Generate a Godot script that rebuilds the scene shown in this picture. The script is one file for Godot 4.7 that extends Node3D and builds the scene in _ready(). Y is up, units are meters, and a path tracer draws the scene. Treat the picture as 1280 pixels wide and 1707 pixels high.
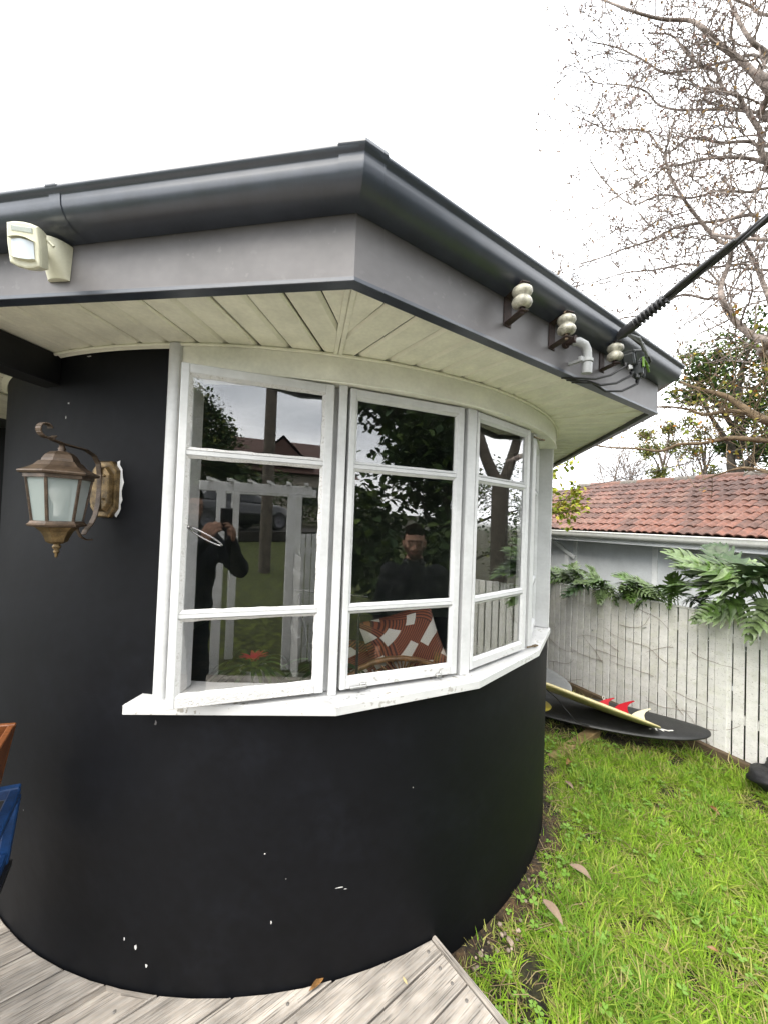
extends Node3D
# A curved black bay of a house with a white window, eave, lawn, fence and the yard around it.

const CX := -0.577
const CZ := -3.049
const R := 1.742
const SOFFIT := 2.175

var rng := RandomNumberGenerator.new()
var M := {}
var origins := {}
var used := {}

# ---------------------------------------------------------------- mesh builder
class MB:
	var v := PackedVector3Array()
	var n := PackedVector3Array()
	var uv := PackedVector2Array()
	var c := PackedColorArray()
	var idx := PackedInt32Array()
	var col := Color.WHITE
	var uo := Vector2.ZERO

	func add(p: Vector3, nn: Vector3, u := Vector2.ZERO) -> int:
		v.append(p); n.append(nn); uv.append(u + uo); c.append(col)
		return v.size() - 1

	func tri(a: int, b: int, d: int) -> void:   # counter-clockwise seen from outside
		idx.append(a); idx.append(d); idx.append(b)

	func face(pts: Array, away = null, ux := Vector3.ZERO) -> void:   # flat convex polygon
		var nn := Vector3.ZERO
		for i in range(1, pts.size() - 1):
			nn += (pts[i] - pts[0]).cross(pts[i + 1] - pts[0])
		if nn.length() < 1e-12:
			return
		nn = nn.normalized()
		var flip := false
		if away != null:
			var mid := Vector3.ZERO
			for p in pts:
				mid += p
			mid /= pts.size()
			flip = nn.dot(mid - away) < 0.0
		if flip:
			nn = -nn
		var tx := ux if ux != Vector3.ZERO else (Vector3.UP.cross(nn) if absf(nn.y) < 0.9 else Vector3.RIGHT)
		tx = (tx - nn * tx.dot(nn))
		tx = tx.normalized() if tx.length() > 1e-6 else nn.cross(Vector3(0.3, 0.5, 0.8)).normalized()
		var ty := nn.cross(tx)
		var s := v.size()
		for p in pts:
			add(p, nn, Vector2(p.dot(tx), p.dot(ty)))
		for i in range(1, pts.size() - 1):
			if flip:
				tri(s, s + i + 1, s + i)
			else:
				tri(s, s + i, s + i + 1)

	func box(xf: Transform3D, size: Vector3, bev := 0.0) -> void:
		var h := size * 0.5
		bev = minf(bev, minf(h.x, minf(h.y, h.z)) * 0.9)
		var o := xf.origin
		var long_ax := xf.basis.x if size.x >= size.y and size.x >= size.z else (xf.basis.y if size.y >= size.z else xf.basis.z)
		var P := func(s: Array, ax: int) -> Vector3:
			var q := Vector3.ZERO
			for k in 3:
				q[k] = s[k] * (h[k] if k == ax else h[k] - bev)
			return xf * q
		for ax in 3:
			var b1 := (ax + 1) % 3
			var b2 := (ax + 2) % 3
			for sg in [-1.0, 1.0]:
				var pts := []
				for q in [[-1.0, -1.0], [1.0, -1.0], [1.0, 1.0], [-1.0, 1.0]]:
					var s := [0.0, 0.0, 0.0]
					s[ax] = sg; s[b1] = q[0]; s[b2] = q[1]
					pts.append(P.call(s, ax))
				face(pts, o, long_ax)
		if bev <= 0.0:
			return
		for ax in 3:
			var b1 := (ax + 1) % 3
			var b2 := (ax + 2) % 3
			for s1 in [-1.0, 1.0]:
				for s2 in [-1.0, 1.0]:
					var sa := [0.0, 0.0, 0.0]
					sa[b1] = s1; sa[b2] = s2
					var lo := sa.duplicate(); lo[ax] = -1.0
					var hi := sa.duplicate(); hi[ax] = 1.0
					face([P.call(lo, b1), P.call(hi, b1), P.call(hi, b2), P.call(lo, b2)], o, long_ax)
		for sx in [-1.0, 1.0]:
			for sy in [-1.0, 1.0]:
				for sz in [-1.0, 1.0]:
					var s := [sx, sy, sz]
					face([P.call(s, 0), P.call(s, 1), P.call(s, 2)], o)

	func beam(a: Vector3, b: Vector3, w: float, h: float, bev := 0.0, up := Vector3.UP) -> void:
		var z := (b - a).normalized()
		var x := up.cross(z)
		x = x.normalized() if x.length() > 1e-4 else Vector3.RIGHT
		var y := z.cross(x)
		box(Transform3D(Basis(x, y, z), (a + b) * 0.5), Vector3(w, h, a.distance_to(b)), bev)

	func tube(pts: Array, radii, sides := 6, caps := true) -> void:
		var np := pts.size()
		var t0: Vector3 = (pts[1] - pts[0]).normalized()
		var ref := Vector3.UP if absf(t0.y) < 0.9 else Vector3.RIGHT
		var x := ref.cross(t0).normalized()
		var s := v.size()
		var along := 0.0
		for i in np:
			var t: Vector3
			if i == 0: t = t0
			elif i == np - 1: t = (pts[i] - pts[i - 1]).normalized()
			else: t = (pts[i + 1] - pts[i - 1]).normalized()
			x = (x - t * x.dot(t))
			x = x.normalized() if x.length() > 1e-5 else t.cross(Vector3(0.31, 0.77, 0.55)).normalized()
			var y := t.cross(x)
			var r: float = radii if (radii is float or radii is int) else radii[i]
			if i > 0:
				along += pts[i].distance_to(pts[i - 1])
			for k in sides + 1:
				var a := TAU * k / sides
				var d := x * cos(a) + y * sin(a)
				add(pts[i] + d * r, d, Vector2(along, float(k) / sides * TAU * r))
		var w := sides + 1
		for i in np - 1:
			for k in sides:
				var p := s + i * w + k
				tri(p, p + 1, p + w)
				tri(p + 1, p + w + 1, p + w)
		if caps:
			for e in [0, np - 1]:
				var ring := []
				for k in sides:
					ring.append(v[s + e * w + k])
				face(ring, pts[1] if e == 0 else pts[np - 2])

	func lathe(profile: Array, xf: Transform3D, seg := 16, flat := false, a0 := 0.0) -> void:
		# profile: Vector2(radius, height) from the bottom up, outside on the right
		var np := profile.size()
		if flat:
			for i in np - 1:
				for k in seg:
					var q := []
					for e in [[i, k], [i, k + 1], [i + 1, k + 1], [i + 1, k]]:
						var a: float = a0 + TAU * e[1] / seg
						var pr: Vector2 = profile[e[0]]
						q.append(xf * Vector3(cos(a) * pr.x, pr.y, -sin(a) * pr.x))
					if profile[i].x < 1e-5: q.remove_at(1)
					elif profile[i + 1].x < 1e-5: q.remove_at(3)
					face(q)
			return
		var s := v.size()
		for i in np:
			var t: Vector2 = (profile[mini(i + 1, np - 1)] - profile[maxi(i - 1, 0)])
			var nn := Vector2(t.y, -t.x).normalized()
			for k in seg + 1:
				var a := a0 + TAU * k / seg
				add(xf * Vector3(cos(a) * profile[i].x, profile[i].y, -sin(a) * profile[i].x), (xf.basis * Vector3(cos(a) * nn.x, nn.y, -sin(a) * nn.x)).normalized(), Vector2(a * 0.1, profile[i].y))
		var w := seg + 1
		for i in np - 1:
			for k in seg:
				var p := s + i * w + k
				tri(p, p + 1, p + w)
				tri(p + 1, p + w + 1, p + w)

	func sheet(nu: int, nv: int, f: Callable, flip := false) -> void:   # smooth surface of f(u, v)
		var g := []
		for i in nu + 1:
			for j in nv + 1:
				g.append(f.call(float(i) / nu, float(j) / nv))
		var s := v.size()
		var w := nv + 1
		for i in nu + 1:
			for j in nv + 1:
				var du: Vector3 = g[mini(i + 1, nu) * w + j] - g[maxi(i - 1, 0) * w + j]
				var dv: Vector3 = g[i * w + mini(j + 1, nv)] - g[i * w + maxi(j - 1, 0)]
				var nn := du.cross(dv).normalized()
				add(g[i * w + j], -nn if flip else nn, Vector2(float(i) / nu, float(j) / nv))
		for i in nu:
			for j in nv:
				var p := s + i * w + j
				if flip:
					tri(p, p + 1, p + w); tri(p + 1, p + w + 1, p + w)
				else:
					tri(p, p + w, p + 1); tri(p + 1, p + w, p + w + 1)

	func slab(poly: PackedVector2Array, y0: float, y1: float, bt := 0.0, bb := 0.0, along := Vector2.RIGHT) -> void:
		# a level plate over the outline poly (x, z), its top edges chamfered by bt and its bottom edges by bb
		if Geometry2D.is_polygon_clockwise(poly):
			poly.reverse()
		var m := poly.size()
		var inset := func(d: float) -> PackedVector2Array:
			var o := PackedVector2Array()
			for i in m:
				var a := (poly[i] - poly[(i + m - 1) % m]).normalized()
				var b := (poly[(i + 1) % m] - poly[i]).normalized()
				var na := Vector2(-a.y, a.x)
				var nb := Vector2(-b.y, b.x)
				var k := (na + nb)
				var l := maxf(0.35, 1.0 + na.dot(nb))
				o.append(poly[i] + k / l * d)
			return o
		var pt: PackedVector2Array = inset.call(bt) if bt > 0.0 else poly
		var pb: PackedVector2Array = inset.call(bb) if bb > 0.0 else poly
		var ux := Vector3(along.x, 0, along.y)
		var uy := Vector3(-along.y, 0, along.x)
		for e in [[pt, y1, 1.0], [pb, y0, -1.0]]:
			var t := Geometry2D.triangulate_polygon(e[0])
			var s := v.size()
			for q in e[0]:
				var p := Vector3(q.x, e[1], q.y)
				add(p, Vector3(0, e[2], 0), Vector2(p.dot(ux), p.dot(uy)))
			for k in range(0, t.size(), 3):
				var a := v[s + t[k]]; var b := v[s + t[k + 1]]; var d := v[s + t[k + 2]]
				if (b - a).cross(d - a).y * e[2] > 0.0: tri(s + t[k], s + t[k + 1], s + t[k + 2])
				else: tri(s + t[k], s + t[k + 2], s + t[k + 1])
		for i in m:
			var j := (i + 1) % m
			var rows := [[pb, y0]]
			if bb > 0.0: rows.append([poly, y0 + bb])
			if bt > 0.0: rows.append([poly, y1 - bt])
			rows.append([pt, y1])
			var mid := poly[i].lerp(poly[j], 0.5)
			var nn := (poly[j] - poly[i]).orthogonal().normalized()
			var inner := mid + Vector2(-(poly[j] - poly[i]).y, (poly[j] - poly[i]).x).normalized() * 0.01
			for k in rows.size() - 1:
				var A: PackedVector2Array = rows[k][0]
				var B: PackedVector2Array = rows[k + 1][0]
				face([Vector3(A[i].x, rows[k][1], A[i].y), Vector3(A[j].x, rows[k][1], A[j].y), Vector3(B[j].x, rows[k + 1][1], B[j].y), Vector3(B[i].x, rows[k + 1][1], B[i].y)], Vector3(inner.x, (y0 + y1) * 0.5, inner.y), ux)

	func sweep(profile: Array, path: Array, out_sign := 1.0) -> void:
		# profile: Vector2(outward, height); path: level Vector3 line whose outside is on the right of its run times out_sign; mitred
		var rings := []
		for i in path.size():
			var d0: Vector3 = (path[i] - path[i - 1]).normalized() if i > 0 else Vector3.ZERO
			var d1: Vector3 = (path[i + 1] - path[i]).normalized() if i < path.size() - 1 else Vector3.ZERO
			if i == 0: d0 = d1
			if i == path.size() - 1: d1 = d0
			var n0 := Vector3(-d0.z, 0, d0.x) * out_sign
			var n1 := Vector3(-d1.z, 0, d1.x) * out_sign
			var k := (n0 + n1) / (1.0 + n0.dot(n1))
			var ring := []
			for p in profile:
				ring.append(path[i] + k * p.x + Vector3(0, p.y, 0))
			rings.append(ring)
		for i in path.size() - 1:
			var s := v.size()
			var m := profile.size()
			for e in 2:
				for j in m:
					var a: Vector3 = rings[i][mini(j + 1, m - 1)] - rings[i][maxi(j - 1, 0)]
					var nn := (rings[i + 1][j] - rings[i][j]).cross(a).normalized() as Vector3
					add(rings[i + e][j], nn, Vector2(j * 0.02, e))
			for j in m - 1:
				tri(s + j, s + m + j, s + j + 1)
				tri(s + j + 1, s + m + j, s + m + j + 1)

	func mesh(mat: Material, shift := Vector3.ZERO) -> ArrayMesh:
		var vv := v
		if shift != Vector3.ZERO:
			vv = Transform3D(Basis(), -shift) * v
		var arr := []
		arr.resize(Mesh.ARRAY_MAX)
		arr[Mesh.ARRAY_VERTEX] = vv
		arr[Mesh.ARRAY_NORMAL] = n
		arr[Mesh.ARRAY_TEX_UV] = uv
		arr[Mesh.ARRAY_COLOR] = c
		arr[Mesh.ARRAY_INDEX] = idx
		var am := ArrayMesh.new()
		am.add_surface_from_arrays(Mesh.PRIMITIVE_TRIANGLES, arr)
		am.surface_set_material(0, mat)
		return am

# ---------------------------------------------------------------- naming helpers
func thing(called: String, label: String, category: String, at := Vector3.ZERO, group := "") -> Node3D:
	var o := Node3D.new()
	o.name = numbered(called)
	add_child(o, true)
	o.position = at
	origins[o] = at
	tag(o, label, category, group)
	return o

func numbered(called: String) -> String:
	var k: int = used.get(called, 0)
	used[called] = k + 1
	return called if k == 0 else "%s_%03d" % [called, k]

func tag(o: Node, label := "", category := "", group := "", kind := "") -> Node:
	if label: o.set_meta("label", label)
	if category: o.set_meta("category", category)
	if group: o.set_meta("group", group)
	if kind: o.set_meta("kind", kind)
	return o

# a part: geometry given in world axes, moved to the parent's origin (world = false keeps it local)
func obj(called: String, mb: MB, mat: Material, parent: Node3D = null, world := true, kind := "") -> MeshInstance3D:
	var o := MeshInstance3D.new()
	var par: Node3D = parent if parent else self
	var k := 0
	var nm := called
	while par.has_node(NodePath(nm)):
		k += 1
		nm = "%s_%03d" % [called, k]
	o.name = nm
	var org: Vector3 = origins.get(par, Vector3.ZERO)
	o.mesh = mb.mesh(mat, org if world else Vector3.ZERO)
	par.add_child(o, true)
	origins[o] = org if world else Vector3.ZERO
	if kind: o.set_meta("kind", kind)
	return o

func many(called: String, mesh: Mesh, xfs: Array, cols: Array, parent: Node3D = null) -> MultiMeshInstance3D:
	var mm := MultiMesh.new()
	mm.transform_format = MultiMesh.TRANSFORM_3D
	mm.use_colors = cols.size() > 0
	mm.mesh = mesh
	mm.instance_count = xfs.size()
	var org: Vector3 = origins.get(parent, Vector3.ZERO) if parent else Vector3.ZERO
	for i in xfs.size():
		var x: Transform3D = xfs[i]
		x.origin -= org
		mm.set_instance_transform(i, x)
		if cols.size():
			mm.set_instance_color(i, cols[i])
	var o := MultiMeshInstance3D.new()
	o.name = called
	o.multimesh = mm
	(parent if parent else self).add_child(o, true)
	o.set_meta("kind", "stuff")
	return o

func lin(r: float, g: float, b: float, a := 1.0) -> Color:
	var k := Color(r, g, b).linear_to_srgb()
	k.a = a
	return k

func cyl(deg: float, r: float, y: float) -> Vector3:
	var p := deg_to_rad(deg)
	return Vector3(CX + r * sin(p), y, CZ + r * cos(p))

func rr(a: float, b: float) -> float:
	return rng.randf_range(a, b)

func fbasis(deg: float) -> Basis:   # frame whose z looks out of the bay at that angle, x to the right along the wall
	var p := deg_to_rad(deg)
	return Basis(Vector3(cos(p), 0, -sin(p)), Vector3.UP, Vector3(sin(p), 0, cos(p)))

# ---------------------------------------------------------------- materials
var noise_a: PackedByteArray
var noise_b: PackedByteArray
var noise_c: PackedByteArray
var noise_s: PackedByteArray
var noise_g: PackedByteArray
const TS := 512

func seamless(kind: int, freq: float, oct: int, w := TS, h := TS) -> Image:
	var f := FastNoiseLite.new()
	f.seed = 7 + kind * 13 + oct
	f.noise_type = [FastNoiseLite.TYPE_SIMPLEX_SMOOTH, FastNoiseLite.TYPE_CELLULAR, FastNoiseLite.TYPE_VALUE_CUBIC][kind]
	f.frequency = freq
	f.fractal_type = FastNoiseLite.FRACTAL_FBM if oct > 1 else FastNoiseLite.FRACTAL_NONE
	f.fractal_octaves = oct
	return f.get_seamless_image(w, h)

func bytes_of(im: Image) -> PackedByteArray:
	im.convert(Image.FORMAT_L8)
	return im.get_data()

func tex(f: Callable) -> ImageTexture:   # f(index) -> Color in sRGB
	var d := PackedByteArray()
	d.resize(TS * TS * 3)
	for i in TS * TS:
		var k: Color = f.call(i)
		d[i * 3] = clampi(int(k.r * 255.0), 0, 255)
		d[i * 3 + 1] = clampi(int(k.g * 255.0), 0, 255)
		d[i * 3 + 2] = clampi(int(k.b * 255.0), 0, 255)
	return ImageTexture.create_from_image(Image.create_from_data(TS, TS, false, Image.FORMAT_RGB8, d))

func mat(called: String, k: Color, rough := 0.7, t: Texture2D = null, scale := 1.0, bump: Texture2D = null, bump_cm := 0.0, spec := 0.5) -> StandardMaterial3D:
	var m := StandardMaterial3D.new()
	m.resource_name = called
	m.albedo_color = k
	m.roughness = rough
	m.metallic_specular = spec
	if t:
		m.albedo_texture = t
	if bump:
		m.heightmap_enabled = true
		m.heightmap_texture = bump
		m.heightmap_scale = bump_cm
	if t or bump:
		m.uv1_triplanar = true
		m.uv1_world_triplanar = true
		m.uv1_scale = Vector3.ONE * scale
	M[called] = m
	return m

func grey(d: PackedByteArray) -> ImageTexture:
	return ImageTexture.create_from_image(Image.create_from_data(TS, TS, false, Image.FORMAT_L8, d))

func materials() -> void:
	noise_a = bytes_of(seamless(0, 0.008, 5))
	noise_b = bytes_of(seamless(0, 0.06, 3))
	noise_c = bytes_of(seamless(1, 0.03, 1))
	var st := seamless(0, 0.03, 4, 64, TS)
	st.resize(TS, TS, Image.INTERPOLATE_CUBIC)
	noise_s = bytes_of(st)
	var st2 := seamless(0, 0.14, 3, 32, TS)
	st2.resize(TS, TS, Image.INTERPOLATE_CUBIC)
	noise_g = bytes_of(st2)
	var bump_a := grey(noise_a)
	var bump_b := grey(noise_b)
	var na := noise_a; var nb := noise_b; var nc := noise_c; var ns := noise_s; var ng := noise_g
	# even paint with faint blotches and a few flecks
	var paint := tex(func(i: int): var q := 0.93 + 0.10 * (na[i] / 255.0 - 0.5) + 0.05 * (nb[i] / 255.0 - 0.5); return Color(q, q, q * 0.995))
	var worn := tex(func(i: int):
		var q := 0.94 + 0.12 * (na[i] / 255.0 - 0.5)
		var chip := nb[i] / 255.0 + 0.5 * (na[i] / 255.0 - 0.5)
		return Color(q, q, q) if chip < 0.83 else Color(0.72, 0.70, 0.66))
	var black := tex(func(i: int): var q := 0.80 + 0.34 * (na[i] / 255.0 - 0.5) + 0.22 * (nb[i] / 255.0 - 0.5); return Color(q, q, q))
	var worn_black := tex(func(i: int):
		var patch := clampf((na[(i + 51234) % (TS * TS)] / 255.0 - 0.52) * 2.6, 0.0, 1.0) * (0.45 + 0.55 * nb[i] / 255.0)
		var q := 0.52 + 0.14 * (nb[i] / 255.0 - 0.5) + 0.10 * (na[i] / 255.0 - 0.5) + 0.17 * patch
		return Color(q, q, q))
	var wood := tex(func(i: int):
		var gr := ng[i] / 255.0
		var q := 0.84 + 0.16 * (ns[i] / 255.0 - 0.5) + 0.34 * (na[i] / 255.0 - 0.5) - 1.1 * clampf(0.37 - gr, 0.0, 1.0) + 0.10 * (gr - 0.5)
		var k := na[(i * 7 + 4321) % (TS * TS)] / 255.0
		return Color(q, q * (0.965 + 0.03 * k), q * (0.92 + 0.06 * k)))
	var grime := tex(func(i: int):
		var q := 0.90 + 0.20 * (na[i] / 255.0 - 0.5) + 0.08 * (nb[i] / 255.0 - 0.5)
		var fleck := nb[(i + 33333) % (TS * TS)] / 255.0 + 0.3 * (na[(i + 7777) % (TS * TS)] / 255.0 - 0.5)
		return Color(q, q, q) if fleck < 0.90 else Color(q * 1.25, q * 1.22, q * 1.18))
	var stain := tex(func(i: int):
		var q := 0.93 + 0.10 * (na[i] / 255.0 - 0.5) + 0.04 * (nb[i] / 255.0 - 0.5)
		var g := clampf((na[(i + 90000) % (TS * TS)] / 255.0 - 0.60) * 1.4, 0.0, 0.14)
		var k := Color(q, q * (0.99), q * (0.965)).lerp(Color(0.70, 0.72, 0.55), g)
		var speck := nb[i] / 255.0 - 0.32 * (nc[i] / 255.0)
		return k if speck < 0.66 else k.lerp(Color(0.55, 0.54, 0.52), 0.5))
	var soil := tex(func(i: int): var q := 0.55 + 0.7 * (na[i] / 255.0 - 0.5) + 0.6 * (nb[i] / 255.0 - 0.5); return Color(q, q * 0.9, q * 0.75))
	var clay := tex(func(i: int):
		var q := 0.82 + 0.5 * (na[i] / 255.0 - 0.5) + 0.3 * (nb[i] / 255.0 - 0.5)
		var li := clampf((nb[(i + 70000) % (TS * TS)] / 255.0 - 0.62) * 3.0, 0.0, 0.6)
		return Color(q, q, q).lerp(Color(0.62, 0.66, 0.58), li))
	var bark := tex(func(i: int): var q := 0.75 + 0.6 * (na[i] / 255.0 - 0.5) + 0.35 * (nb[i] / 255.0 - 0.5); return Color(q, q, q * 0.96))

	mat("black_render", lin(0.0100, 0.0116, 0.0168), 0.60, worn_black, 0.62, bump_a, 0.30, 0.27)
	mat("black_paint", lin(0.006, 0.0068, 0.009), 0.55, black, 1.3, bump_b, 0.03)
	mat("white_paint", lin(0.60, 0.605, 0.61), 0.42, paint, 1.4, bump_b, 0.03)
	mat("sill_paint", lin(0.57, 0.57, 0.565), 0.45, worn, 1.1, bump_b, 0.05)
	mat("flaking_paint", lin(0.58, 0.575, 0.565), 0.6, worn, 3.1, bump_b, 0.25)
	mat("cream_paint", lin(0.84, 0.825, 0.69), 0.5, paint, 1.7, bump_b, 0.03)
	mat("header_paint", lin(0.86, 0.85, 0.76), 0.5, paint, 1.7, bump_b, 0.03)
	mat("fascia_paint", lin(0.118, 0.111, 0.113), 0.5, grime, 0.8, bump_b, 0.02)
	mat("gutter_paint", lin(0.036, 0.044, 0.062), 0.32, grime, 2.3, bump_a, 0.03, 0.6)
	mat("roof_metal", lin(0.06, 0.065, 0.07), 0.45, black, 1.0)
	mat("bare_metal", lin(0.42, 0.42, 0.41), 0.35, paint, 5.0).metallic = 0.8
	mat("rusty_iron", lin(0.055, 0.030, 0.028), 0.75, bark, 9.0, bump_b, 0.06)
	mat("porcelain", lin(0.62, 0.595, 0.53), 0.35, bark, 11.0, bump_b, 0.04)
	mat("conduit_grey", lin(0.33, 0.34, 0.345), 0.45, paint, 4.0)
	mat("cable_black", lin(0.012, 0.012, 0.013), 0.45)
	mat("cable_grey", lin(0.13, 0.135, 0.14), 0.5)
	mat("connector_black", lin(0.016, 0.021, 0.022), 0.5, black, 6.0)
	mat("tape_green", lin(0.12, 0.24, 0.02), 0.5)
	mat("sensor_plastic", lin(0.66, 0.645, 0.50), 0.38, paint, 4.0)
	mat("sensor_lens", lin(0.55, 0.60, 0.66), 0.22)
	mat("bronze", lin(0.125, 0.085, 0.062), 0.42, bark, 6.0, bump_b, 0.03).metallic = 0.45
	mat("brass", lin(0.23, 0.155, 0.075), 0.38, bark, 7.0, bump_b, 0.03).metallic = 0.6
	mat("deck_wood", lin(0.405, 0.38, 0.355), 0.75, wood)
	M.deck_wood.uv1_triplanar = false
	M.deck_wood.uv1_scale = Vector3(1.1, 2.6, 1)
	M.deck_wood.heightmap_enabled = true
	M.deck_wood.heightmap_texture = grey(ng)
	M.deck_wood.heightmap_scale = 0.12
	mat("nail", lin(0.12, 0.11, 0.10), 0.5)
	mat("soil", lin(0.11, 0.085, 0.055), 0.95, soil, 1.3, bump_b, 1.2)
	mat("turf_base", lin(0.085, 0.10, 0.03), 0.95, soil, 0.9, bump_b, 1.0)
	mat("verge_green", lin(0.17, 0.27, 0.035), 0.95, soil, 1.6, bump_b, 1.5)
	mat("arbor_white", lin(0.86, 0.86, 0.84), 0.5, paint, 1.4)
	mat("fence_paint", lin(0.86, 0.87, 0.89), 0.6, stain, 2.2, bump_b, 0.05)
	for e in [["fence_paint_aged", lin(0.83, 0.835, 0.84)], ["fence_paint_dull", lin(0.79, 0.80, 0.80)]]:
		mat(e[0], e[1], 0.65, stain, 1.7, bump_b, 0.06)
	mat("old_timber", lin(0.16, 0.115, 0.07), 0.8, wood, 1.5, bump_a, 0.3)
	mat("new_timber", lin(0.34, 0.25, 0.12), 0.75, wood, 1.5, bump_a, 0.15)
	mat("tile_clay", lin(0.200, 0.083, 0.056), 0.75, clay, 2.4, bump_b, 0.15)
	mat("tile_old", lin(0.130, 0.064, 0.048), 0.8, clay, 2.1, bump_b, 0.2)
	mat("tile_pale", lin(0.22, 0.112, 0.082), 0.8, clay, 2.7, bump_b, 0.2)
	mat("mortar", lin(0.20, 0.175, 0.15), 0.9, clay, 3.0, bump_b, 0.4)
	mat("grey_wall", lin(0.70, 0.73, 0.755), 0.7, paint, 0.8)
	mat("grey_trim", lin(0.84, 0.86, 0.87), 0.6, paint, 1.5)
	mat("old_gutter", lin(0.66, 0.68, 0.68), 0.55, stain, 3.4)
	mat("bark_grey", lin(0.36, 0.295, 0.28), 0.85, bark, 2.5, bump_b, 0.8)
	mat("bark_tan", lin(0.21, 0.145, 0.085), 0.85, bark, 2.5, bump_b, 0.8)
	mat("bark_dark", lin(0.09, 0.075, 0.06), 0.9, bark, 2.0, bump_b, 1.0)
	mat("dead_vine", lin(0.24, 0.19, 0.155), 0.85)
	mat("dry_grass", lin(0.42, 0.34, 0.17), 0.8)
	mat("dead_leaf", lin(0.23, 0.165, 0.115), 0.75)
	mat("foam_black", lin(0.028, 0.029, 0.031), 0.42, black, 3.0, bump_b, 0.1)
	mat("board_cream", lin(0.70, 0.60, 0.32), 0.22, paint, 2.0)
	mat("board_yellow", lin(0.66, 0.55, 0.10), 0.3)
	mat("fin_red", lin(0.40, 0.004, 0.014), 0.5, null, 1.0, null, 0.0, 0.3)
	mat("fin_cream", lin(0.58, 0.53, 0.36), 0.35)
	mat("print_white", lin(0.72, 0.70, 0.66), 0.4)
	mat("bag_black", lin(0.016, 0.016, 0.019), 0.6, black, 3.0, bump_a, 0.6)
	mat("brown_wood", lin(0.24, 0.085, 0.030), 0.35, wood, 3.0)
	mat("blue_plastic", lin(0.022, 0.085, 0.26), 0.35, black, 3.0)
	mat("room_wall", lin(0.23, 0.25, 0.185), 0.8, paint, 0.6)
	mat("room_floor", lin(0.06, 0.042, 0.028), 0.6, wood, 0.8)
	mat("rattan", lin(0.34, 0.17, 0.06), 0.4, bark, 5.0)
	mat("stand_black", lin(0.015, 0.015, 0.016), 0.4)
	mat("bromeliad_red", lin(0.45, 0.02, 0.04), 0.4)
	mat("pot_white", lin(0.6, 0.6, 0.58), 0.4)
	mat("car_paint", lin(0.008, 0.009, 0.011), 0.12, null, 1.0, null, 0.0, 0.6)
	mat("car_glass", lin(0.01, 0.012, 0.014), 0.05)
	mat("tyre", lin(0.015, 0.015, 0.015), 0.85)
	mat("chrome", lin(0.5, 0.5, 0.5), 0.2).metallic = 0.9
	mat("wheel_alloy", lin(0.10, 0.10, 0.11), 0.5).metallic = 0.6
	mat("pole_wood", lin(0.17, 0.14, 0.115), 0.85, bark, 1.5, bump_b, 0.6)
	mat("far_wall", lin(0.45, 0.40, 0.33), 0.8, paint, 0.5)
	mat("asphalt", lin(0.05, 0.05, 0.052), 0.9, soil, 1.0)
	mat("gravel_stone", lin(0.34, 0.29, 0.25), 0.85)
	M.gravel_stone.vertex_color_use_as_albedo = true
	mat("skin", Color.WHITE, 0.75, null, 1.0, null, 0.0, 0.22)
	M.skin.vertex_color_use_as_albedo = true
	mat("hair", lin(0.012, 0.008, 0.006), 1.0, bark, 9.0, null, 0.0, 0.05)
	var leafy := mat("leafy", Color.WHITE, 0.6, null, 1.0, null, 0.0, 0.3)
	leafy.vertex_color_use_as_albedo = true
	leafy.backlight_enabled = true
	leafy.backlight = Color(0.55, 0.55, 0.55)
	leafy.cull_mode = BaseMaterial3D.CULL_DISABLED
	var blade := mat("blade", Color.WHITE, 0.62, null, 1.0, null, 0.0, 0.25)
	blade.vertex_color_use_as_albedo = true
	blade.backlight_enabled = true
	blade.backlight = Color(0.7, 0.7, 0.7)
	blade.cull_mode = BaseMaterial3D.CULL_DISABLED
	for e in [["philo_green", lin(0.11, 0.20, 0.045)], ["philo_pale", lin(0.18, 0.26, 0.11)], ["philo_dark", lin(0.045, 0.09, 0.028)]]:
		var p := mat(e[0], e[1], 0.38, bark, 3.0, null, 0.0, 0.42)
		p.backlight_enabled = true
		p.backlight = Color(0.25, 0.25, 0.25)
		p.cull_mode = BaseMaterial3D.CULL_DISABLED
	var glass := StandardMaterial3D.new()
	glass.resource_name = "window_glass"
	glass.transparency = BaseMaterial3D.TRANSPARENCY_ALPHA
	glass.albedo_color = Color(0.5, 0.55, 0.53, 0.002)
	glass.roughness = 0.0
	M.glass = glass
	var frosted := StandardMaterial3D.new()
	frosted.resource_name = "frosted_glass"
	frosted.transparency = BaseMaterial3D.TRANSPARENCY_ALPHA
	frosted.albedo_color = Color(0.60, 0.64, 0.63, 0.56)
	frosted.roughness = 0.2
	M.frosted = frosted
	mat("bulb_white", lin(0.8, 0.8, 0.76), 0.3)

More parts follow.
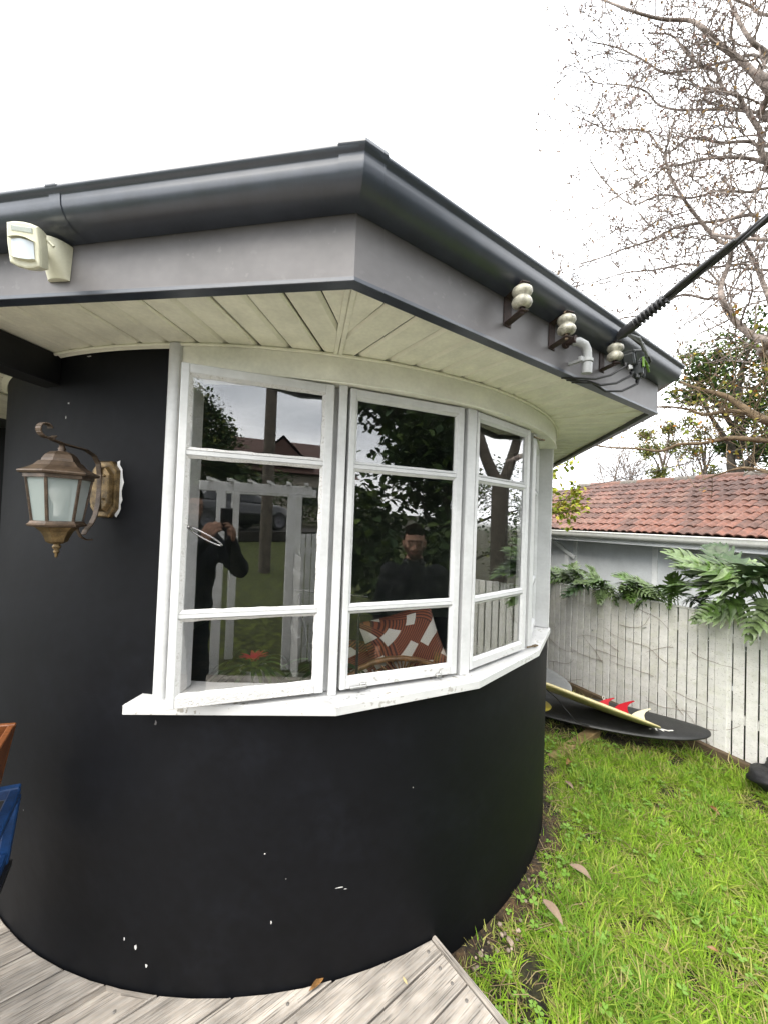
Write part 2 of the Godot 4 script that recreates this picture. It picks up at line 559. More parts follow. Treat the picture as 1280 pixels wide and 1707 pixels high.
# ---------------------------------------------------------------- scene
func _ready() -> void:
	rng.seed = 20
	var cam := Camera3D.new()
	cam.name = "camera"
	cam.fov = 106.27
	cam.near = 0.04
	cam.far = 400.0
	cam.transform = Transform3D(Basis(Vector3.RIGHT, deg_to_rad(1.2)) * Basis(Vector3.BACK, deg_to_rad(2.1)), Vector3(0, 1.6, 0))
	cam.current = true
	add_child(cam, true)
	var env := Environment.new()
	env.background_mode = Environment.BG_SKY
	var sky := Sky.new()
	var pano := PanoramaSkyMaterial.new()
	pano.panorama = overcast()
	sky.sky_material = pano
	env.sky = sky
	env.background_energy_multiplier = 1.12
	env.tonemap_mode = Environment.TONE_MAPPER_LINEAR
	env.tonemap_exposure = 3.9
	env.sdfgi_enabled = true
	env.ssao_enabled = true
	env.ssil_enabled = true
	var we := WorldEnvironment.new()
	we.name = "environment"
	we.environment = env
	add_child(we, true)
	var sun := DirectionalLight3D.new()
	sun.name = "sun"
	sun.light_energy = 0.42
	sun.light_angular_distance = 50.0
	sun.light_color = Color(1.0, 0.97, 0.92)
	sun.shadow_enabled = true
	add_child(sun, true)
	sun.look_at_from_position(Vector3(-0.8, 1.8, 1.0), Vector3.ZERO)

	materials()
	terrain()
	deck()
	house()
	neighbour()
	fence()
	lamp_and_sensor()
	service_line()
	boards()
	plants()
	bare_tree()
	far_trees()
	room()
	yard_behind()
	people()
	lawn()

func overcast() -> ImageTexture:
	var f := FastNoiseLite.new()
	f.seed = 5
	f.frequency = 1.0
	f.fractal_type = FastNoiseLite.FRACTAL_FBM
	f.fractal_octaves = 5
	var w := 512
	var h := 256
	var im := Image.create_empty(w, h, false, Image.FORMAT_RGBF)
	for y in h:
		var up := PI * (0.5 - (y + 0.5) / h)
		for x in w:
			var a := TAU * (x + 0.5) / w
			var d := Vector3(sin(a) * cos(up), sin(up), cos(a) * cos(up))
			var q := f.get_noise_3d(d.x * 1.5, d.y * 4.5 + 3.0, d.z * 1.5)
			var l := 0.98 + 0.55 * q
			var k := clampf(0.5 - q, 0.0, 1.0)
			if up > -0.02:
				im.set_pixel(x, y, Color(l * (1.0 - 0.09 * k), l * (1.0 - 0.04 * k), l * (1.0 + 0.02 * k)))
			else:
				im.set_pixel(x, y, Color(0.20, 0.21, 0.17))
	return ImageTexture.create_from_image(im)

func ground_y(x: float, z: float) -> float:
	var y := -0.14 - 0.10 * smoothstep(0.6, 2.6, x) - 0.02 * smoothstep(-1.5, -4.0, z)
	y += 0.150 * maxf(0.0, z - 2.2)
	y = minf(y, 1.0 + 0.03 * maxf(0.0, z - 9.5))
	var s := (x - 2.81) * 0.894 - (z + 3.2) * 0.447          # metres beyond the fence
	y -= 0.45 * smoothstep(0.1, 1.5, s) * smoothstep(4.0, 0.0, z)
	return y

func terrain() -> void:
	var xs := []
	var g := func(lo: float, hi: float, c0: float, c1: float) -> Array:
		var o := []
		var t := lo
		while t < hi:
			o.append(t)
			t += 0.12 if (t > c0 and t < c1) else (0.8 if absf(t) < 14.0 else 12.0)
		o.append(hi)
		return o
	xs = g.call(-140.0, 140.0, -0.5, 4.0)
	var zs: Array = g.call(-140.0, 140.0, -5.0, 2.0)
	var m := MB.new()
	var nz := FastNoiseLite.new()
	nz.seed = 3
	nz.frequency = 0.9
	m.sheet(zs.size() - 1, xs.size() - 1, func(u: float, v: float):
		var x: float = xs[roundi(v * (xs.size() - 1))]
		var z: float = zs[roundi(u * (zs.size() - 1))]
		return Vector3(x, ground_y(x, z) + 0.02 * nz.get_noise_2d(x * 2.0, z * 2.0), z))
	tag(obj("ground", m, M.turf_base), "", "", "", "structure")
	# worn earth along the wall and under the boards, a thin uneven sheet on the turf
	var e := MB.new()
	e.sheet(40, 6, func(u: float, v: float):
		var deg := 26.0 + u * 64.0
		var rad := R + 0.002 + v * (0.10 + 0.05 * sin(u * 23.0) + 0.06 * sin(u * 51.0))
		var p := cyl(deg, rad, 0)
		p.y = ground_y(p.x, p.z) + 0.016 * (1.0 - v * v) + 0.012
		return p)
	tag(obj("bare_earth", e, M.soil), "", "", "", "structure")
	var vg := MB.new()
	vg.sheet(30, 40, func(u: float, v: float):
		var x := lerpf(-14.0, 16.0, v)
		var z := lerpf(1.35, 8.9, u)
		return Vector3(x, ground_y(x, z) + 0.03 + 0.02 * nz.get_noise_2d(x * 3.0, z * 3.0), z))
	tag(obj("grass_verge", vg, M.verge_green), "", "", "", "structure")
	var r := MB.new()
	r.box(Transform3D(Basis(), Vector3(3.0, 0.955, 11.6)), Vector3(60, 0.3, 5.2))
	tag(obj("road", r, M.asphalt), "", "", "", "structure")

# ---------------------------------------------------------------- deck
func deck() -> void:
	var o := Node3D.new()
	o.name = "deck"
	add_child(o, true)
	tag(o, "", "", "", "structure")
	var e := Vector2(0.617, 0.787)                 # along the open edge
	var p := Vector2(-0.787, 0.617)                # along the planks, away from the edge
	var c0 := Vector2(0.252, -1.53)
	var ring := PackedVector2Array()
	for k in 90:
		var q := cyl(k * 4.0, R + 0.004, 0)
		ring.append(Vector2(q.x, q.z))
	var seams := [-2.42, -2.28, -2.14, -2.003, -1.865, -1.727, -1.591, -1.453, -1.302, -1.145, -0.981, -0.863]
	while seams[-1] < 1.25:
		seams.append(seams[-1] + 0.138)
	var nails := MB.new()
	for i in seams.size() - 1:
		var a: float = seams[i] + 0.003
		var b: float = seams[i + 1] - 0.003
		var q0: float = c0.dot(p) + 0.024
		var strip := PackedVector2Array([e * a + p * q0, e * b + p * q0, e * b + p * (q0 + 4.4), e * a + p * (q0 + 4.4)])
		for part in Geometry2D.clip_polygons(strip, ring):
			if part.size() < 3:
				continue
			var mid := Vector2.ZERO
			for w in part:
				mid += w / part.size()
			if mid.y < -2.2:
				continue
			var m := MB.new()
			m.uo = Vector2(rr(0, 7), rr(0, 7))
			var drop := rr(-0.0015, 0.0015)
			m.slab(part, -0.024 + drop, drop, 0.003, 0.0, p)
			obj("plank", m, M.deck_wood, o)
		for jx in [q0 + 0.045, q0 + 0.52, q0 + 0.97, q0 + 1.42]:
			for side in [a + 0.028, b - 0.028]:
				var w: Vector2 = e * side + p * (jx + rr(-0.006, 0.006))
				if Vector2(w.x - CX, w.y - CZ).length() > R + 0.03:
					nails.lathe([Vector2(0.0056, 0.0), Vector2(0.0056, 0.0022), Vector2(0.003, 0.0030), Vector2(0.0, 0.0032)], Transform3D(Basis(), Vector3(w.x, 0.0, w.y)), 8)
	obj("nail_heads", nails, M.nail, o, true, "stuff")
	var t := MB.new()
	var s0: float = c0.dot(e)
	var ed := PackedVector2Array([e * s0 + p * c0.dot(p), e * 1.25 + p * c0.dot(p), e * 1.25 + p * (c0.dot(p) + 0.021), e * (s0 + 0.012) + p * (c0.dot(p) + 0.021)])
	t.slab(ed, -0.125, 0.002, 0.003, 0.0, e)
	obj("edge_board", t, M.deck_wood, o)
	for k in 5:
		var j := MB.new()
		var w: Vector2 = p * (c0.dot(p) + 0.06 + k * 0.47)
		var j0 := w + e * -0.6
		var j1 := w + e * 1.2
		j.beam(Vector3(j0.x, -0.085, j0.y), Vector3(j1.x, -0.085, j1.y), 0.045, 0.11)
		obj("joist", j, M.old_timber, o)

# ---------------------------------------------------------------- house
var F := [Vector3(-2.466, 0, -1.227), Vector3(-0.0897, 0, -0.884), Vector3(1.287, 0, -1.825), Vector3(1.93, 0, -5.7)]

func arc_block(m: MB, d0: float, d1: float, ri: float, ro: float, y0: float, y1: float, bev := 0.0, steps := 0) -> void:
	var k := steps if steps > 0 else maxi(2, int((d1 - d0) / 1.5))
	var at := func(u: float, r: float, y: float) -> Vector3: return cyl(lerpf(d0, d1, u), r, y)
	m.sheet(k, 1, func(u: float, v: float): return at.call(u, ro, lerpf(y1 - bev, y0 + bev, v)), true)
	m.sheet(k, 1, func(u: float, v: float): return at.call(u, ri, lerpf(y1, y0, v)))
	m.sheet(k, 1, func(u: float, v: float): return at.call(u, lerpf(ri, ro - bev, v), y1), true)
	m.sheet(k, 1, func(u: float, v: float): return at.call(u, lerpf(ri, ro - bev, v), y0))
	if bev > 0.0:
		m.sheet(k, 1, func(u: float, v: float): return at.call(u, lerpf(ro - bev, ro, v), lerpf(y1, y1 - bev, v)), true)
		m.sheet(k, 1, func(u: float, v: float): return at.call(u, lerpf(ro - bev, ro, v), lerpf(y0, y0 + bev, v)))
	for d in [d0, d1]:
		m.face([cyl(d, ri, y0), cyl(d, ro - bev, y0), cyl(d, ro, y0 + bev), cyl(d, ro, y1 - bev), cyl(d, ro - bev, y1), cyl(d, ri, y1)], cyl((d0 + d1) * 0.5, (ri + ro) * 0.5, (y0 + y1) * 0.5))

func house() -> void:
	var h := thing("house", "black rendered house with a curved bay, white window and wide eave", "house", Vector3(CX, 0, CZ))
	# walls: the curved bay pierced by the window, then straight walls to left and back
	var w := MB.new()
	arc_block(w, -96, 101, R - 0.11, R, -0.45, 0.955)
	arc_block(w, -96, -5.0, R - 0.11, R, 0.955, 2.36)
	arc_block(w, 68.2, 101, R - 0.11, R, 0.955, 2.36)
	arc_block(w, -5.0, 68.2, R - 0.11, R, 2.10, 2.36)
	obj("wall", w, M.black_render, h)
	var w2 := MB.new()
	w2.box(Transform3D(Basis(), Vector3(-4.3, 0.95, -2.93)), Vector3(4.0, 2.8, 0.11))
	w2.box(Transform3D(Basis(), Vector3(1.10, 0.95, -6.4)), Vector3(0.11, 2.8, 6.2))
	w2.box(Transform3D(Basis(), Vector3(-2.6, 0.95, -9.5)), Vector3(7.5, 2.8, 0.11))
	w2.box(Transform3D(Basis(), Vector3(-6.3, 0.95, -6.2)), Vector3(0.11, 2.8, 6.6))
	obj("side_wall", w2, M.black_render, h)
	# chips and scrapes in the black paint, thin flakes of bare white render
	for q in [[110, 1.937, -20.6, 0.004, 0.011], [0, 0.14, -6.6, 0.007, 0.016], [0, 0.085, -5.2, 0.012, 0.012], [0, 0.16, -8.0, 0.004, 0.012], [0, 0.46, 7.2, 0.004, 0.004], [0, 0.31, 15.8, 0.030, 0.004], [0, 0.30, 16.4, 0.012, 0.004], [0, 0.23, 8.2, 0.005, 0.010], [0, 0.37, 9.6, 0.003, 0.003], [0, 0.885, -5.5, 0.010, 0.016], [0, 0.60, 24.5, 0.003, 0.006], [0, 0.46, -25.0, 0.003, 0.004], [0, 1.99, -20.2, 0.010, 0.008], [0, 2.155, -17.0, 0.020, 0.004]]:
		var f := MB.new()
		var pts := []
		var bs := fbasis(q[2])
		for k in 7:
			var a := TAU * k / 7.0
			pts.append(cyl(q[2], R + 0.0012, q[1]) + bs.x * cos(a) * q[3] * rr(0.25, 0.75) + Vector3.UP * sin(a) * q[4] * rr(0.25, 0.75))
		f.face(pts, cyl(q[2], R - 0.1, q[1]))
		obj("paint_chip", f, M.fascia_paint if q[1] > 0.87 and q[1] < 0.9 else M.flaking_paint, h)
	# bare plaster showing beside the lamp plate
	var bp := MB.new()
	var pl := []
	for k in 14:
		var t := k / 13.0
		pl.append(Vector2(-0.012, lerpf(0.095, -0.095, t)))
	var pr := []
	for k in 14:
		var t := 1.0 - k / 13.0
		pr.append(Vector2(0.017 + rr(-0.006, 0.004) - 0.02 * pow(absf(t * 2.0 - 1.0), 3.0), lerpf(0.100, -0.100, t)))
	var bb := fbasis(-11.6)
	var bc := cyl(-11.6, R, 1.675)
	for k in 13:
		var qa: Vector2 = pl[k]; var qb: Vector2 = pl[k + 1]; var qc: Vector2 = pr[12 - k]; var qd: Vector2 = pr[13 - k]
		var arr := []
		for z in [qa, qb, qc, qd]:
			arr.append(bc + bb.x * z.x + Vector3.UP * z.y + bb.z * 0.0016)
		bp.face(arr, bc - bb.z)
	obj("bare_plaster", bp, M.white_paint, h)

	eave(h)
	window(h)

func eave(h: Node3D) -> void:
	var path := []
	for f in F:
		path.append(f)
	# fascia board with its lower edge
	var fa := MB.new()
	fa.sweep([Vector2(-0.024, 2.325), Vector2(-0.024, 2.155), Vector2(-0.024, 2.155), Vector2(-0.001, 2.155), Vector2(-0.001, 2.155), Vector2(0.0, 2.156), Vector2(0.0, 2.156), Vector2(0.0, 2.34), Vector2(0.0, 2.34)], path, 1.0)
	obj("fascia", fa, M.fascia_paint, h)
	var fe := MB.new()
	fe.sweep([Vector2(-0.030, 2.172), Vector2(-0.030, 2.1535), Vector2(-0.030, 2.1535), Vector2(0.0015, 2.1535), Vector2(0.0015, 2.1535), Vector2(0.003, 2.155), Vector2(0.003, 2.155), Vector2(0.003, 2.164), Vector2(0.003, 2.164), Vector2(-0.001, 2.166)], path, 1.0)
	obj("fascia_edge", fe, M.gutter_paint, h)
	# gutter
	var prof := [Vector2(0.0010, 2.3150), Vector2(0.0010, 2.3150), Vector2(0.0300, 2.3157), Vector2(0.0500, 2.3194), Vector2(0.0660, 2.3281), Vector2(0.0760, 2.3397), Vector2(0.0810, 2.3513), Vector2(0.0825, 2.3629), Vector2(0.0830, 2.3716), Vector2(0.0845, 2.3760), Vector2(0.0900, 2.3796), Vector2(0.0945, 2.3847), Vector2(0.0950, 2.3905), Vector2(0.0910, 2.3955), Vector2(0.0840, 2.3970), Vector2(0.0790, 2.3941), Vector2(0.0790, 2.3731), Vector2(0.0730, 2.3440), Vector2(0.0500, 2.3237), Vector2(0.0060, 2.3194), Vector2(0.0040, 2.3876)]
	var gp := [F[0] - Vector3.UP * 0.085, F[1], F[2] - Vector3.UP * 0.022, F[3] - Vector3.UP * 0.09]
	var gu := MB.new()
	gu.sweep(prof, gp, 1.0)
	var g := obj("gutter", gu, M.gutter_paint, h)
	# joint covers: two straps at the corner and one strap at the left, each a little proud
	var grow := func(k: float) -> Array:
		var o := []
		for q in prof.slice(0, 14):
			o.append(Vector2(q.x + k, q.y + (k if q.y > 2.372 else -k * 0.7)))
		return o
	var d1: Vector3 = (F[0] - F[1]).normalized()
	var d2: Vector3 = (F[2] - F[1]).normalized()
	var cap := MB.new()
	cap.sweep(grow.call(0.0022), [F[1] + d1 * 0.022 - Vector3.UP * 0.0008, F[1], F[1] + d2 * 0.022 - Vector3.UP * 0.0003], 1.0)
	obj("corner_joint", cap, M.gutter_paint, g)
	var lip := MB.new()
	var lp := [Vector2(0.080, 2.3982), Vector2(0.0955, 2.3982), Vector2(0.0955, 2.3982), Vector2(0.0975, 2.394), Vector2(0.0975, 2.388)]
	lip.sweep(lp, [F[1] + d1 * 0.019, F[1], F[1] + d2 * 0.021], 1.0)
	obj("corner_clip", lip, M.gutter_paint, g)
	var st := MB.new()
	st.sweep(grow.call(0.0018), [F[1] + d1 * 0.735 - Vector3.UP * 0.026, F[1] + d1 * 0.705 - Vector3.UP * 0.025], 1.0)
	obj("strap", st, M.gutter_paint, g)
	# end of the back gutter as seen past the corner is the same sweep; roof sheet above
	var ro := MB.new()
	var apex := Vector3(-2.4, 3.35, -6.2)
	for i in 3:
		ro.face([F[i] + Vector3(0, 2.375, 0), F[i + 1] + Vector3(0, 2.375, 0), apex], Vector3(-1, 0, -4))
	ro.face([F[3] + Vector3(0, 2.375, 0), Vector3(1.9, 2.385, -10), apex], Vector3(-1, 0, -4))
	ro.face([Vector3(1.9, 2.385, -10), Vector3(-7, 2.385, -10), apex], Vector3(-1, 0, -4))
	ro.face([Vector3(-7, 2.385, -10), Vector3(-7, 2.385, -1.227), apex], Vector3(-1, 0, -4))
	ro.face([Vector3(-7, 2.385, -1.227), F[0] + Vector3(0, 2.375, 0), apex], Vector3(-1, 0, -4))
	obj("roof", ro, M.roof_metal, h)
	# soffit boards in three runs, each square to its fascia, cut to the curve of the wall
	var ring := PackedVector2Array()
	for k in 120:
		var q := cyl(k * 3.0, R - 0.02, 0)
		ring.append(Vector2(q.x, q.z))
	var ins := -0.026
	var mitre := [Vector2(-3.6, -4.6), Vector2(-0.40, -2.4), Vector2(0.25, -2.35), Vector2(0.4, -5.4)]
	var boards := 0
	for i in 3:
		var a := Vector2(F[i].x, F[i].z)
		var b := Vector2(F[i + 1].x, F[i + 1].z)
		var d := (b - a).normalized()
		var inw := Vector2(d.y, -d.x)
		if inw.dot(Vector2(CX, CZ) - a) < 0.0:
			inw = -inw
		var sec := PackedVector2Array([a + inw * 0.024, b + inw * 0.024])
		if i == 0: sec.append_array([mitre[1], mitre[0]])
		elif i == 1: sec.append_array([mitre[2], mitre[1]])
		else: sec.append_array([mitre[3], mitre[2]])
		var L := a.distance_to(b)
		var t := -1.6 if i == 2 else -0.6
		var pitch := 0.102 if i == 0 else 0.1055
		var off := 0.053 if i == 0 else 0.031
		var k := int(t / pitch)
		while k * pitch + off < L + 1.6:
			var s0 := k * pitch + off + 0.0028
			var s1 := (k + 1) * pitch + off - 0.0028
			k += 1
			var strip := PackedVector2Array([a + d * s0 - inw * 0.3, a + d * s1 - inw * 0.3, a + d * s1 + inw * 3.0, a + d * s0 + inw * 3.0])
			for piece in Geometry2D.intersect_polygons(strip, sec):
				for cut in Geometry2D.clip_polygons(piece, ring):
					if cut.size() < 3 or Geometry2D.is_polygon_clockwise(cut):
						continue
					var far := true
					for q in cut:
						if q.distance_to(Vector2(CX, CZ)) > R - 0.03 and q.y > -3.6 and q.x > -2.6:
							far = false
					if far:
						continue
					var m := MB.new()
					m.uo = Vector2(rr(0, 5), rr(0, 5))
					var dy := rr(-0.0007, 0.0007)
					m.slab(cut, SOFFIT + dy, SOFFIT + 0.012, 0.0, 0.0095 if k % 2 == 0 or i > 0 else 0.006, inw)
					obj("soffit_board", m, M.cream_paint, h)
					boards += 1
	var lid := MB.new()
	var lp2 := PackedVector2Array()
	for f in F:
		lp2.append(Vector2(f.x, f.z))
	lp2.append_array([Vector2(1.9, -9.6), Vector2(-6.4, -9.6), Vector2(-6.4, -1.3)])
	var inner := Geometry2D.offset_polygon(lp2, -0.03)[0]
	lid.slab(inner, SOFFIT + 0.014, SOFFIT + 0.03)
	obj("ceiling", lid, M.roof_metal, h)
	# cover strips over the two mitres
	for e in [[F[1], cyl(13.0, R, 0), 0.014], [F[2], cyl(55.2, R, 0), 0.004]]:
		var p0: Vector3 = e[0]
		var p1: Vector3 = e[1]
		var dd := (p1 - p0).normalized()
		var side := Vector3(-dd.z, 0, dd.x)
		for sgn in [-1.0, 1.0]:
			if e[2] < 0.01 and sgn > 0.0:
				continue
			var m := MB.new()
			var o2: Vector3 = side * sgn * (e[2] * 0.5 + 0.0016)
			m.beam(p0 + dd * 0.03 + o2 + Vector3.UP * (SOFFIT - 0.0025), p1 + o2 + Vector3.UP * (SOFFIT - 0.0025), e[2], 0.005, 0.001)
			obj("mitre_strip", m, M.cream_paint, h)
	# thin round bead where the soffit meets the wall
	var bd := MB.new()
	var bp := []
	for k in 60:
		bp.append(cyl(lerpf(-34.0, 80.0, k / 59.0), R + 0.024, SOFFIT - 0.006))
	bd.tube(bp, 0.006, 8)
	obj("bead", bd, M.cream_paint, h)
	var bd2 := MB.new()
	bd2.sheet(90, 1, func(u: float, v: float): return cyl(lerpf(-50.0, 80.0, u), R + 0.003 + 0.02 * v, SOFFIT - 0.001 - 0.010 * (1.0 - v)), true)
	obj("bead_backing", bd2, M.cream_paint, h)
	# dark porch beam running out from the wall to the eave
	var bm := MB.new()
	var b0 := Vector3(-1.28, 2.118, -1.47)
	var bdir := Vector3(-0.143, 0, 0.99)
	bm.beam(b0, b0 + bdir * 0.47, 0.10, 0.112, 0.003)
	obj("porch_beam", bm, M.black_paint, h)

func window(h: Node3D) -> void:
	var wn := Node3D.new()
	wn.name = "window"
	h.add_child(wn, true)
	origins[wn] = origins[h]
	# sill with straight runs between its corners
	var sl := MB.new()
	var po := PackedVector2Array()
	var out := [[-7.4, 1.822], [14.1, 1.822], [32.9, 1.803], [51.2, 1.770], [67.0, 1.757]]
	for q in out:
		var p := cyl(q[0], q[1], 0)
		po.append(Vector2(p.x, p.z))
	for k in 12:
		var p := cyl(lerpf(67.0, -7.4, k / 11.0), R - 0.125, 0)
		po.append(Vector2(p.x, p.z))
	sl.slab(po, 0.946, 0.980, 0.004, 0.002)
	obj("sill", sl, M.sill_paint, wn)
	# curved header board under the soffit, its underside showing above the sashes
	var hd := MB.new()
	arc_block(hd, -4.4, 67.0, R - 0.09, R + 0.018, 2.074, SOFFIT - 0.002, 0.003, 60)
	obj("header", hd, M.header_paint, wn)
	var hb := MB.new()
	var bp := []
	for k in 50:
		bp.append(cyl(lerpf(-4.0, 66.5, k / 49.0), R + 0.018, 2.0775))
	hb.tube(bp, 0.0045, 8)
	obj("header_bead", hb, M.header_paint, wn)
	# casings: left one rounded, right one deep
	var ca := MB.new()
	var cb := fbasis(-4.75)
	var pc := cyl(-4.75, R - 0.002, 0)
	var ln := []
	for k in 9:
		var a := PI * k / 8.0
		ln.append([cos(a) * -0.0215, sin(a) * 0.012])
	ca.sheet(8, 1, func(u: float, v: float):
		var e: Array = ln[roundi(u * 8.0)]
		return pc + cb.x * e[0] + cb.z * (0.026 + e[1]) + Vector3.UP * lerpf(0.979, SOFFIT - 0.004, v))
	for e in [[-0.0215], [0.0215]]:
		ca.face([pc + cb.x * e[0] + Vector3.UP * 0.979 + cb.z * 0.026, pc + cb.x * e[0] + Vector3.UP * (SOFFIT - 0.004) + cb.z * 0.026, pc + cb.x * e[0] + Vector3.UP * (SOFFIT - 0.004) - cb.z * 0.05, pc + cb.x * e[0] + Vector3.UP * 0.979 - cb.z * 0.05], pc + Vector3.UP * 1.5)
	obj("casing", ca, M.white_paint, wn)
	var cr := MB.new()
	var rb := fbasis(66.6)
	cr.box(Transform3D(rb, cyl(66.6, R - 0.046, (0.979 + SOFFIT) * 0.5)), Vector3(0.034, SOFFIT - 0.983, 0.104), 0.004)
	obj("casing", cr, M.white_paint, wn)
	# posts between the sashes
	for q in [[13.9, 0.030, R - 0.030], [32.35, 0.050, R - 0.040], [51.3, 0.052, R - 0.058]]:
		var m := MB.new()
		m.box(Transform3D(fbasis(q[0]), cyl(q[0], q[2], (0.979 + 2.075) * 0.5)), Vector3(q[1], 2.075 - 0.981, 0.072), 0.003)
		obj("post", m, M.white_paint, wn)
	var jb := MB.new()
	jb.box(Transform3D(fbasis(13.3), cyl(13.3, R - 0.058, 1.527)), Vector3(0.055, 1.09, 0.05), 0.002)
	obj("post", jb, M.white_paint, wn)
	var ln2 := MB.new()
	ln2.box(Transform3D(fbasis(-3.4), cyl(-3.4, R - 0.05, 1.527)), Vector3(0.012, 1.09, 0.07), 0.002)
	obj("post", ln2, M.white_paint, wn)
	# four sashes: hinge point, heading in degrees, start, width, rails
	var hinge := cyl(14.1, 1.735, 0)
	var a0 := deg_to_rad(19.5)
	sash(wn, hinge - Vector3(cos(a0), 0, -sin(a0)) * 0.522, 19.5, 0.482, [0.024, 0.030], "open")
	sash(wn, cyl(14.1, 1.735, 0) + dirv(23.25) * 0.0185, 23.25, 0.484, [0.021, 0.028], "")
	sash(wn, cyl(32.4, 1.735, 0) + dirv(41.55) * 0.024 - outv(41.55) * 0.004, 41.55, 0.444, [0.017, 0.030], "")
	sash(wn, cyl(50.7, 1.712, 0) + dirv(65.5) * 0.036, 65.5, 0.42, [0.024, 0.03], "")
	# fittings: two friction stays by the far corner, catches on the sill rail, the ring handle inside the open sash
	for e in [[Vector3(0.748, 2.052, -1.948), Vector3(0.815, 2.050, -2.01)], [Vector3(0.735, 0.992, -1.928), Vector3(0.790, 0.990, -1.965)]]:
		var m := MB.new()
		m.beam(e[0], e[1], 0.008, 0.006, 0.001)
		m.beam(e[1] - Vector3(0.012, 0, -0.008), e[1] + Vector3(0.012, 0.001, -0.008), 0.018, 0.007, 0.001)
		obj("stay", m, M.brass, wn)
	for e in [[23.25, 14.1, 0.085, 0.062, 0.010], [23.25, 14.1, 0.415, 0.024, 0.014]]:
		var m := MB.new()
		var b := Basis(dirv(e[0]), Vector3.UP, outv(e[0]))
		m.box(Transform3D(b, cyl(e[1], 1.735, 1.003) + dirv(e[0]) * e[2] + outv(e[0]) * 0.021), Vector3(e[3], e[4], 0.012), 0.003)
		m.box(Transform3D(b, cyl(e[1], 1.735, 1.010) + dirv(e[0]) * (e[2] + e[3] * 0.3) + outv(e[0]) * 0.019), Vector3(e[3] * 0.35, e[4], 0.012), 0.003)
		obj("catch", m, M.bare_metal, wn)
	var hk := MB.new()
	var b1 := Basis(dirv(19.5), Vector3.UP, outv(19.5))
	var hc: Vector3 = hinge - dirv(19.5) * 0.50 - outv(19.5) * 0.045 + Vector3.UP * 1.545
	var loop := []
	for k in 25:
		var a := TAU * k / 24.0
		loop.append(hc + b1 * Vector3(0.062 + 0.052 * cos(a), -0.020 - 0.028 * cos(a) + 0.010 * sin(a), 0.008 * sin(a)))
	hk.tube(loop, 0.003, 6, false)
	hk.tube([hc + b1 * Vector3(-0.02, 0.02, 0.02), hc + b1 * Vector3(-0.005, 0.014, 0.0), hc + b1 * Vector3(0.012, 0.008, 0.0)], 0.005, 6)
	obj("handle", hk, M.chrome, wn)
	# paint curling off below the hinge
	var pf := MB.new()
	for k in 26:
		var q := cyl(rr(13.2, 19.5), R + rr(-0.005, 0.055), 0.9806 + 0.0006 * k / 26.0)
		var s := rr(0.002, 0.007)
		var pts := []
		for j in 6:
			var a := TAU * j / 6.0
			pts.append(q + Vector3(cos(a) * s * rr(0.5, 1.2), 0, sin(a) * s * rr(0.4, 0.9)))
		pf.face(pts, q - Vector3.UP)
	obj("bare_patches", pf, M.conduit_grey, wn, true, "stuff")
	var cu := MB.new()
	var cq := hinge + outv(19.5) * 0.03 + Vector3.UP * 0.990 - dirv(19.5) * 0.05
	cu.sheet(8, 4, func(u: float, v: float): return cq + dirv(-35.0) * u * 0.085 + Vector3(0, 0.012 * sin(u * 5.0) * (1.0 - u) - 0.008 * u + 0.006 * v, 0.016 * v + 0.006 * sin(u * 9.0)))
	obj("curled_paint", cu, M.flaking_paint, wn)

func dirv(deg: float) -> Vector3:
	return Vector3(cos(deg_to_rad(deg)), 0, -sin(deg_to_rad(deg)))

func outv(deg: float) -> Vector3:
	return Vector3(sin(deg_to_rad(deg)), 0, cos(deg_to_rad(deg)))

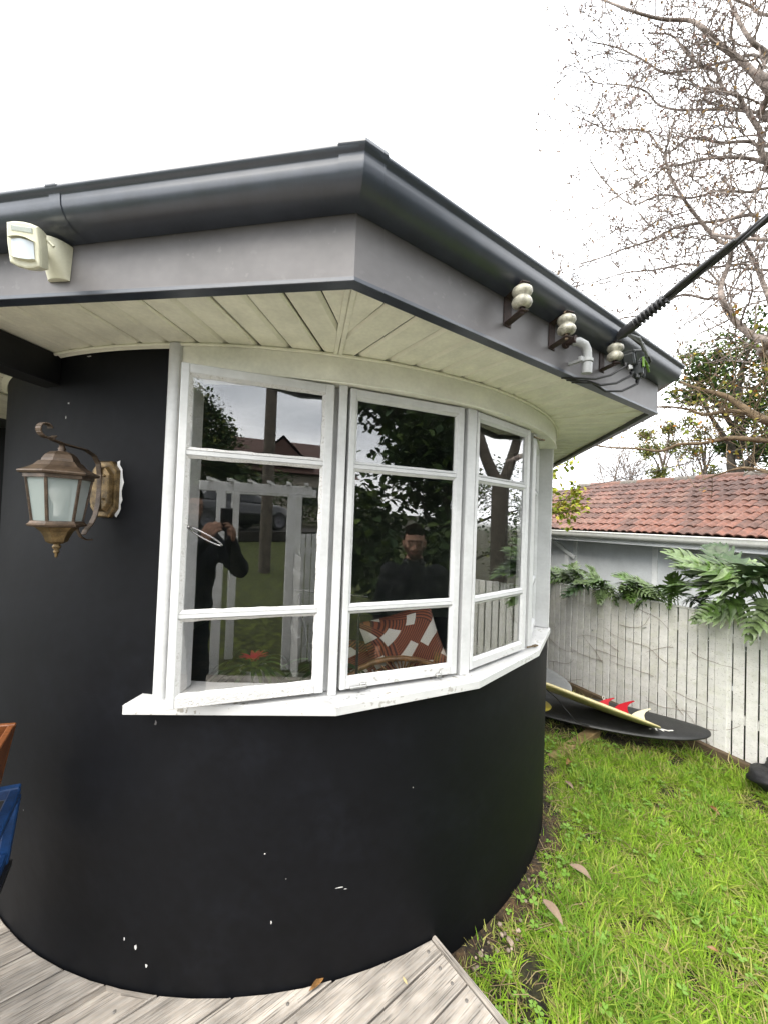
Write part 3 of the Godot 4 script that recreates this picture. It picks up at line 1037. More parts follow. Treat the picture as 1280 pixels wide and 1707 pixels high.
# a sash standing on start, running to the right along heading; its glass face is at out = 0
func sash(wn: Node3D, start: Vector3, heading: float, width: float, stiles: Array, state: String) -> void:
	var b := Basis(dirv(heading), Vector3.UP, outv(heading))
	var y0 := 0.996
	var y1 := 2.068
	var ft := 0.014                       # face in front of the glass
	var bk := 0.022                       # wood behind it
	var pm: Material = M.white_paint
	var bx := func(called: String, x0: float, x1: float, ya: float, yb: float, za: float, zb: float, mt: Material) -> void:
		var m := MB.new()
		m.box(Transform3D(b, start + b * Vector3((x0 + x1) * 0.5, (ya + yb) * 0.5, (za + zb) * 0.5)), Vector3(x1 - x0, yb - ya, zb - za), 0.0022)
		obj(called, m, mt, wn)
	var sl: float = stiles[0]
	var sr: float = stiles[1]
	bx.call("stile", 0.0, sl, y0, y1, -bk, ft, M.white_paint)
	bx.call("stile", width - sr, width, y0, y1, -bk, ft, M.white_paint)
	bx.call("top_rail", sl, width - sr, y1 - 0.030, y1 - 0.0005, -bk, ft - 0.0005, M.white_paint)
	bx.call("bottom_rail", sl, width - sr, y0 + 0.0005, 1.030, -bk, ft - 0.0005, M.flaking_paint if state == "open" else M.sill_paint)
	for my in [1.279, 1.789]:
		bx.call("muntin", sl - 0.004, width - sr + 0.004, my - 0.0085, my + 0.0085, -bk * 0.7, ft * 0.75, pm)
	# sloping putty round each pane, uneven on the open sash
	var pu := MB.new()
	var ys := [1.030, 1.279, 1.789, y1 - 0.030]
	for k in 3:
		var ya: float = ys[k] + (0.0085 if k > 0 else 0.0)
		var yb: float = ys[k + 1] - (0.0085 if k < 2 else 0.0)
		var pw := 0.010
		var c := [Vector2(sl, ya), Vector2(width - sr, ya), Vector2(width - sr, yb), Vector2(sl, yb)]
		var ins := [Vector2(pw, pw), Vector2(-pw, pw), Vector2(-pw, -pw), Vector2(pw, -pw)]
		for e in 4:
			var f := (e + 1) % 4
			var steps := 14
			var rough := 0.0030 if state == "open" else 0.0010
			var prev := []
			for s in steps + 1:
				var t := s / float(steps)
				var o: Vector2 = c[e].lerp(c[f], t)
				var i2: Vector2 = (c[e] + ins[e]).lerp(c[f] + ins[f], t)
				if s > 0 and s < steps:
					i2 += (o - i2).normalized() * rr(-rough, rough) * 0.6
				var now := [start + b * Vector3(o.x, o.y, ft - 0.002), start + b * Vector3(i2.x, i2.y, 0.0022)]
				if s > 0:
					pu.face([prev[0], now[0], now[1], prev[1]], start + b * Vector3((c[e].x + c[f].x) * 0.5, (c[e].y + c[f].y) * 0.5, -0.2))
				prev = now
		var g := MB.new()
		g.box(Transform3D(b, start + b * Vector3(width * 0.5 + (sl - sr) * 0.5, (ya + yb) * 0.5, 0.0)), Vector3(width - sl - sr + 0.006, yb - ya + 0.006, 0.004))
		g.box(Transform3D(b, start + b * Vector3(width * 0.5 + (sl - sr) * 0.5, (ya + yb) * 0.5, 0.0)), Vector3(width - sl - sr + 0.005, yb - ya + 0.005, 0.0012))
		obj("pane", g, M.glass, wn)
	obj("putty", pu, M.flaking_paint if state == "open" else M.white_paint, wn)

# ---------------------------------------------------------------- neighbour's house
func neighbour() -> void:
	var dr := Vector3(0.447, 0, 0.894)
	var n := Vector3(0.894, 0, -0.447)
	var e0 := Vector3(4.5, 1.53, -4.5)
	var o := thing("neighbour_house", "low grey house with a red clay tile roof behind the white fence", "house", e0 + n * 2.4 - Vector3.UP * 2.1)
	var at := func(t: float, s: float, y: float) -> Vector3: return e0 + dr * t + n * s + Vector3.UP * y
	# roof plane: slope of 22 degrees
	var pitch := deg_to_rad(22.0)
	var up := n * cos(pitch) + Vector3.UP * sin(pitch)
	var nrm := Vector3.UP * cos(pitch) - n * sin(pitch)
	var under := MB.new()
	under.face([at.call(-7.0, -0.05, -0.03), at.call(1.25, -0.05, -0.03), at.call(1.25, 2.6, 1.035), at.call(-7.0, 2.6, 1.035)], e0 - nrm * 5.0)
	under.face([at.call(-7.0, 5.2, -0.03), at.call(1.25, 5.2, -0.03), at.call(1.25, 2.6, 1.035), at.call(-7.0, 2.6, 1.035)], e0 - Vector3.UP * 5.0 + n * 2)
	var rf := obj("roof", under, M.tile_old, o)
	# one tile: a pan with two rolls, an open lower edge
	var tiles := []
	for mt in [M.tile_clay, M.tile_old, M.tile_pale]:
		for var_ in 2:
			var m := MB.new()
			var pf := [0.004, 0.022, 0.026, 0.022, 0.003, 0.003, 0.024, 0.028, 0.023, 0.006]
			var ln := 0.335
			var g := func(u: float, v: float) -> Vector3:
				var j := clampi(roundi(v * 9.0), 0, 9)
				var wob := 0.002 * sin(j * 2.3 + var_ * 4.0)
				return Vector3(-0.108 + 0.216 * v, pf[j] + 0.016 + wob - 0.004 * u, u * ln)
			m.sheet(2, 9, g)
			for j in 9:
				var a: Vector3 = g.call(0.0, j / 9.0)
				var b: Vector3 = g.call(0.0, (j + 1) / 9.0)
				m.face([a, b, Vector3(b.x, b.y - 0.016, 0.004), Vector3(a.x, a.y - 0.016, 0.004)], Vector3(0, 0, 1))
			for s in [0.0, 1.0]:
				var a: Vector3 = g.call(0.0, s)
				var b: Vector3 = g.call(1.0, s)
				m.face([a, b, Vector3(b.x, b.y - 0.016, b.z), Vector3(a.x, a.y - 0.016, a.z)], Vector3(0, 0, 0.15))
			tiles.append(m.mesh(mt))
	var lap := 0.045
	for row in 10:
		for k in 29:
			var t := -4.3 + (k + (0.5 if row % 2 == 1 else 0.0)) * 0.2165
			if t > 1.25:
				continue
			var mi := MeshInstance3D.new()
			mi.name = "roof_tile" if row == 0 and k == 0 else "roof_tile_%03d" % (row * 29 + k)
			var pick := rng.randi_range(0, 5)
			if rng.randf() < 0.08 * row: pick = 2 + rng.randi_range(0, 1)
			elif rng.randf() < 0.35: pick = rng.randi_range(0, 1)
			mi.mesh = tiles[pick]
			# right, outward and up the slope
			var tilt := Basis(dr, rr(-0.012, 0.012)) * Basis(nrm, rr(-0.02, 0.02))
			var bs := Basis(dr, nrm, up)
			var q: Vector3 = e0 + dr * t - n * 0.06 + up * (row * 0.277 + rr(-0.006, 0.006)) + nrm * (0.012 + rr(0.0, 0.006))
			mi.transform = Transform3D(tilt * bs * Basis(Vector3.RIGHT, lap), q - o.position)
			rf.add_child(mi, true)
	for k in 28:
		var t := -4.4 + k * 0.36
		if t > 0.95: break
		var m := MB.new()
		var prof := []
		var c: Vector3 = at.call(t, 2.6, 1.055)
		m.sheet(2, 10, func(u: float, v: float):
			var a := PI * v
			var rad := 0.105 + 0.012 * (1.0 - u)
			return c + dr * (u * 0.385) + n * cos(a) * rad + Vector3.UP * (sin(a) * rad * 0.85 + rr(-0.002, 0.002)))
		obj("ridge_tile", m, M.tile_pale if k % 3 else M.mortar, rf)
		if k == 27 or t > 5: break
	var knob := MB.new()
	knob.lathe([Vector2(0.17, -0.08), Vector2(0.19, 0.02), Vector2(0.17, 0.12), Vector2(0.10, 0.19), Vector2(0.0, 0.21)], Transform3D(Basis(), at.call(-0.05, 2.55, 1.08)), 14)
	obj("ridge_end", knob, M.mortar, rf)
	# gutter and fascia under the tiles
	var gu := MB.new()
	var path := [at.call(-6.5, 0.0, 0), at.call(1.3, 0.0, 0)]
	gu.sweep([Vector2(-0.02, -0.10), Vector2(0.05, -0.10), Vector2(0.08, -0.085), Vector2(0.095, -0.05), Vector2(0.098, -0.02), Vector2(0.108, -0.012), Vector2(0.110, 0.0), Vector2(0.102, 0.006), Vector2(0.094, 0.0), Vector2(0.09, -0.05), Vector2(0.05, -0.09), Vector2(0.0, -0.09)], path, 1.0)
	obj("gutter", gu, M.old_gutter, o)
	var fs := MB.new()
	fs.beam(at.call(-6.5, 0.03, -0.095), at.call(1.3, 0.03, -0.095), 0.03, 0.15)
	obj("fascia", fs, M.grey_trim, o)
	var sf := MB.new()
	sf.beam(at.call(-6.5, 0.22, -0.13), at.call(1.3, 0.22, -0.13), 0.38, 0.012)
	obj("eave_lining", sf, M.grey_wall, o)
	var wl := MB.new()
	wl.beam(at.call(-6.4, 0.46, -1.15), at.call(1.1, 0.46, -1.15), 0.1, 2.1)
	wl.beam(at.call(1.1, 0.46, -1.15), at.call(1.1, 4.8, -1.15), 0.1, 2.1)
	wl.beam(at.call(-6.4, 0.46, -1.15), at.call(-6.4, 4.8, -1.15), 0.1, 2.1)
	wl.beam(at.call(-6.4, 4.8, -1.15), at.call(1.1, 4.8, -1.15), 0.1, 2.1)
	obj("wall", wl, M.grey_wall, o)
	# cover battens over the sheet joints, read off at the wall: two in view, others at the same spacing
	for t in [-5.4, -4.15, -2.82, -1.435, -0.05]:
		var m := MB.new()
		m.beam(at.call(t, 0.40, -2.05), at.call(t, 0.40, -0.14), 0.024, 0.075, 0.003, dr)
		obj("batten", m, M.grey_trim, o)
	var br := MB.new()
	br.beam(at.call(-3.3, 0.30, -0.18), at.call(-2.80, 0.37, -0.50), 0.05, 0.07, 0.004)
	obj("brace", br, M.grey_trim, o)
	var b2 := MB.new()
	b2.beam(at.call(-2.98, 0.385, -0.92), at.call(-2.98, 0.385, -0.42), 0.03, 0.09, 0.003, dr)
	obj("brace", b2, M.grey_trim, o)

# ---------------------------------------------------------------- fence
const FD := Vector3(0.447, 0, 0.894)
const FN := Vector3(0.894, 0, -0.447)
const FP := Vector3(2.81, 0, -3.2)

func fence() -> void:
	var o := thing("paling_fence", "weathered white paling fence with dead creeper stems along the lawn", "fence", Vector3(2.81, -0.25, -3.2))
	var pitch := 0.0765
	for k in range(-46, 42):
		var m := MB.new()
		var t := k * pitch
		var wide := 0.0675
		var y1 := 0.915
		var oo := 0.0
		if k >= 1:
			t += 0.006 + 0.005 * k
			wide = 0.0695
			y1 = 0.935
		var c := FP + FD * (t - 0.036) + FN * (rr(-0.002, 0.002) + oo)
		var y0 := -0.215 - 0.02 * smoothstep(0, 3, t) + rr(-0.004, 0.004)
		var tip := y1 + (rr(-0.004, 0.004) if k >= 1 else 0.0)
		m.beam(c + Vector3.UP * y0, c + Vector3.UP * tip + FD * rr(-0.003, 0.003), 0.016, wide, 0.003, (FD + FN * rr(-0.03, 0.03)).normalized())
		obj("paling", m, [M.fence_paint, M.fence_paint, M.fence_paint_aged, M.fence_paint_dull][rng.randi_range(0, 3)], o)
	var cap := MB.new()
	cap.beam(FP + FD * -3.4 + Vector3.UP * 0.922, FP + FD * -0.09 + Vector3.UP * 0.922, 0.030, 0.014, 0.002)
	obj("capping", cap, M.fence_paint, o)
	for y in [0.12, 0.74]:
		var m := MB.new()
		m.beam(FP + FD * -3.4 + FN * 0.028 + Vector3.UP * y, FP + FD * 3.1 + FN * 0.028 + Vector3.UP * y, 0.035, 0.07, 0.003)
		obj("rail", m, M.fence_paint, o)
	var ps := MB.new()
	ps.beam(FP + FD * 0.02 - FN * 0.004 + Vector3.UP * -0.215, FP + FD * 0.02 - FN * 0.004 + Vector3.UP * 0.972, 0.022, 0.090, 0.006, FD)
	obj("end_paling", ps, M.fence_paint, o)
	for t in [-2.4, 1.9]:
		var m := MB.new()
		m.beam(FP + FD * t + FN * 0.09 + Vector3.UP * -0.5, FP + FD * t + FN * 0.09 + Vector3.UP * 0.80, 0.09, 0.09, 0.004, FD)
		obj("post", m, M.fence_paint, o)
	# timber plinth along the foot, and dead creeper stems clinging to the palings
	var pl := thing("timber_edging", "old brown timber edging board along the foot of the white fence", "edging", FP + Vector3(0, -0.3, 0))
	var pm := MB.new()
	pm.beam(FP + FD * -3.0 - FN * 0.040 + Vector3.UP * -0.215, FP + FD * 3.0 - FN * 0.040 + Vector3.UP * -0.235, 0.048, 0.115, 0.005)
	obj("board", pm, M.old_timber, pl)
	var cr := thing("dead_creeper", "thin brown dead creeper stems clinging to the white fence", "creeper", FP + Vector3(0, -0.2, 0))
	for k in 26:
		var m := MB.new()
		var t := rr(-2.6, 0.75)
		var y := rr(-0.18, 0.40) if k < 19 else rr(0.35, 0.85)
		var dx := rr(-1, 1)
		var pts := []
		var ang := rr(-0.5, 0.7)
		for j in rng.randi_range(6, 13):
			pts.append(FP + FD * t - FN * (0.011 + rr(0.0, 0.005)) + Vector3.UP * y)
			ang += rr(-0.35, 0.35)
			t += 0.055 * cos(ang) * signf(dx)
			y += 0.045 * sin(ang)
			y = clampf(y, -0.22, 0.88)
		var rad := []
		for j in pts.size():
			rad.append(lerpf(0.0024, 0.0010, j / float(pts.size())))
		m.tube(pts, rad, 4)
		obj("stem", m, M.dead_vine, cr)
	# sucker marks: hundreds of tiny flecks of dead stem left on the paint
	var fl := MB.new()
	for k in 800:
		var t := rr(-2.9, 0.95)
		var y := rr(-0.2, 0.9)
		var c := FP + FD * t - FN * 0.0105 + Vector3.UP * y
		var a := rr(-0.6, 0.9)
		var d := (FD * cos(a) + Vector3.UP * sin(a)) * rr(0.002, 0.009)
		var w := (Vector3.UP * cos(a) - FD * sin(a)) * rr(0.0008, 0.0022)
		fl.face([c - d, c - w, c + d, c + w], c + FN)
	obj("sucker_marks", fl, M.dead_vine, cr, true, "stuff")
	var sx := []
	var sc := []
	for k in 5200:
		var t := rr(-3.6, 2.6)
		var q := FP + FD * t + FN * rr(0.14, 0.62) + Vector3.UP * (-0.55 + 1.28 * pow(rr(0, 1), 0.8))
		sx.append(Transform3D(Basis.from_euler(Vector3(rr(-0.9, 0.9), rr(0, TAU), rr(-0.7, 0.7))).scaled_local(Vector3.ONE * rr(0.8, 1.7)), q))
		sc.append(Color(0.030, 0.055, 0.018) * rr(0.6, 1.4))
	var sh := thing("shrub_row", "dark shrubs growing behind the white fence, glimpsed through its gaps", "shrubs", FP + FN * 0.4 - Vector3.UP * 0.5)
	many("foliage", leaf_mesh(0.13, 0.08, M.leafy), sx, sc, sh)
	var rl := MB.new()
	for k in 7:
		var c := FP + FD * (-1.86 + rr(-0.02, 0.02)) - FN * 0.013 + Vector3.UP * (0.16 + rr(-0.045, 0.035))
		rl.face([c - FD * 0.012, c - Vector3.UP * 0.008, c + FD * 0.012, c + Vector3.UP * 0.012], c + FN)
	tag(obj("red_leaf", rl, M.fin_red), "small withered red leaf stuck to the white fence above the surfboards", "leaf")
	# curling dry stalks at the foot of the fence
	var cs := thing("dry_stalk", "pale curled dry stalk bending over the edging at the fence foot", "stalk", FP + FD * 0.05 + Vector3(0, -0.3, 0))
	var b := FP + FD * 0.13 - FN * 0.11
	var m2 := MB.new()
	m2.tube([b + Vector3(0.03, -0.32, 0.1), b + Vector3(0.0, -0.24, 0.03), b + Vector3(-0.02, -0.17, 0), b + Vector3(0.01, -0.12, -0.02)], [0.004, 0.004, 0.0035, 0.002], 6)
	obj("stem", m2, M.dry_grass, cs)

# ---------------------------------------------------------------- wall lantern, sensor
func lamp_and_sensor() -> void:
	var ph := -13.2
	var bs := fbasis(ph)
	var wp := cyl(ph, R, 1.0)
	var ax := Vector3(-1.008, 0, -1.192)
	var o := thing("wall_lantern", "bronze six sided carriage lantern with frosted panes on the black wall", "lantern", Vector3(ax.x, 1.45, ax.z))
	var X := func(y: float) -> Transform3D: return Transform3D(Basis(Vector3.UP, deg_to_rad(-14.0)).scaled_local(Vector3(0.90, 1, 0.90)), Vector3(ax.x, y, ax.z))
	var hexl := func(called: String, prof: Array, mt: Material) -> void:
		var m := MB.new()
		m.lathe(prof, X.call(0.0), 6, true)
		obj(called, m, mt, o)
	hexl.call("roof", [Vector2(0.092, 1.700), Vector2(0.108, 1.702), Vector2(0.112, 1.707), Vector2(0.110, 1.711), Vector2(0.090, 1.719), Vector2(0.072, 1.729), Vector2(0.062, 1.740), Vector2(0.059, 1.743), Vector2(0.054, 1.743), Vector2(0.051, 1.752), Vector2(0.043, 1.764), Vector2(0.031, 1.773), Vector2(0.014, 1.777), Vector2(0.0, 1.778)], M.bronze)
	hexl.call("top_band", [Vector2(0.090, 1.689), Vector2(0.096, 1.690), Vector2(0.096, 1.701), Vector2(0.088, 1.702)], M.bronze)
	hexl.call("base_rim", [Vector2(0.058, 1.541), Vector2(0.078, 1.544), Vector2(0.082, 1.549), Vector2(0.076, 1.554), Vector2(0.072, 1.560), Vector2(0.066, 1.561)], M.bronze)
	hexl.call("bowl", [Vector2(0.0, 1.489), Vector2(0.018, 1.490), Vector2(0.030, 1.497), Vector2(0.036, 1.512), Vector2(0.044, 1.527), Vector2(0.058, 1.539), Vector2(0.062, 1.5425)], M.brass)
	var fi := MB.new()
	fi.lathe([Vector2(0.0, 1.446), Vector2(0.004, 1.449), Vector2(0.005, 1.455), Vector2(0.004, 1.459), Vector2(0.008, 1.462), Vector2(0.009, 1.467), Vector2(0.006, 1.471), Vector2(0.011, 1.476), Vector2(0.013, 1.482), Vector2(0.009, 1.487), Vector2(0.012, 1.491)], X.call(0.0), 14)
	obj("finial", fi, M.brass, o)
	var cap := MB.new()
	cap.lathe([Vector2(0.012, 1.776), Vector2(0.010, 1.781), Vector2(0.012, 1.785), Vector2(0.008, 1.790), Vector2(0.009, 1.796), Vector2(0.0, 1.799)], X.call(0.0), 14)
	obj("knob", cap, M.bronze, o)
	# six leaning corner bars and six panes
	for k in 6:
		var a := TAU * k / 6.0
		var b := TAU * (k + 1) / 6.0
		var p := func(ang: float, r: float, y: float) -> Vector3: return X.call(0.0) * Vector3(cos(ang) * r, y, -sin(ang) * r)
		var m := MB.new()
		m.beam(p.call(a, 0.0675, 1.558), p.call(a, 0.089, 1.692), 0.008, 0.006, 0.001)
		obj("corner_bar", m, M.bronze, o)
		var g := MB.new()
		var q := [p.call(a, 0.0655, 1.558), p.call(b, 0.0655, 1.558), p.call(b, 0.087, 1.692), p.call(a, 0.087, 1.692)]
		g.face(q, Vector3(ax.x, 1.62, ax.z))
		obj("pane", g, M.frosted, o)
	var bu := MB.new()
	bu.lathe([Vector2(0.014, 1.575), Vector2(0.014, 1.610), Vector2(0.020, 1.622), Vector2(0.028, 1.640), Vector2(0.029, 1.655), Vector2(0.023, 1.672), Vector2(0.010, 1.682), Vector2(0.0, 1.684)], X.call(0.0), 18)
	obj("bulb", bu, M.bulb_white, o)
	# wall plate: long octagon in three steps
	var pm := MB.new()
	var oct := func(s: float, d: float) -> Array:
		var w := 0.052 * s
		var h := 0.098 * s
		var c := 0.026 * s
		var r := []
		for e in [[-w + c, -h], [w - c, -h], [w, -h + c * 1.2], [w, h - c * 1.2], [w - c, h], [-w + c, h], [-w, h - c * 1.2], [-w, -h + c * 1.2]]:
			r.append(cyl(ph, R, 1.672) + bs.x * e[0] + Vector3.UP * e[1] + bs.z * d)
		return r
	var rings := [oct.call(1.0, -0.02), oct.call(1.0, 0.014), oct.call(0.95, 0.019), oct.call(0.80, 0.019), oct.call(0.74, 0.030), oct.call(0.70, 0.033)]
	for k in rings.size() - 1:
		for j in 8:
			pm.face([rings[k][j], rings[k][(j + 1) % 8], rings[k + 1][(j + 1) % 8], rings[k + 1][j]], cyl(ph, R - 0.05, 1.672))
	pm.face(rings[-1], cyl(ph, R - 0.05, 1.672))
	obj("wall_plate", pm, M.brass, o)
	for e in [-0.035, 0.045]:
		var s := MB.new()
		s.lathe([Vector2(0.005, 0.0), Vector2(0.005, 0.003), Vector2(0.003, 0.006), Vector2(0.0, 0.007)], Transform3D(Basis(bs.x, bs.z, -Vector3.UP), cyl(ph, R, 1.672 + e) + bs.z * 0.032 + bs.x * 0.02), 10)
		obj("screw", s, M.brass, o)
	# flat strap: up from the foot of the plate, over the roof and into a scroll at the top
	var hv := Vector3(wp.x, 0, wp.z) + bs.z * 0.034
	var w2 := Vector3(ax.x, 0, ax.z)
	var pts := []
	var mix := func(t: float, y: float) -> Vector3: return hv.lerp(w2, t) + Vector3.UP * y
	for e in [[0.36, 1.515], [0.30, 1.530], [0.16, 1.552], [0.06, 1.580], [0.0, 1.62], [-0.02, 1.67], [0.0, 1.72], [0.05, 1.757], [0.18, 1.782], [0.40, 1.795], [0.70, 1.798], [1.0, 1.801], [1.25, 1.808]]:
		pts.append(mix.call(e[0], e[1]))
	for k in 17:
		var a := -0.95 + k / 16.0 * 5.3
		var rad := lerpf(0.028, 0.011, pow(k / 16.0, 1.3))
		pts.append(mix.call(1.29 + 0.0, 1.836) + (w2 - hv).normalized() * (sin(a) * rad * 1.05 + 0.010) + Vector3.UP * (-cos(a) * rad))
	var sm := MB.new()
	var sd := (w2 - hv).normalized().cross(Vector3.UP)
	for k in pts.size() - 1:
		var a: Vector3 = pts[k]
		var b: Vector3 = pts[k + 1]
		sm.beam(a, b + (b - a) * 0.08, 0.020, 0.0045, 0.0012, sd.cross(b - a).normalized())
	obj("scroll_arm", sm, M.bronze, o)
	var tl := MB.new()
	var tp := []
	for e in [[0.55, 1.545], [0.50, 1.525], [0.42, 1.508], [0.26, 1.497], [0.12, 1.498]]:
		tp.append(mix.call(e[0], e[1]))
	for k in tp.size() - 1:
		tl.beam(tp[k], tp[k + 1], 0.012, 0.004, 0.001, sd.cross(tp[k + 1] - tp[k]).normalized())
	obj("tail", tl, M.bronze, o)

	# motion sensor on the left fascia
	var d1 := Vector3(0.990, 0, 0.143)
	var n1 := Vector3(-0.143, 0, 0.990)
	var s0 := Vector3(-0.0897, 0, -0.884) + d1 * -0.790
	var so := thing("motion_sensor", "cream plastic motion sensor on a swivel arm screwed to the fascia", "motion sensor", s0 + Vector3.UP * 2.245)
	var sb := Basis(d1, Vector3.UP, n1)
	var mb := MB.new()
	mb.sheet(8, 12, func(u: float, v: float):
		var a := PI * v
		var w := lerpf(0.036, 0.031, u)
		return s0 + Vector3.UP * (2.282 - 0.088 * u) + d1 * (-cos(a) * w) + n1 * (0.001 + sin(a) * (0.050 - 0.016 * u) * (1.0 - 0.55 * pow(u, 3.0))))
	var topf := []
	var botf := []
	for k in 13:
		var a := PI * k / 12.0
		topf.append(s0 + Vector3.UP * 2.282 + d1 * (-cos(a) * 0.036) + n1 * (0.001 + sin(a) * 0.050))
		botf.append(s0 + Vector3.UP * 2.194 + d1 * (-cos(a) * 0.031) + n1 * (0.001 + sin(a) * 0.034 * 0.45))
	mb.face(topf, s0 + Vector3.UP * 2.2)
	mb.face(botf, s0 + Vector3.UP * 2.3)
	obj("bracket", mb, M.sensor_plastic, so)
	var jo := MB.new()
	var hc := s0 + d1 * 0.014 + n1 * 0.088 + Vector3.UP * 2.221
	var js := s0 + n1 * 0.045 + Vector3.UP * 2.240
	jo.tube([js, js.lerp(hc, 0.35), js.lerp(hc, 0.38), js.lerp(hc, 0.62), js.lerp(hc, 0.65), hc], [0.010, 0.010, 0.015, 0.015, 0.010, 0.010], 14)
	obj("swivel", jo, M.sensor_plastic, so)
	# the head looks outwards, to the left and a little down
	var hz := (n1 * 0.92 + d1 * 0.22 - Vector3.UP * 0.24).normalized()
	var hx := Vector3.UP.cross(hz).normalized()
	hx = (hx + Vector3.UP * -0.06).normalized()
	var hy := hz.cross(hx).normalized()
	hx = hy.cross(hz)
	var hb := Basis(hx, hy, hz)
	var hd := MB.new()
	var rim := func(d: float, s: float) -> Array:
		var r := []
		for e in [[-0.036, -0.046], [-0.018, -0.053], [0.0, -0.0555], [0.018, -0.053], [0.036, -0.046], [0.0385, 0.0], [0.036, 0.046], [0.018, 0.051], [0.0, 0.0525], [-0.018, 0.051], [-0.036, 0.046], [-0.0385, 0.0]]:
			r.append(hc + hb * Vector3(e[0] * s * 0.93, e[1] * s * 0.93, d))
		return r
	var rg := [rim.call(-0.012, 0.90), rim.call(0.006, 0.98), rim.call(0.014, 1.0), rim.call(0.019, 0.96), rim.call(0.020, 0.90)]
	for k in rg.size() - 1:
		for j in 12:
			hd.face([rg[k][j], rg[k][(j + 1) % 12], rg[k + 1][(j + 1) % 12], rg[k + 1][j]], hc)
	hd.face(rg[0], hc + hz * 0.05)
	hd.face(rg[-1], hc - hz * 0.05)
	obj("head", hd, M.sensor_plastic, so)
	var le := MB.new()
	le.sheet(8, 4, func(u: float, v: float): return hc + hb * Vector3(lerpf(-0.024, 0.024, u), lerpf(-0.029, 0.007, v) + 0.003 * (1.0 - pow(2.0 * u - 1.0, 2)) * (v * 2.0 - 1.0), 0.0215 + 0.004 * (1.0 - pow(2.0 * u - 1.0, 2))))
	obj("lens", le, M.sensor_lens, so)
	var vis := MB.new()
	vis.sheet(8, 2, func(u: float, v: float): return hc + hb * Vector3(lerpf(-0.026, 0.026, u), 0.009 + 0.006 * (1.0 - pow(2.0 * u - 1.0, 2)) - 0.001 * v, 0.019 + 0.011 * v))
	vis.sheet(8, 2, func(u: float, v: float): return hc + hb * Vector3(lerpf(-0.026, 0.026, u), -0.031 - 0.004 * (1.0 - pow(2.0 * u - 1.0, 2)) + 0.001 * v, 0.019 + 0.010 * v), true)
	obj("brow", vis, M.sensor_plastic, so)
	var tp2 := MB.new()
	tp2.box(Transform3D(hb, hc + hb * Vector3(0, 0.031, 0.0205)), Vector3(0.046, 0.011, 0.003), 0.001)
	obj("window_strip", tp2, M.frosted, so)
	var nut := MB.new()
	var hp := hc + hb * Vector3(0.026, 0.030, -0.012)
	nut.tube([hp, hp + hx * 0.020 - hy * 0.016], 0.0035, 8)
	obj("clamp", nut, M.sensor_plastic, so)

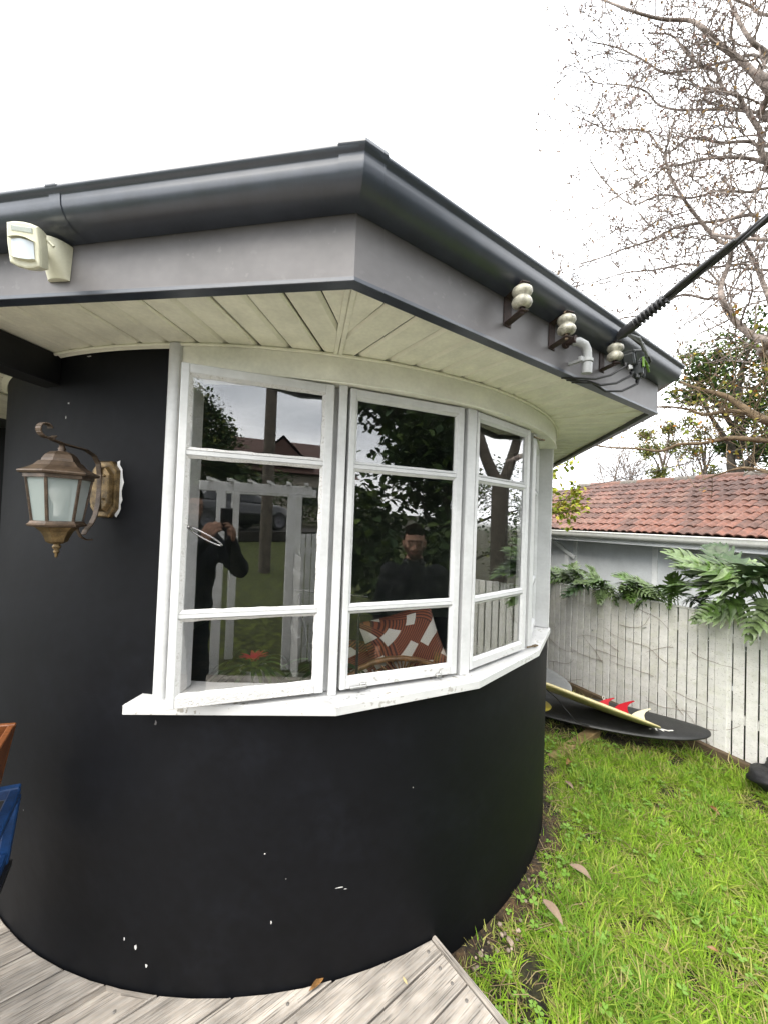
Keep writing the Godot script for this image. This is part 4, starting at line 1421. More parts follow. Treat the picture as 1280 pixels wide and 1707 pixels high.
# ---------------------------------------------------------------- insulators, cable, conduit
func service_line() -> void:
	var f1 := Vector3(-0.0897, 0, -0.884)
	var d := Vector3(0.8253, 0, -0.5647)
	var n := Vector3(0.5647, 0, 0.8253)
	var on := func(s: float, y: float, out: float) -> Vector3: return f1 + d * s + n * out + Vector3.UP * y
	var names := ["white twin shed insulator on a rusty bracket, nearest the eave corner", "white insulator with a bare bolt below, between two others", "cream insulator beside the black cable connectors"]
	var spots := [[0.520, 2.270, 0.075], [0.760, 2.265, 0.072], [1.105, 2.272, 0.065]]
	for k in 3:
		var s: float = spots[k][0]
		var y: float = spots[k][1]
		var ou: float = spots[k][2]
		var o := thing("insulator", names[k], "insulator", on.call(s, y, 0.0), "porcelain insulators on the eave fascia")
		var ib := Basis(Vector3.UP, rr(-0.3, 0.3)) * Basis(Vector3.RIGHT, rr(-0.08, 0.04))
		var c: Vector3 = on.call(s, y, ou)
		var m := MB.new()
		ib = ib.scaled_local(Vector3.ONE * 0.86)
		m.lathe([Vector2(0.012, -0.037), Vector2(0.022, -0.036), Vector2(0.031, -0.029), Vector2(0.0345, -0.019), Vector2(0.031, -0.009), Vector2(0.024, -0.002), Vector2(0.023, 0.002), Vector2(0.030, 0.007), Vector2(0.0345, 0.016), Vector2(0.032, 0.027), Vector2(0.022, 0.035), Vector2(0.010, 0.037)], Transform3D(ib, c), 22)
		obj("spool", m, M.porcelain, o)
		var b := MB.new()
		b.beam(on.call(s + 0.028, y - 0.05, 0.002), on.call(s + 0.028, y + 0.042, 0.002), 0.004, 0.036, 0.001, d)
		b.beam(on.call(s + 0.026, y + 0.039, 0.0), on.call(s, y + 0.041, ou + 0.014), 0.026, 0.004, 0.001)
		b.beam(on.call(s + 0.026, y - 0.043, 0.0), on.call(s, y - 0.041, ou + 0.012), 0.026, 0.004, 0.001)
		obj("bracket", b, M.rusty_iron, o)
		var p := MB.new()
		p.tube([c + ib * Vector3(0, -0.056, 0), c + ib * Vector3(0, 0.048, 0)], 0.0055, 8)
		p.tube([c + ib * Vector3(0, 0.044, 0), c + ib * Vector3(0, 0.051, 0)], 0.011, 6)
		obj("bolt", p, M.rusty_iron if k != 1 else M.dead_leaf, o)
	var rb := MB.new()
	var e0: Vector3 = on.call(0.868, 2.262, 0.0)
	rb.tube([e0, e0 + n * 0.012], 0.021, 6)
	rb.tube([e0 + n * 0.012, e0 + n * 0.018, e0 + n * 0.045], [0.016, 0.014, 0.014], 10)
	var hook := thing("rusty_hook", "rusty iron eye bolt beside the grey conduit elbow", "bolt", e0)
	obj("plate", rb, M.rusty_iron, hook)
	# conduit elbow
	var ce := thing("conduit_elbow", "grey plastic conduit elbow strapped to the fascia edge", "conduit", on.call(0.9, 2.16, 0.03))
	var cm := MB.new()
	cm.tube([on.call(0.872, 2.258, 0.030), on.call(0.885, 2.256, 0.045), on.call(0.905, 2.247, 0.055), on.call(0.916, 2.230, 0.058), on.call(0.920, 2.208, 0.058), on.call(0.922, 2.172, 0.056)], [0.014, 0.0155, 0.0155, 0.0155, 0.0155, 0.0155], 16)
	cm.tube([on.call(0.922, 2.186, 0.0575), on.call(0.923, 2.150, 0.055)], 0.0175, 16)
	obj("pipe", cm, M.conduit_grey, ce)
	var sd := MB.new()
	sd.tube([on.call(0.921, 2.200, 0.058), on.call(0.921, 2.190, 0.0575)], 0.0195, 16)
	sd.beam(on.call(0.905, 2.195, 0.045), on.call(0.902, 2.195, 0.0), 0.012, 0.010, 0.001)
	sd.box(Transform3D(Basis(d, Vector3.UP, n), on.call(0.895, 2.195, 0.050)), Vector3(0.02, 0.018, 0.014), 0.002)
	obj("saddle", sd, M.conduit_grey, ce)
	# connectors
	var cn_names := ["grey black cable connector next to the cream insulator", "black cable connector with a green tape flag"]
	var spec := [[1.150, 2.248, 0.095, 0.05], [1.215, 2.222, 0.098, -0.25]]
	for k in 2:
		var c: Vector3 = on.call(spec[k][0], spec[k][1], spec[k][2])
		var o := thing("cable_connector", cn_names[k], "connector", c, "")
		var cb := Basis(d, Vector3.UP, n) * Basis(Vector3.BACK, spec[k][3] + 0.35) * Basis(Vector3.UP, 0.3)
		var m := MB.new()
		m.box(Transform3D(cb, c), Vector3(0.058, 0.048, 0.040), 0.006)
		m.box(Transform3D(cb, c + cb * Vector3(0, 0.026, 0)), Vector3(0.044, 0.012, 0.046), 0.003)
		m.box(Transform3D(cb, c + cb * Vector3(0.022, -0.002, 0.018)), Vector3(0.008, 0.052, 0.012), 0.002)
		obj("body", m, M.connector_black, o)
		var bl := MB.new()
		bl.tube([c + cb * Vector3(-0.02, -0.02, 0.0), c + cb * Vector3(-0.024, -0.036, 0)], 0.009, 10)
		bl.tube([c + cb * Vector3(0.016, -0.02, 0.0), c + cb * Vector3(0.018, -0.038, 0)], 0.009, 10)
		obj("bolt", bl, M.bare_metal if k == 0 else M.connector_black, o)
		if k == 1:
			var g := MB.new()
			g.box(Transform3D(cb, c + cb * Vector3(-0.024, 0.020, 0.022)), Vector3(0.022, 0.036, 0.006), 0.001)
			g.beam(c + cb * Vector3(-0.018, 0.034, 0.022), c + cb * Vector3(0.026, 0.010, 0.034), 0.008, 0.003, 0.0005)
			g.beam(c + cb * Vector3(0.010, 0.014, 0.030), c + cb * Vector3(0.050, -0.004, 0.034), 0.007, 0.003, 0.0005)
			obj("flag", g, M.tape_green, o)
	# overhead service cable running up to the street pole, with its preformed grip
	var a: Vector3 = Vector3(0.876, 2.338, -1.402)
	var far := Vector3(2.49, 6.8, 5.82)
	var near := Vector3(1.037, 2.481, -1.05)
	var dirc := (near - a).normalized()
	var sc := thing("service_cable", "thick black twisted overhead cable rising from the eave to the right", "cable", a)
	for k in 4:
		var m := MB.new()
		var pts := []
		var along := [0.0, 0.02, 0.045, 0.07]
		var t := 0.06
		while t < 1.0:
			along.append(t + 0.02)
			t += 0.02
		for q in [1.3, 2.0, 3.0, 4.5, 6.0, 7.5]:
			along.append(q)
		for q in along:
			var ang: float = q * 14.0 + k * PI / 2
			var sx := dirc.cross(Vector3.UP).normalized()
			var sy := sx.cross(dirc)
			var base: Vector3 = a + dirc * q
			if q > 0.9:
				var w: float = (q - 0.9) / 6.6
				base = (a + dirc * 0.9).lerp(far, w) - Vector3.UP * 0.55 * w * (1.0 - w)
			pts.append(base + (sx * cos(ang) + sy * sin(ang)) * 0.0062)
		m.tube(pts, 0.0058, 7)
		obj("conductor", m, M.cable_black, sc)
	var gr := MB.new()
	var coil := []
	for j in 140:
		var q := 0.012 + 0.125 * j / 139.0
		var ang := j * 0.40
		var sx := dirc.cross(Vector3.UP).normalized()
		var sy := sx.cross(dirc)
		coil.append(a + dirc * q + (sx * cos(ang) + sy * sin(ang)) * 0.0165)
	gr.tube(coil, 0.0048, 6)
	obj("grip_coil", gr, M.cable_black, sc)
	var tail := MB.new()
	var sx2 := dirc.cross(Vector3.UP).normalized()
	tail.tube([a + dirc * 0.14 + sx2 * 0.016, a + dirc * 0.24 + sx2 * 0.016, a + dirc * 0.34 + sx2 * 0.014], [0.007, 0.008, 0.006], 8)
	tail.tube([a + dirc * 0.10 - sx2 * 0.012, a + dirc * 0.22 - sx2 * 0.011, a + dirc * 0.30 - sx2 * 0.010], [0.005, 0.006, 0.004], 8)
	obj("grip_tail", tail, M.cable_black, sc)
	var th := MB.new()
	th.tube([a - dirc * 0.045, a - dirc * 0.02, a + dirc * 0.03], [0.010, 0.020, 0.020], 10)
	th.tube([a - dirc * 0.035 + Vector3.UP * 0.01, a - dirc * 0.05 - Vector3.UP * 0.02, on.call(1.09, 2.31, 0.05)], 0.006, 8)
	obj("thimble", th, M.cable_black, sc)
	# loops from the cable end into the connectors, and three leads back under the eave edge
	var lo_names := ["grey cable loop, upper one, from the cable end to the connectors", "grey cable loop, lower one, hanging over the gutter face", "thin dark cable loop outermost by the gutter"]
	for k in 3:
		var o := thing("cable_loop", lo_names[k], "cable", a)
		var m := MB.new()
		var e: Vector3 = on.call(1.175 + 0.045 * k, 2.272 - 0.022 * k, 0.100)
		var s := a - dirc * 0.02
		m.tube([s, s + n * 0.015 - Vector3.UP * 0.012, s + d * (0.045 + 0.025 * k) + n * 0.035 - Vector3.UP * (0.020 + 0.012 * k), s + d * (0.085 + 0.03 * k) + n * 0.035 - Vector3.UP * (0.055 + 0.012 * k), e + Vector3.UP * 0.02 + d * 0.015, e], 0.0055 if k < 2 else 0.004, 8)
		obj("lead", m, M.cable_grey if k < 2 else M.cable_black, o)
	var le_names := ["black lead nearest the conduit, from connector to eave edge", "middle black lead hanging under the connectors", "black lead farthest right, looping under the second connector"]
	for k in 3:
		var o := thing("cable_lead", le_names[k], "cable", on.call(1.0, 2.16, 0.05))
		var m := MB.new()
		var s: Vector3 = on.call(1.125 + 0.05 * k, 2.215 - 0.022 * k, 0.095)
		var e: Vector3 = on.call(0.955 + 0.035 * k, 2.150, 0.020)
		m.tube([s + Vector3.UP * 0.012, s, s.lerp(e, 0.35) - Vector3.UP * (0.018 + 0.006 * k), s.lerp(e, 0.7) - Vector3.UP * (0.016 + 0.008 * k), e, e - n * 0.05 - d * 0.05 + Vector3.UP * 0.004], [0.009, 0.0045, 0.0045, 0.0045, 0.0045, 0.0045], 8)
		obj("lead", m, M.cable_black, o)
	# thin wires against the sky
	var wires := [["thin power line passing low behind the eave tip on the right", Vector3(2.2, 2.05, -9.5), Vector3(9.0, 4.1, -6.2)], ["upper thin power line behind the bare branches", Vector3(3.8, 5.6, -9.5), Vector3(9.0, 9.2, -7.0)]]
	for w in wires:
		var o := thing("power_line", w[0], "wire", w[1])
		var m := MB.new()
		var pts := []
		for k in 13:
			var t := k / 12.0 * 1.6 - 0.4
			pts.append(w[1].lerp(w[2], t) - Vector3.UP * 0.25 * (1.0 - pow(2.0 * t - 1.0, 2)))
		m.tube(pts, 0.008, 5)
		obj("wire", m, M.cable_black, o)

# ---------------------------------------------------------------- surfboards and what lies by the fence
func board_mesh(l: float, w: float, th: float, nose: float, rocker: float) -> MB:
	# lies along +x from tail (0) to nose (l), deck up
	var m := MB.new()
	var ring := 20
	m.sheet(48, ring, func(uu: float, v: float):
		var u := 0.5 - 0.5 * cos(PI * uu)
		var half := 0.5 * w * pow(maxf(0.0, sin(PI * pow(clampf(u, 0.0, 1.0), nose))), 0.45)
		var t := th * (0.25 + 0.75 * pow(maxf(0.0, sin(PI * clampf(u, 0.0, 1.0))), 0.5)) * (1.0 if u > 0.0 and u < 1.0 else 0.05)
		var a := TAU * v
		var ca := cos(a); var sa := sin(a)
		var z := half * signf(ca) * pow(absf(ca), 0.75)
		var y := 0.5 * t * signf(sa) * pow(absf(sa), 0.7)
		return Vector3(u * l, y + rocker * pow(2.0 * u - 1.0, 4.0) * (1.0 if u > 0.5 else 0.6) + th * 0.5, z), true)
	return m

func boards() -> void:
	var turn := func(dir: Vector3, roll: float) -> Basis:
		var x := dir.normalized()
		var z := x.cross(Vector3.UP).normalized()
		var y := z.cross(x)
		return Basis(x, y, z) * Basis(Vector3.RIGHT, roll)
	# long black board: its broad nose on the right
	var b1 := Vector3(1.19, -0.135, -3.92)
	var dir1 := Vector3(1.50, 0.045, 0.79)
	var o := thing("long_surfboard", "dull black foam longboard lying under the cream surfboard", "surfboard", b1)
	var bs: Basis = turn.call(dir1, 0.05)
	var m := board_mesh(1.70, 0.54, 0.075, 0.86, 0.035)
	var hull := obj("hull", m, M.foam_black, o, false)
	hull.basis = bs
	# cream board upside down on top, fins in the air
	var b2 := Vector3(2.27, -0.022, -3.11)
	var dir2 := Vector3(-0.86, 0.155, -0.50)
	var c := thing("surfboard", "cream surfboard resting fins up on the black longboard", "surfboard", b2)
	var cb: Basis = turn.call(dir2, 0.46)
	var cm := board_mesh(1.35, 0.47, 0.050, 0.92, 0.02)
	var ch := obj("hull", cm, M.board_cream, c, false)
	ch.basis = cb
	var fin := func(called: String, at: Vector3, size: float, mt: Material, lean: float) -> MeshInstance3D:
		var f := MB.new()
		var outl := []
		for k in 11:
			var t := k / 10.0
			outl.append(Vector2(0.050 - 0.118 * pow(t, 1.5), 0.108 * t))
		for k in 10:
			var t := maxf(0.0, 0.97 - 0.97 * k / 9.0)
			outl.append(Vector2(-0.050 - 0.030 * pow(t, 2.2) + 0.020 * sin(PI * t), 0.106 * t))
		var pv := PackedVector2Array()
		for q in outl:
			pv.append(Vector2(q.x, q.y) * size)
		f.slab(pv, -0.0035, 0.0035)
		var mi := obj(called, f, mt, c, false)
		# slab lies level: x stays, its z becomes height; the tip sweeps back to the tail
		mi.basis = cb * Basis(Vector3(-1, 0, 0), Vector3(0, sin(lean), cos(lean)), Vector3(0, cos(lean), -sin(lean))).orthonormalized()
		mi.basis = cb * Basis(Vector3.RIGHT, lean) * Basis(Vector3(1, 0, 0), Vector3(0, 0, 1), Vector3(0, 1, 0))
		mi.position = cb * at
		return mi
	var f1: MeshInstance3D = fin.call("fin", Vector3(0.155, 0.045, -0.02), 1.0, M.fin_cream, 0.0)
	f1.set_meta("label", "cream centre fin")
	var f2: MeshInstance3D = fin.call("fin", Vector3(0.285, 0.046, -0.12), 1.0, M.fin_red, -0.15)
	f2.set_meta("label", "plain red side fin")
	var f3: MeshInstance3D = fin.call("fin", Vector3(0.40, 0.046, 0.10), 0.95, M.fin_red, 0.15)
	f3.set_meta("label", "red side fin with a white looped mark")
	# white looped mark printed on the fin
	var lp := MB.new()
	var lpts := []
	for k in 30:
		var a := lerpf(-0.6, PI * 2.0 + 0.6, k / 29.0)
		lpts.append(Vector3(0.002 + 0.016 * sin(a * 2.0) * 0.6 - 0.010 * cos(a), 0.0045, 0.050 - 0.036 * cos(a)))
	lp.tube(lpts, 0.0028, 5)
	var lo := obj("loop_mark", lp, M.print_white, f3, false)
	var wm := MB.new()
	wm.box(Transform3D(Basis(), Vector3(0.010, 0.0042, 0.014)), Vector3(0.05, 0.001, 0.007))
	wm.box(Transform3D(Basis(), Vector3(0.012, 0.0042, 0.026)), Vector3(0.02, 0.001, 0.005))
	obj("print_mark", wm, M.print_white, f2, false)
	# leash across the boards and the white tail print
	var ls := thing("leash", "thin dark leash cord hanging across the cream surfboard", "cord", Vector3(1.6, 0.05, -3.4))
	var lm := MB.new()
	lm.tube([Vector3(1.52, 0.115, -3.62), Vector3(1.56, 0.10, -3.40), Vector3(1.62, 0.03, -3.30), Vector3(1.70, -0.06, -3.30), Vector3(1.80, -0.08, -3.29)], 0.004, 6)
	obj("cord", lm, M.cable_black, ls)
	var wp := MB.new()
	for k in 5:
		var q := Vector3(2.27 + 0.03 * k, -0.040 + 0.003 * k, -3.21 + 0.012 * k)
		wp.box(Transform3D(Basis(Vector3.UP, 0.5 + k * 0.7), q), Vector3(0.055, 0.004, 0.012), 0.001)
	tag(obj("paper_scrap", wp, M.print_white), "torn white scrap lying on the black longboard beside the cream tail", "scrap")
	# yellow edge of a third board, mostly behind the wall
	var y := thing("yellow_board", "yellow rounded board tip lying between wall corner and longboard", "board", Vector3(1.2, -0.13, -3.7))
	var ym := board_mesh(0.42, 0.30, 0.05, 1.0, 0.0)
	var yo := obj("hull", ym, M.board_yellow, y, false)
	yo.basis = turn.call(Vector3(-0.9, 0.02, -0.42), 0.0)
	y.position = Vector3(1.60, -0.090, -3.56)
	# grey board leaning behind on the fence
	var gy := thing("grey_board", "grey board edge leaning on the fence behind the cream surfboard", "board", Vector3(1.9, 0, -4.2))
	var gm := board_mesh(0.9, 0.36, 0.05, 1.0, 0.0)
	var go := obj("hull", gm, M.conduit_grey, gy, false)
	go.basis = turn.call(Vector3(-0.447, -0.05, -0.894), -0.6)
	gy.position = Vector3(2.05, -0.17, -4.10)
	# sawn timber and gravel
	var tb := thing("timber_block", "short sawn timber under the black longboard at the lawn edge", "timber", Vector3(1.6, -0.22, -3.2))
	var tm := MB.new()
	tm.beam(Vector3(1.36, -0.215, -3.00), Vector3(1.93, -0.195, -3.42), 0.085, 0.075, 0.004)
	obj("beam", tm, M.new_timber, tb)
	var gx := []
	var gc := []
	var st := MB.new()
	st.lathe([Vector2(0.0, -0.5), Vector2(0.4, -0.35), Vector2(0.55, 0.0), Vector2(0.36, 0.36), Vector2(0.0, 0.45)], Transform3D(), 6, true)
	for k in 1500:
		var p := Vector3(rr(1.08, 1.65), 0, rr(-4.4, -3.02))
		if (p.x - CX) ** 2 + (p.z - CZ) ** 2 < (R + 0.02) ** 2 and p.z > CZ: continue
		p.y = -0.225 + rr(-0.004, 0.012)
		var s := rr(0.009, 0.021)
		gx.append(Transform3D(Basis.from_euler(Vector3(rr(0, 6), rr(0, 6), rr(0, 6))).scaled(Vector3(s, s * rr(0.6, 1), s * rr(0.7, 1.2))), p))
		var q := rr(0.6, 1.3)
		gc.append(Color(q, q * rr(0.88, 0.98), q * rr(0.78, 0.95)))
	tag(many("gravel", st.mesh(M.gravel_stone), gx, gc), "pale pebbles between the wall and the boards", "gravel")
	# black bag at the right edge
	var bg := thing("black_bag", "slumped black fabric bag leaning on the fence foot at right edge", "bag", Vector3(3.0, -0.28, -2.75))
	var bm := MB.new()
	var bc := Vector3(2.985, -0.165, -2.72)
	var nz := FastNoiseLite.new()
	nz.seed = 8
	nz.frequency = 4.0
	bm.sheet(22, 16, func(u: float, v: float):
		var a := TAU * u
		var ph := PI * (v - 0.5)
		var dd := Vector3(cos(a) * cos(ph), sin(ph), sin(a) * cos(ph))
		var rad := 1.0 + 0.35 * nz.get_noise_3dv(dd * 0.7)
		var q := Vector3(dd.x * 0.22, dd.y * 0.14, dd.z * 0.24) * rad
		q += Vector3(-0.10, 0.035, -0.02) * pow(maxf(0.0, -dd.x), 4.0)
		return bc + q)
	obj("sack", bm, M.bag_black, bg)
	# two furniture corners at the left edge
	var bx := thing("brown_box", "varnished brown timber box corner at the left edge, above blue crate", "box", Vector3(-1.3, 0.5, -1.0))
	var bmb := MB.new()
	var q1 := Basis(Vector3.UP, 0.55) * Basis(Vector3.BACK, -0.16)
	var k1 := Vector3(-1.275, 0.800, -1.085)
	for e in [[Vector3(0, 0, 0.15), Vector3(0.32, 0.20, 0.018)], [Vector3(0, 0, -0.15), Vector3(0.32, 0.20, 0.018)], [Vector3(0.15, 0, 0), Vector3(0.018, 0.20, 0.282)], [Vector3(-0.15, 0, 0), Vector3(0.018, 0.20, 0.282)], [Vector3(0, -0.09, 0), Vector3(0.282, 0.018, 0.282)]]:
		var bm2 := MB.new()
		bm2.box(Transform3D(q1, k1 + q1 * e[0]), e[1], 0.003)
		obj("board", bm2, M.brown_wood, bx)
	var cr := thing("blue_crate", "blue plastic crate at the left edge below the brown box", "crate", Vector3(-1.3, 0.3, -1.0))
	var q2 := Basis(Vector3.UP, 0.55) * Basis(Vector3.BACK, -0.10)
	var k2 := Vector3(-1.275, 0.540, -1.10)
	for e in [[Vector3(0, 0.11, 0.16), Vector3(0.34, 0.035, 0.03)], [Vector3(0, 0.11, -0.16), Vector3(0.34, 0.035, 0.03)], [Vector3(0.16, 0.11, 0), Vector3(0.03, 0.035, 0.29)], [Vector3(-0.16, 0.11, 0), Vector3(0.03, 0.035, 0.29)], [Vector3(0.16, -0.015, 0.16), Vector3(0.03, 0.215, 0.03)], [Vector3(0.16, -0.015, -0.16), Vector3(0.03, 0.215, 0.03)], [Vector3(-0.16, -0.015, 0.16), Vector3(0.03, 0.215, 0.03)], [Vector3(-0.16, -0.015, -0.16), Vector3(0.03, 0.215, 0.03)], [Vector3(0, -0.11, 0), Vector3(0.29, 0.02, 0.29)], [Vector3(0.16, -0.10, 0), Vector3(0.02, 0.04, 0.29)], [Vector3(0, -0.10, 0.16), Vector3(0.29, 0.04, 0.02)]]:
		var m3 := MB.new()
		m3.box(Transform3D(q2, k2 + q2 * e[0]), e[1], 0.004)
		obj("bar", m3, M.blue_plastic, cr)
	var st2 := thing("side_stand", "dark stand carrying crate and box beside the black wall", "stand", Vector3(-1.3, 0, -1.05))
	for e in [[-0.13, -0.13], [0.13, -0.13], [-0.13, 0.13], [0.13, 0.13]]:
		var m4 := MB.new()
		var q: Vector3 = q2 * Vector3(e[0], 0, e[1])
		m4.beam(Vector3(k2.x + q.x, 0.0, k2.z + q.z), Vector3(k2.x + q.x, 0.41 + q.y, k2.z + q.z), 0.025, 0.025, 0.002, Vector3.RIGHT)
		obj("leg", m4, M.stand_black, st2)
	var m5 := MB.new()
	m5.box(Transform3D(q2, k2 - Vector3.UP * 0.132), Vector3(0.34, 0.02, 0.34), 0.002)
	obj("top", m5, M.stand_black, st2)

# ---------------------------------------------------------------- philodendrons on the fence
func philo_leaf(size: float, droop: float, lobes: int, twist: float) -> MB:
	# leaf along +z from its stalk at the origin, upper side +y; deep finger lobes with wavy edges
	var m := MB.new()
	var rib := func(t: float) -> Vector3:
		return Vector3(0.02 * sin(t * 3.0) * twist, -droop * t * t * size + 0.05 * size * sin(t * PI), t * size * (1.0 - 0.18 * droop * t))
	m.sheet(14, 4, func(u: float, v: float):
		var w := size * (0.075 * sin(PI * clampf(u * 0.92 + 0.06, 0, 1)) + 0.022)
		var x := (v * 2.0 - 1.0) * w
		var q: Vector3 = rib.call(u)
		return q + Vector3(x, 0.32 * absf(x), 0))
	for sd in [-1.0, 1.0]:
		for k in lobes:
			var t0 := lerpf(0.03, 0.90, k / float(lobes - 1))
			var ln := size * lerpf(0.26, 0.50, sin(PI * clampf(t0 * 0.85 + 0.18, 0, 1))) * (1.0 - 0.35 * t0)
			var ang := lerpf(1.95, 0.50, pow(t0, 0.85))
			var wb := size * 0.072
			var base: Vector3 = rib.call(t0)
			m.sheet(7, 3, func(u: float, v: float):
				var wave := 1.0 + 0.22 * sin(u * 9.0 + k * 1.7 + sd)
				var w := wb * (1.0 - 0.80 * pow(u, 1.6)) * wave * (0.75 + 0.5 * sin(PI * minf(u + 0.2, 1.0)))
				var bend := ang - 0.35 * u
				var d := Vector3(sin(bend) * sd, 0, cos(bend))
				var pr := Vector3(d.z, 0, -d.x)
				var lift := 0.10 * sin(u * 2.6 + k) * ln - 0.42 * u * u * ln * (0.5 + droop) + 0.16 * ln * u
				return base + d * (u * ln) + pr * ((v * 2.0 - 1.0) * w) + Vector3.UP * (lift + 0.22 * absf(v * 2.0 - 1.0) * w), sd < 0.0)
	return m

func plants() -> void:
	var leaves := []
	for k in 5:
		leaves.append(philo_leaf(1.0, [0.12, 0.35, 0.55, 0.8, 0.25][k], [8, 7, 8, 7, 9][k], [1.0, -1.0, 0.4, -0.6, 0.8][k]))
	var mats := [M.philo_green, M.philo_pale, M.philo_dark]
	var meshes := []
	for mt in mats:
		for l in leaves:
			meshes.append(l.mesh(mt))
	var spec := [
		["silvery lobed philodendron spilling over the fence beside the house corner", FP + FD * -1.15 + FN * 0.08 + Vector3.UP * 0.84, 46, 0.27, 0.62, 0.16],
		["large bright lobed philodendron hanging over the fence at the right edge", FP + FD * 0.36 + FN * 0.10 + Vector3.UP * 1.06, 42, 0.44, 0.30, 0.30],
		["low philodendron between the two larger ones on the fence top", FP + FD * -0.42 + FN * 0.12 + Vector3.UP * 0.82, 12, 0.27, 0.20, 0.14]]
	for sp in spec:
		var c: Vector3 = sp[1]
		var o := thing("philodendron", sp[0], "plant", Vector3(c.x, -0.4, c.z) + FN * 0.15, "philodendrons along the fence")
		var st := MB.new()
		st.tube([Vector3(c.x, -0.55, c.z) + FN * 0.2, Vector3(c.x, 0.1, c.z) + FN * 0.26, c + FN * 0.12 - Vector3.UP * 0.15], [0.045, 0.04, 0.03], 8)
		obj("stem", st, M.bark_dark, o)
		for k in sp[2]:
			var along := rr(-1.0, 1.0)
			var mi := MeshInstance3D.new()
			mi.name = "leaf" if k == 0 else "leaf_%03d" % k
			var pick: int = rng.randi_range(0, 4) + 5 * [0, 0, 1, 1, 0, 2][rng.randi_range(0, 5)]
			mi.mesh = meshes[pick]
			var outw := -FN * rr(0.1, 1.0) + FD * (along * 1.25 + rr(-0.3, 0.3)) + Vector3.UP * (rr(-0.25, 0.85))
			if rng.randf() < 0.25:
				outw = FN * rr(0.2, 0.8) + FD * along + Vector3.UP * rr(0.4, 1.0)
			var z := outw.normalized()
			var upv := (Vector3.UP * 0.9 - FN * 0.35 + Vector3(rr(-0.3, 0.3), 0, rr(-0.3, 0.3)))
			var x := upv.cross(z).normalized()
			var y := z.cross(x)
			var s: float = sp[3] * rr(0.75, 1.2)
			var p: Vector3 = c + FD * along * sp[4] + Vector3.UP * (rr(0.0, sp[5]) * (1.0 - 0.5 * absf(along))) + z * 0.06 + FN * rr(-0.02, 0.10)
			# keep blades from cutting through the palings
			if sp[3] > 0.4 and k % 7 == 3:
				p = c - FN * rr(0.12, 0.18) + FD * along * 0.26 + Vector3.UP * rr(-0.08, 0.04)
				z = (-FN * 0.75 + FD * along * 0.8 - Vector3.UP * rr(0.1, 0.45)).normalized()
				x = (Vector3.UP * 0.6 - FN).cross(z).normalized()
				y = z.cross(x)
				s *= 0.85
			elif (p - FP).dot(FN) + z.dot(FN) * s < 0.0 and p.y < 0.97:
				p.y = 0.97 + rr(0.0, 0.05)
			mi.transform = Transform3D(Basis(x, y, z).scaled_local(Vector3.ONE * s), p - o.position)
			o.add_child(mi, true)
			var pe := MB.new()
			var root: Vector3 = c + FN * 0.10 - Vector3.UP * 0.12 + FD * along * sp[4] * 0.5
			pe.tube([root, root.lerp(p, 0.5) + Vector3.UP * 0.05, p], [0.006, 0.005, 0.004], 5)
			obj("stalk", pe, M.philo_green, o)

# ---------------------------------------------------------------- trees
func smooth_line(pts: Array, per: int) -> Array:
	var o := []
	for i in pts.size() - 1:
		var p0: Vector3 = pts[maxi(i - 1, 0)]
		var p1: Vector3 = pts[i]
		var p2: Vector3 = pts[i + 1]
		var p3: Vector3 = pts[mini(i + 2, pts.size() - 1)]
		for k in per:
			o.append(p1.cubic_interpolate(p2, p0, p3, k / float(per)))
	o.append(pts[-1])
	return o

func twig(m: MB, p: Vector3, d: Vector3, ln: float, rad: float, depth: int, tips: Array, wig := 0.28) -> void:
	var n := maxi(3, int(ln / 0.11))
	var pts := [p]
	var rads := [rad]
	var q := p
	for k in n:
		d = (d + Vector3(rr(-1, 1), rr(-0.8, 1.0), rr(-1, 1)) * wig + Vector3.UP * 0.03).normalized()
		q += d * ln / n
		pts.append(q)
		rads.append(maxf(0.0058, rad * lerpf(1.0, 0.45, (k + 1.0) / n)))
		if depth > 0 and k > 0 and rng.randf() < (0.62 if depth > 1 else 0.55):
			var s := d.cross(Vector3(rr(-1, 1), rr(-1, 1), rr(-1, 1)).normalized()).normalized()
			twig(m, q, (d * 0.55 + s * 0.85).normalized(), ln * rr(0.32, 0.62), rads[-1] * 0.62, depth - 1, tips, wig)
		if depth <= 1 and k > 0 and rng.randf() < 0.55:
			tips.append([q, d])
	tips.append([q, d])
	m.tube(pts, rads, 4 if rad > 0.006 else 3, false)

func leaf_mesh(l: float, w: float, mt: Material) -> ArrayMesh:
	var m := MB.new()
	for sd in [-1.0, 1.0]:
		m.face([Vector3(0, 0, 0), Vector3(sd * w * 0.5, 0.18 * w, l * 0.35), Vector3(sd * w * 0.38, 0.12 * w, l * 0.7), Vector3(0, 0, l)], Vector3(0, -5, 0))
	return m.mesh(mt)

func spread(tips: Array, per: int, size: Vector2, jitter: float, cols: Array, xs: Array, cs: Array) -> void:
	for t in tips:
		for k in per:
			var b := Basis.from_euler(Vector3(rr(-1.2, 1.2), rr(0, TAU), rr(-0.8, 0.8)))
			xs.append(Transform3D(b.scaled_local(Vector3.ONE * rr(size.x, size.y)), t[0] + Vector3(rr(-1, 1), rr(-1, 1), rr(-1, 1)) * jitter))
			var c: Color = cols[rng.randi_range(0, cols.size() - 1)]
			var q := rr(0.7, 1.25)
			cs.append(Color(c.r * q, c.g * q, c.b * q))

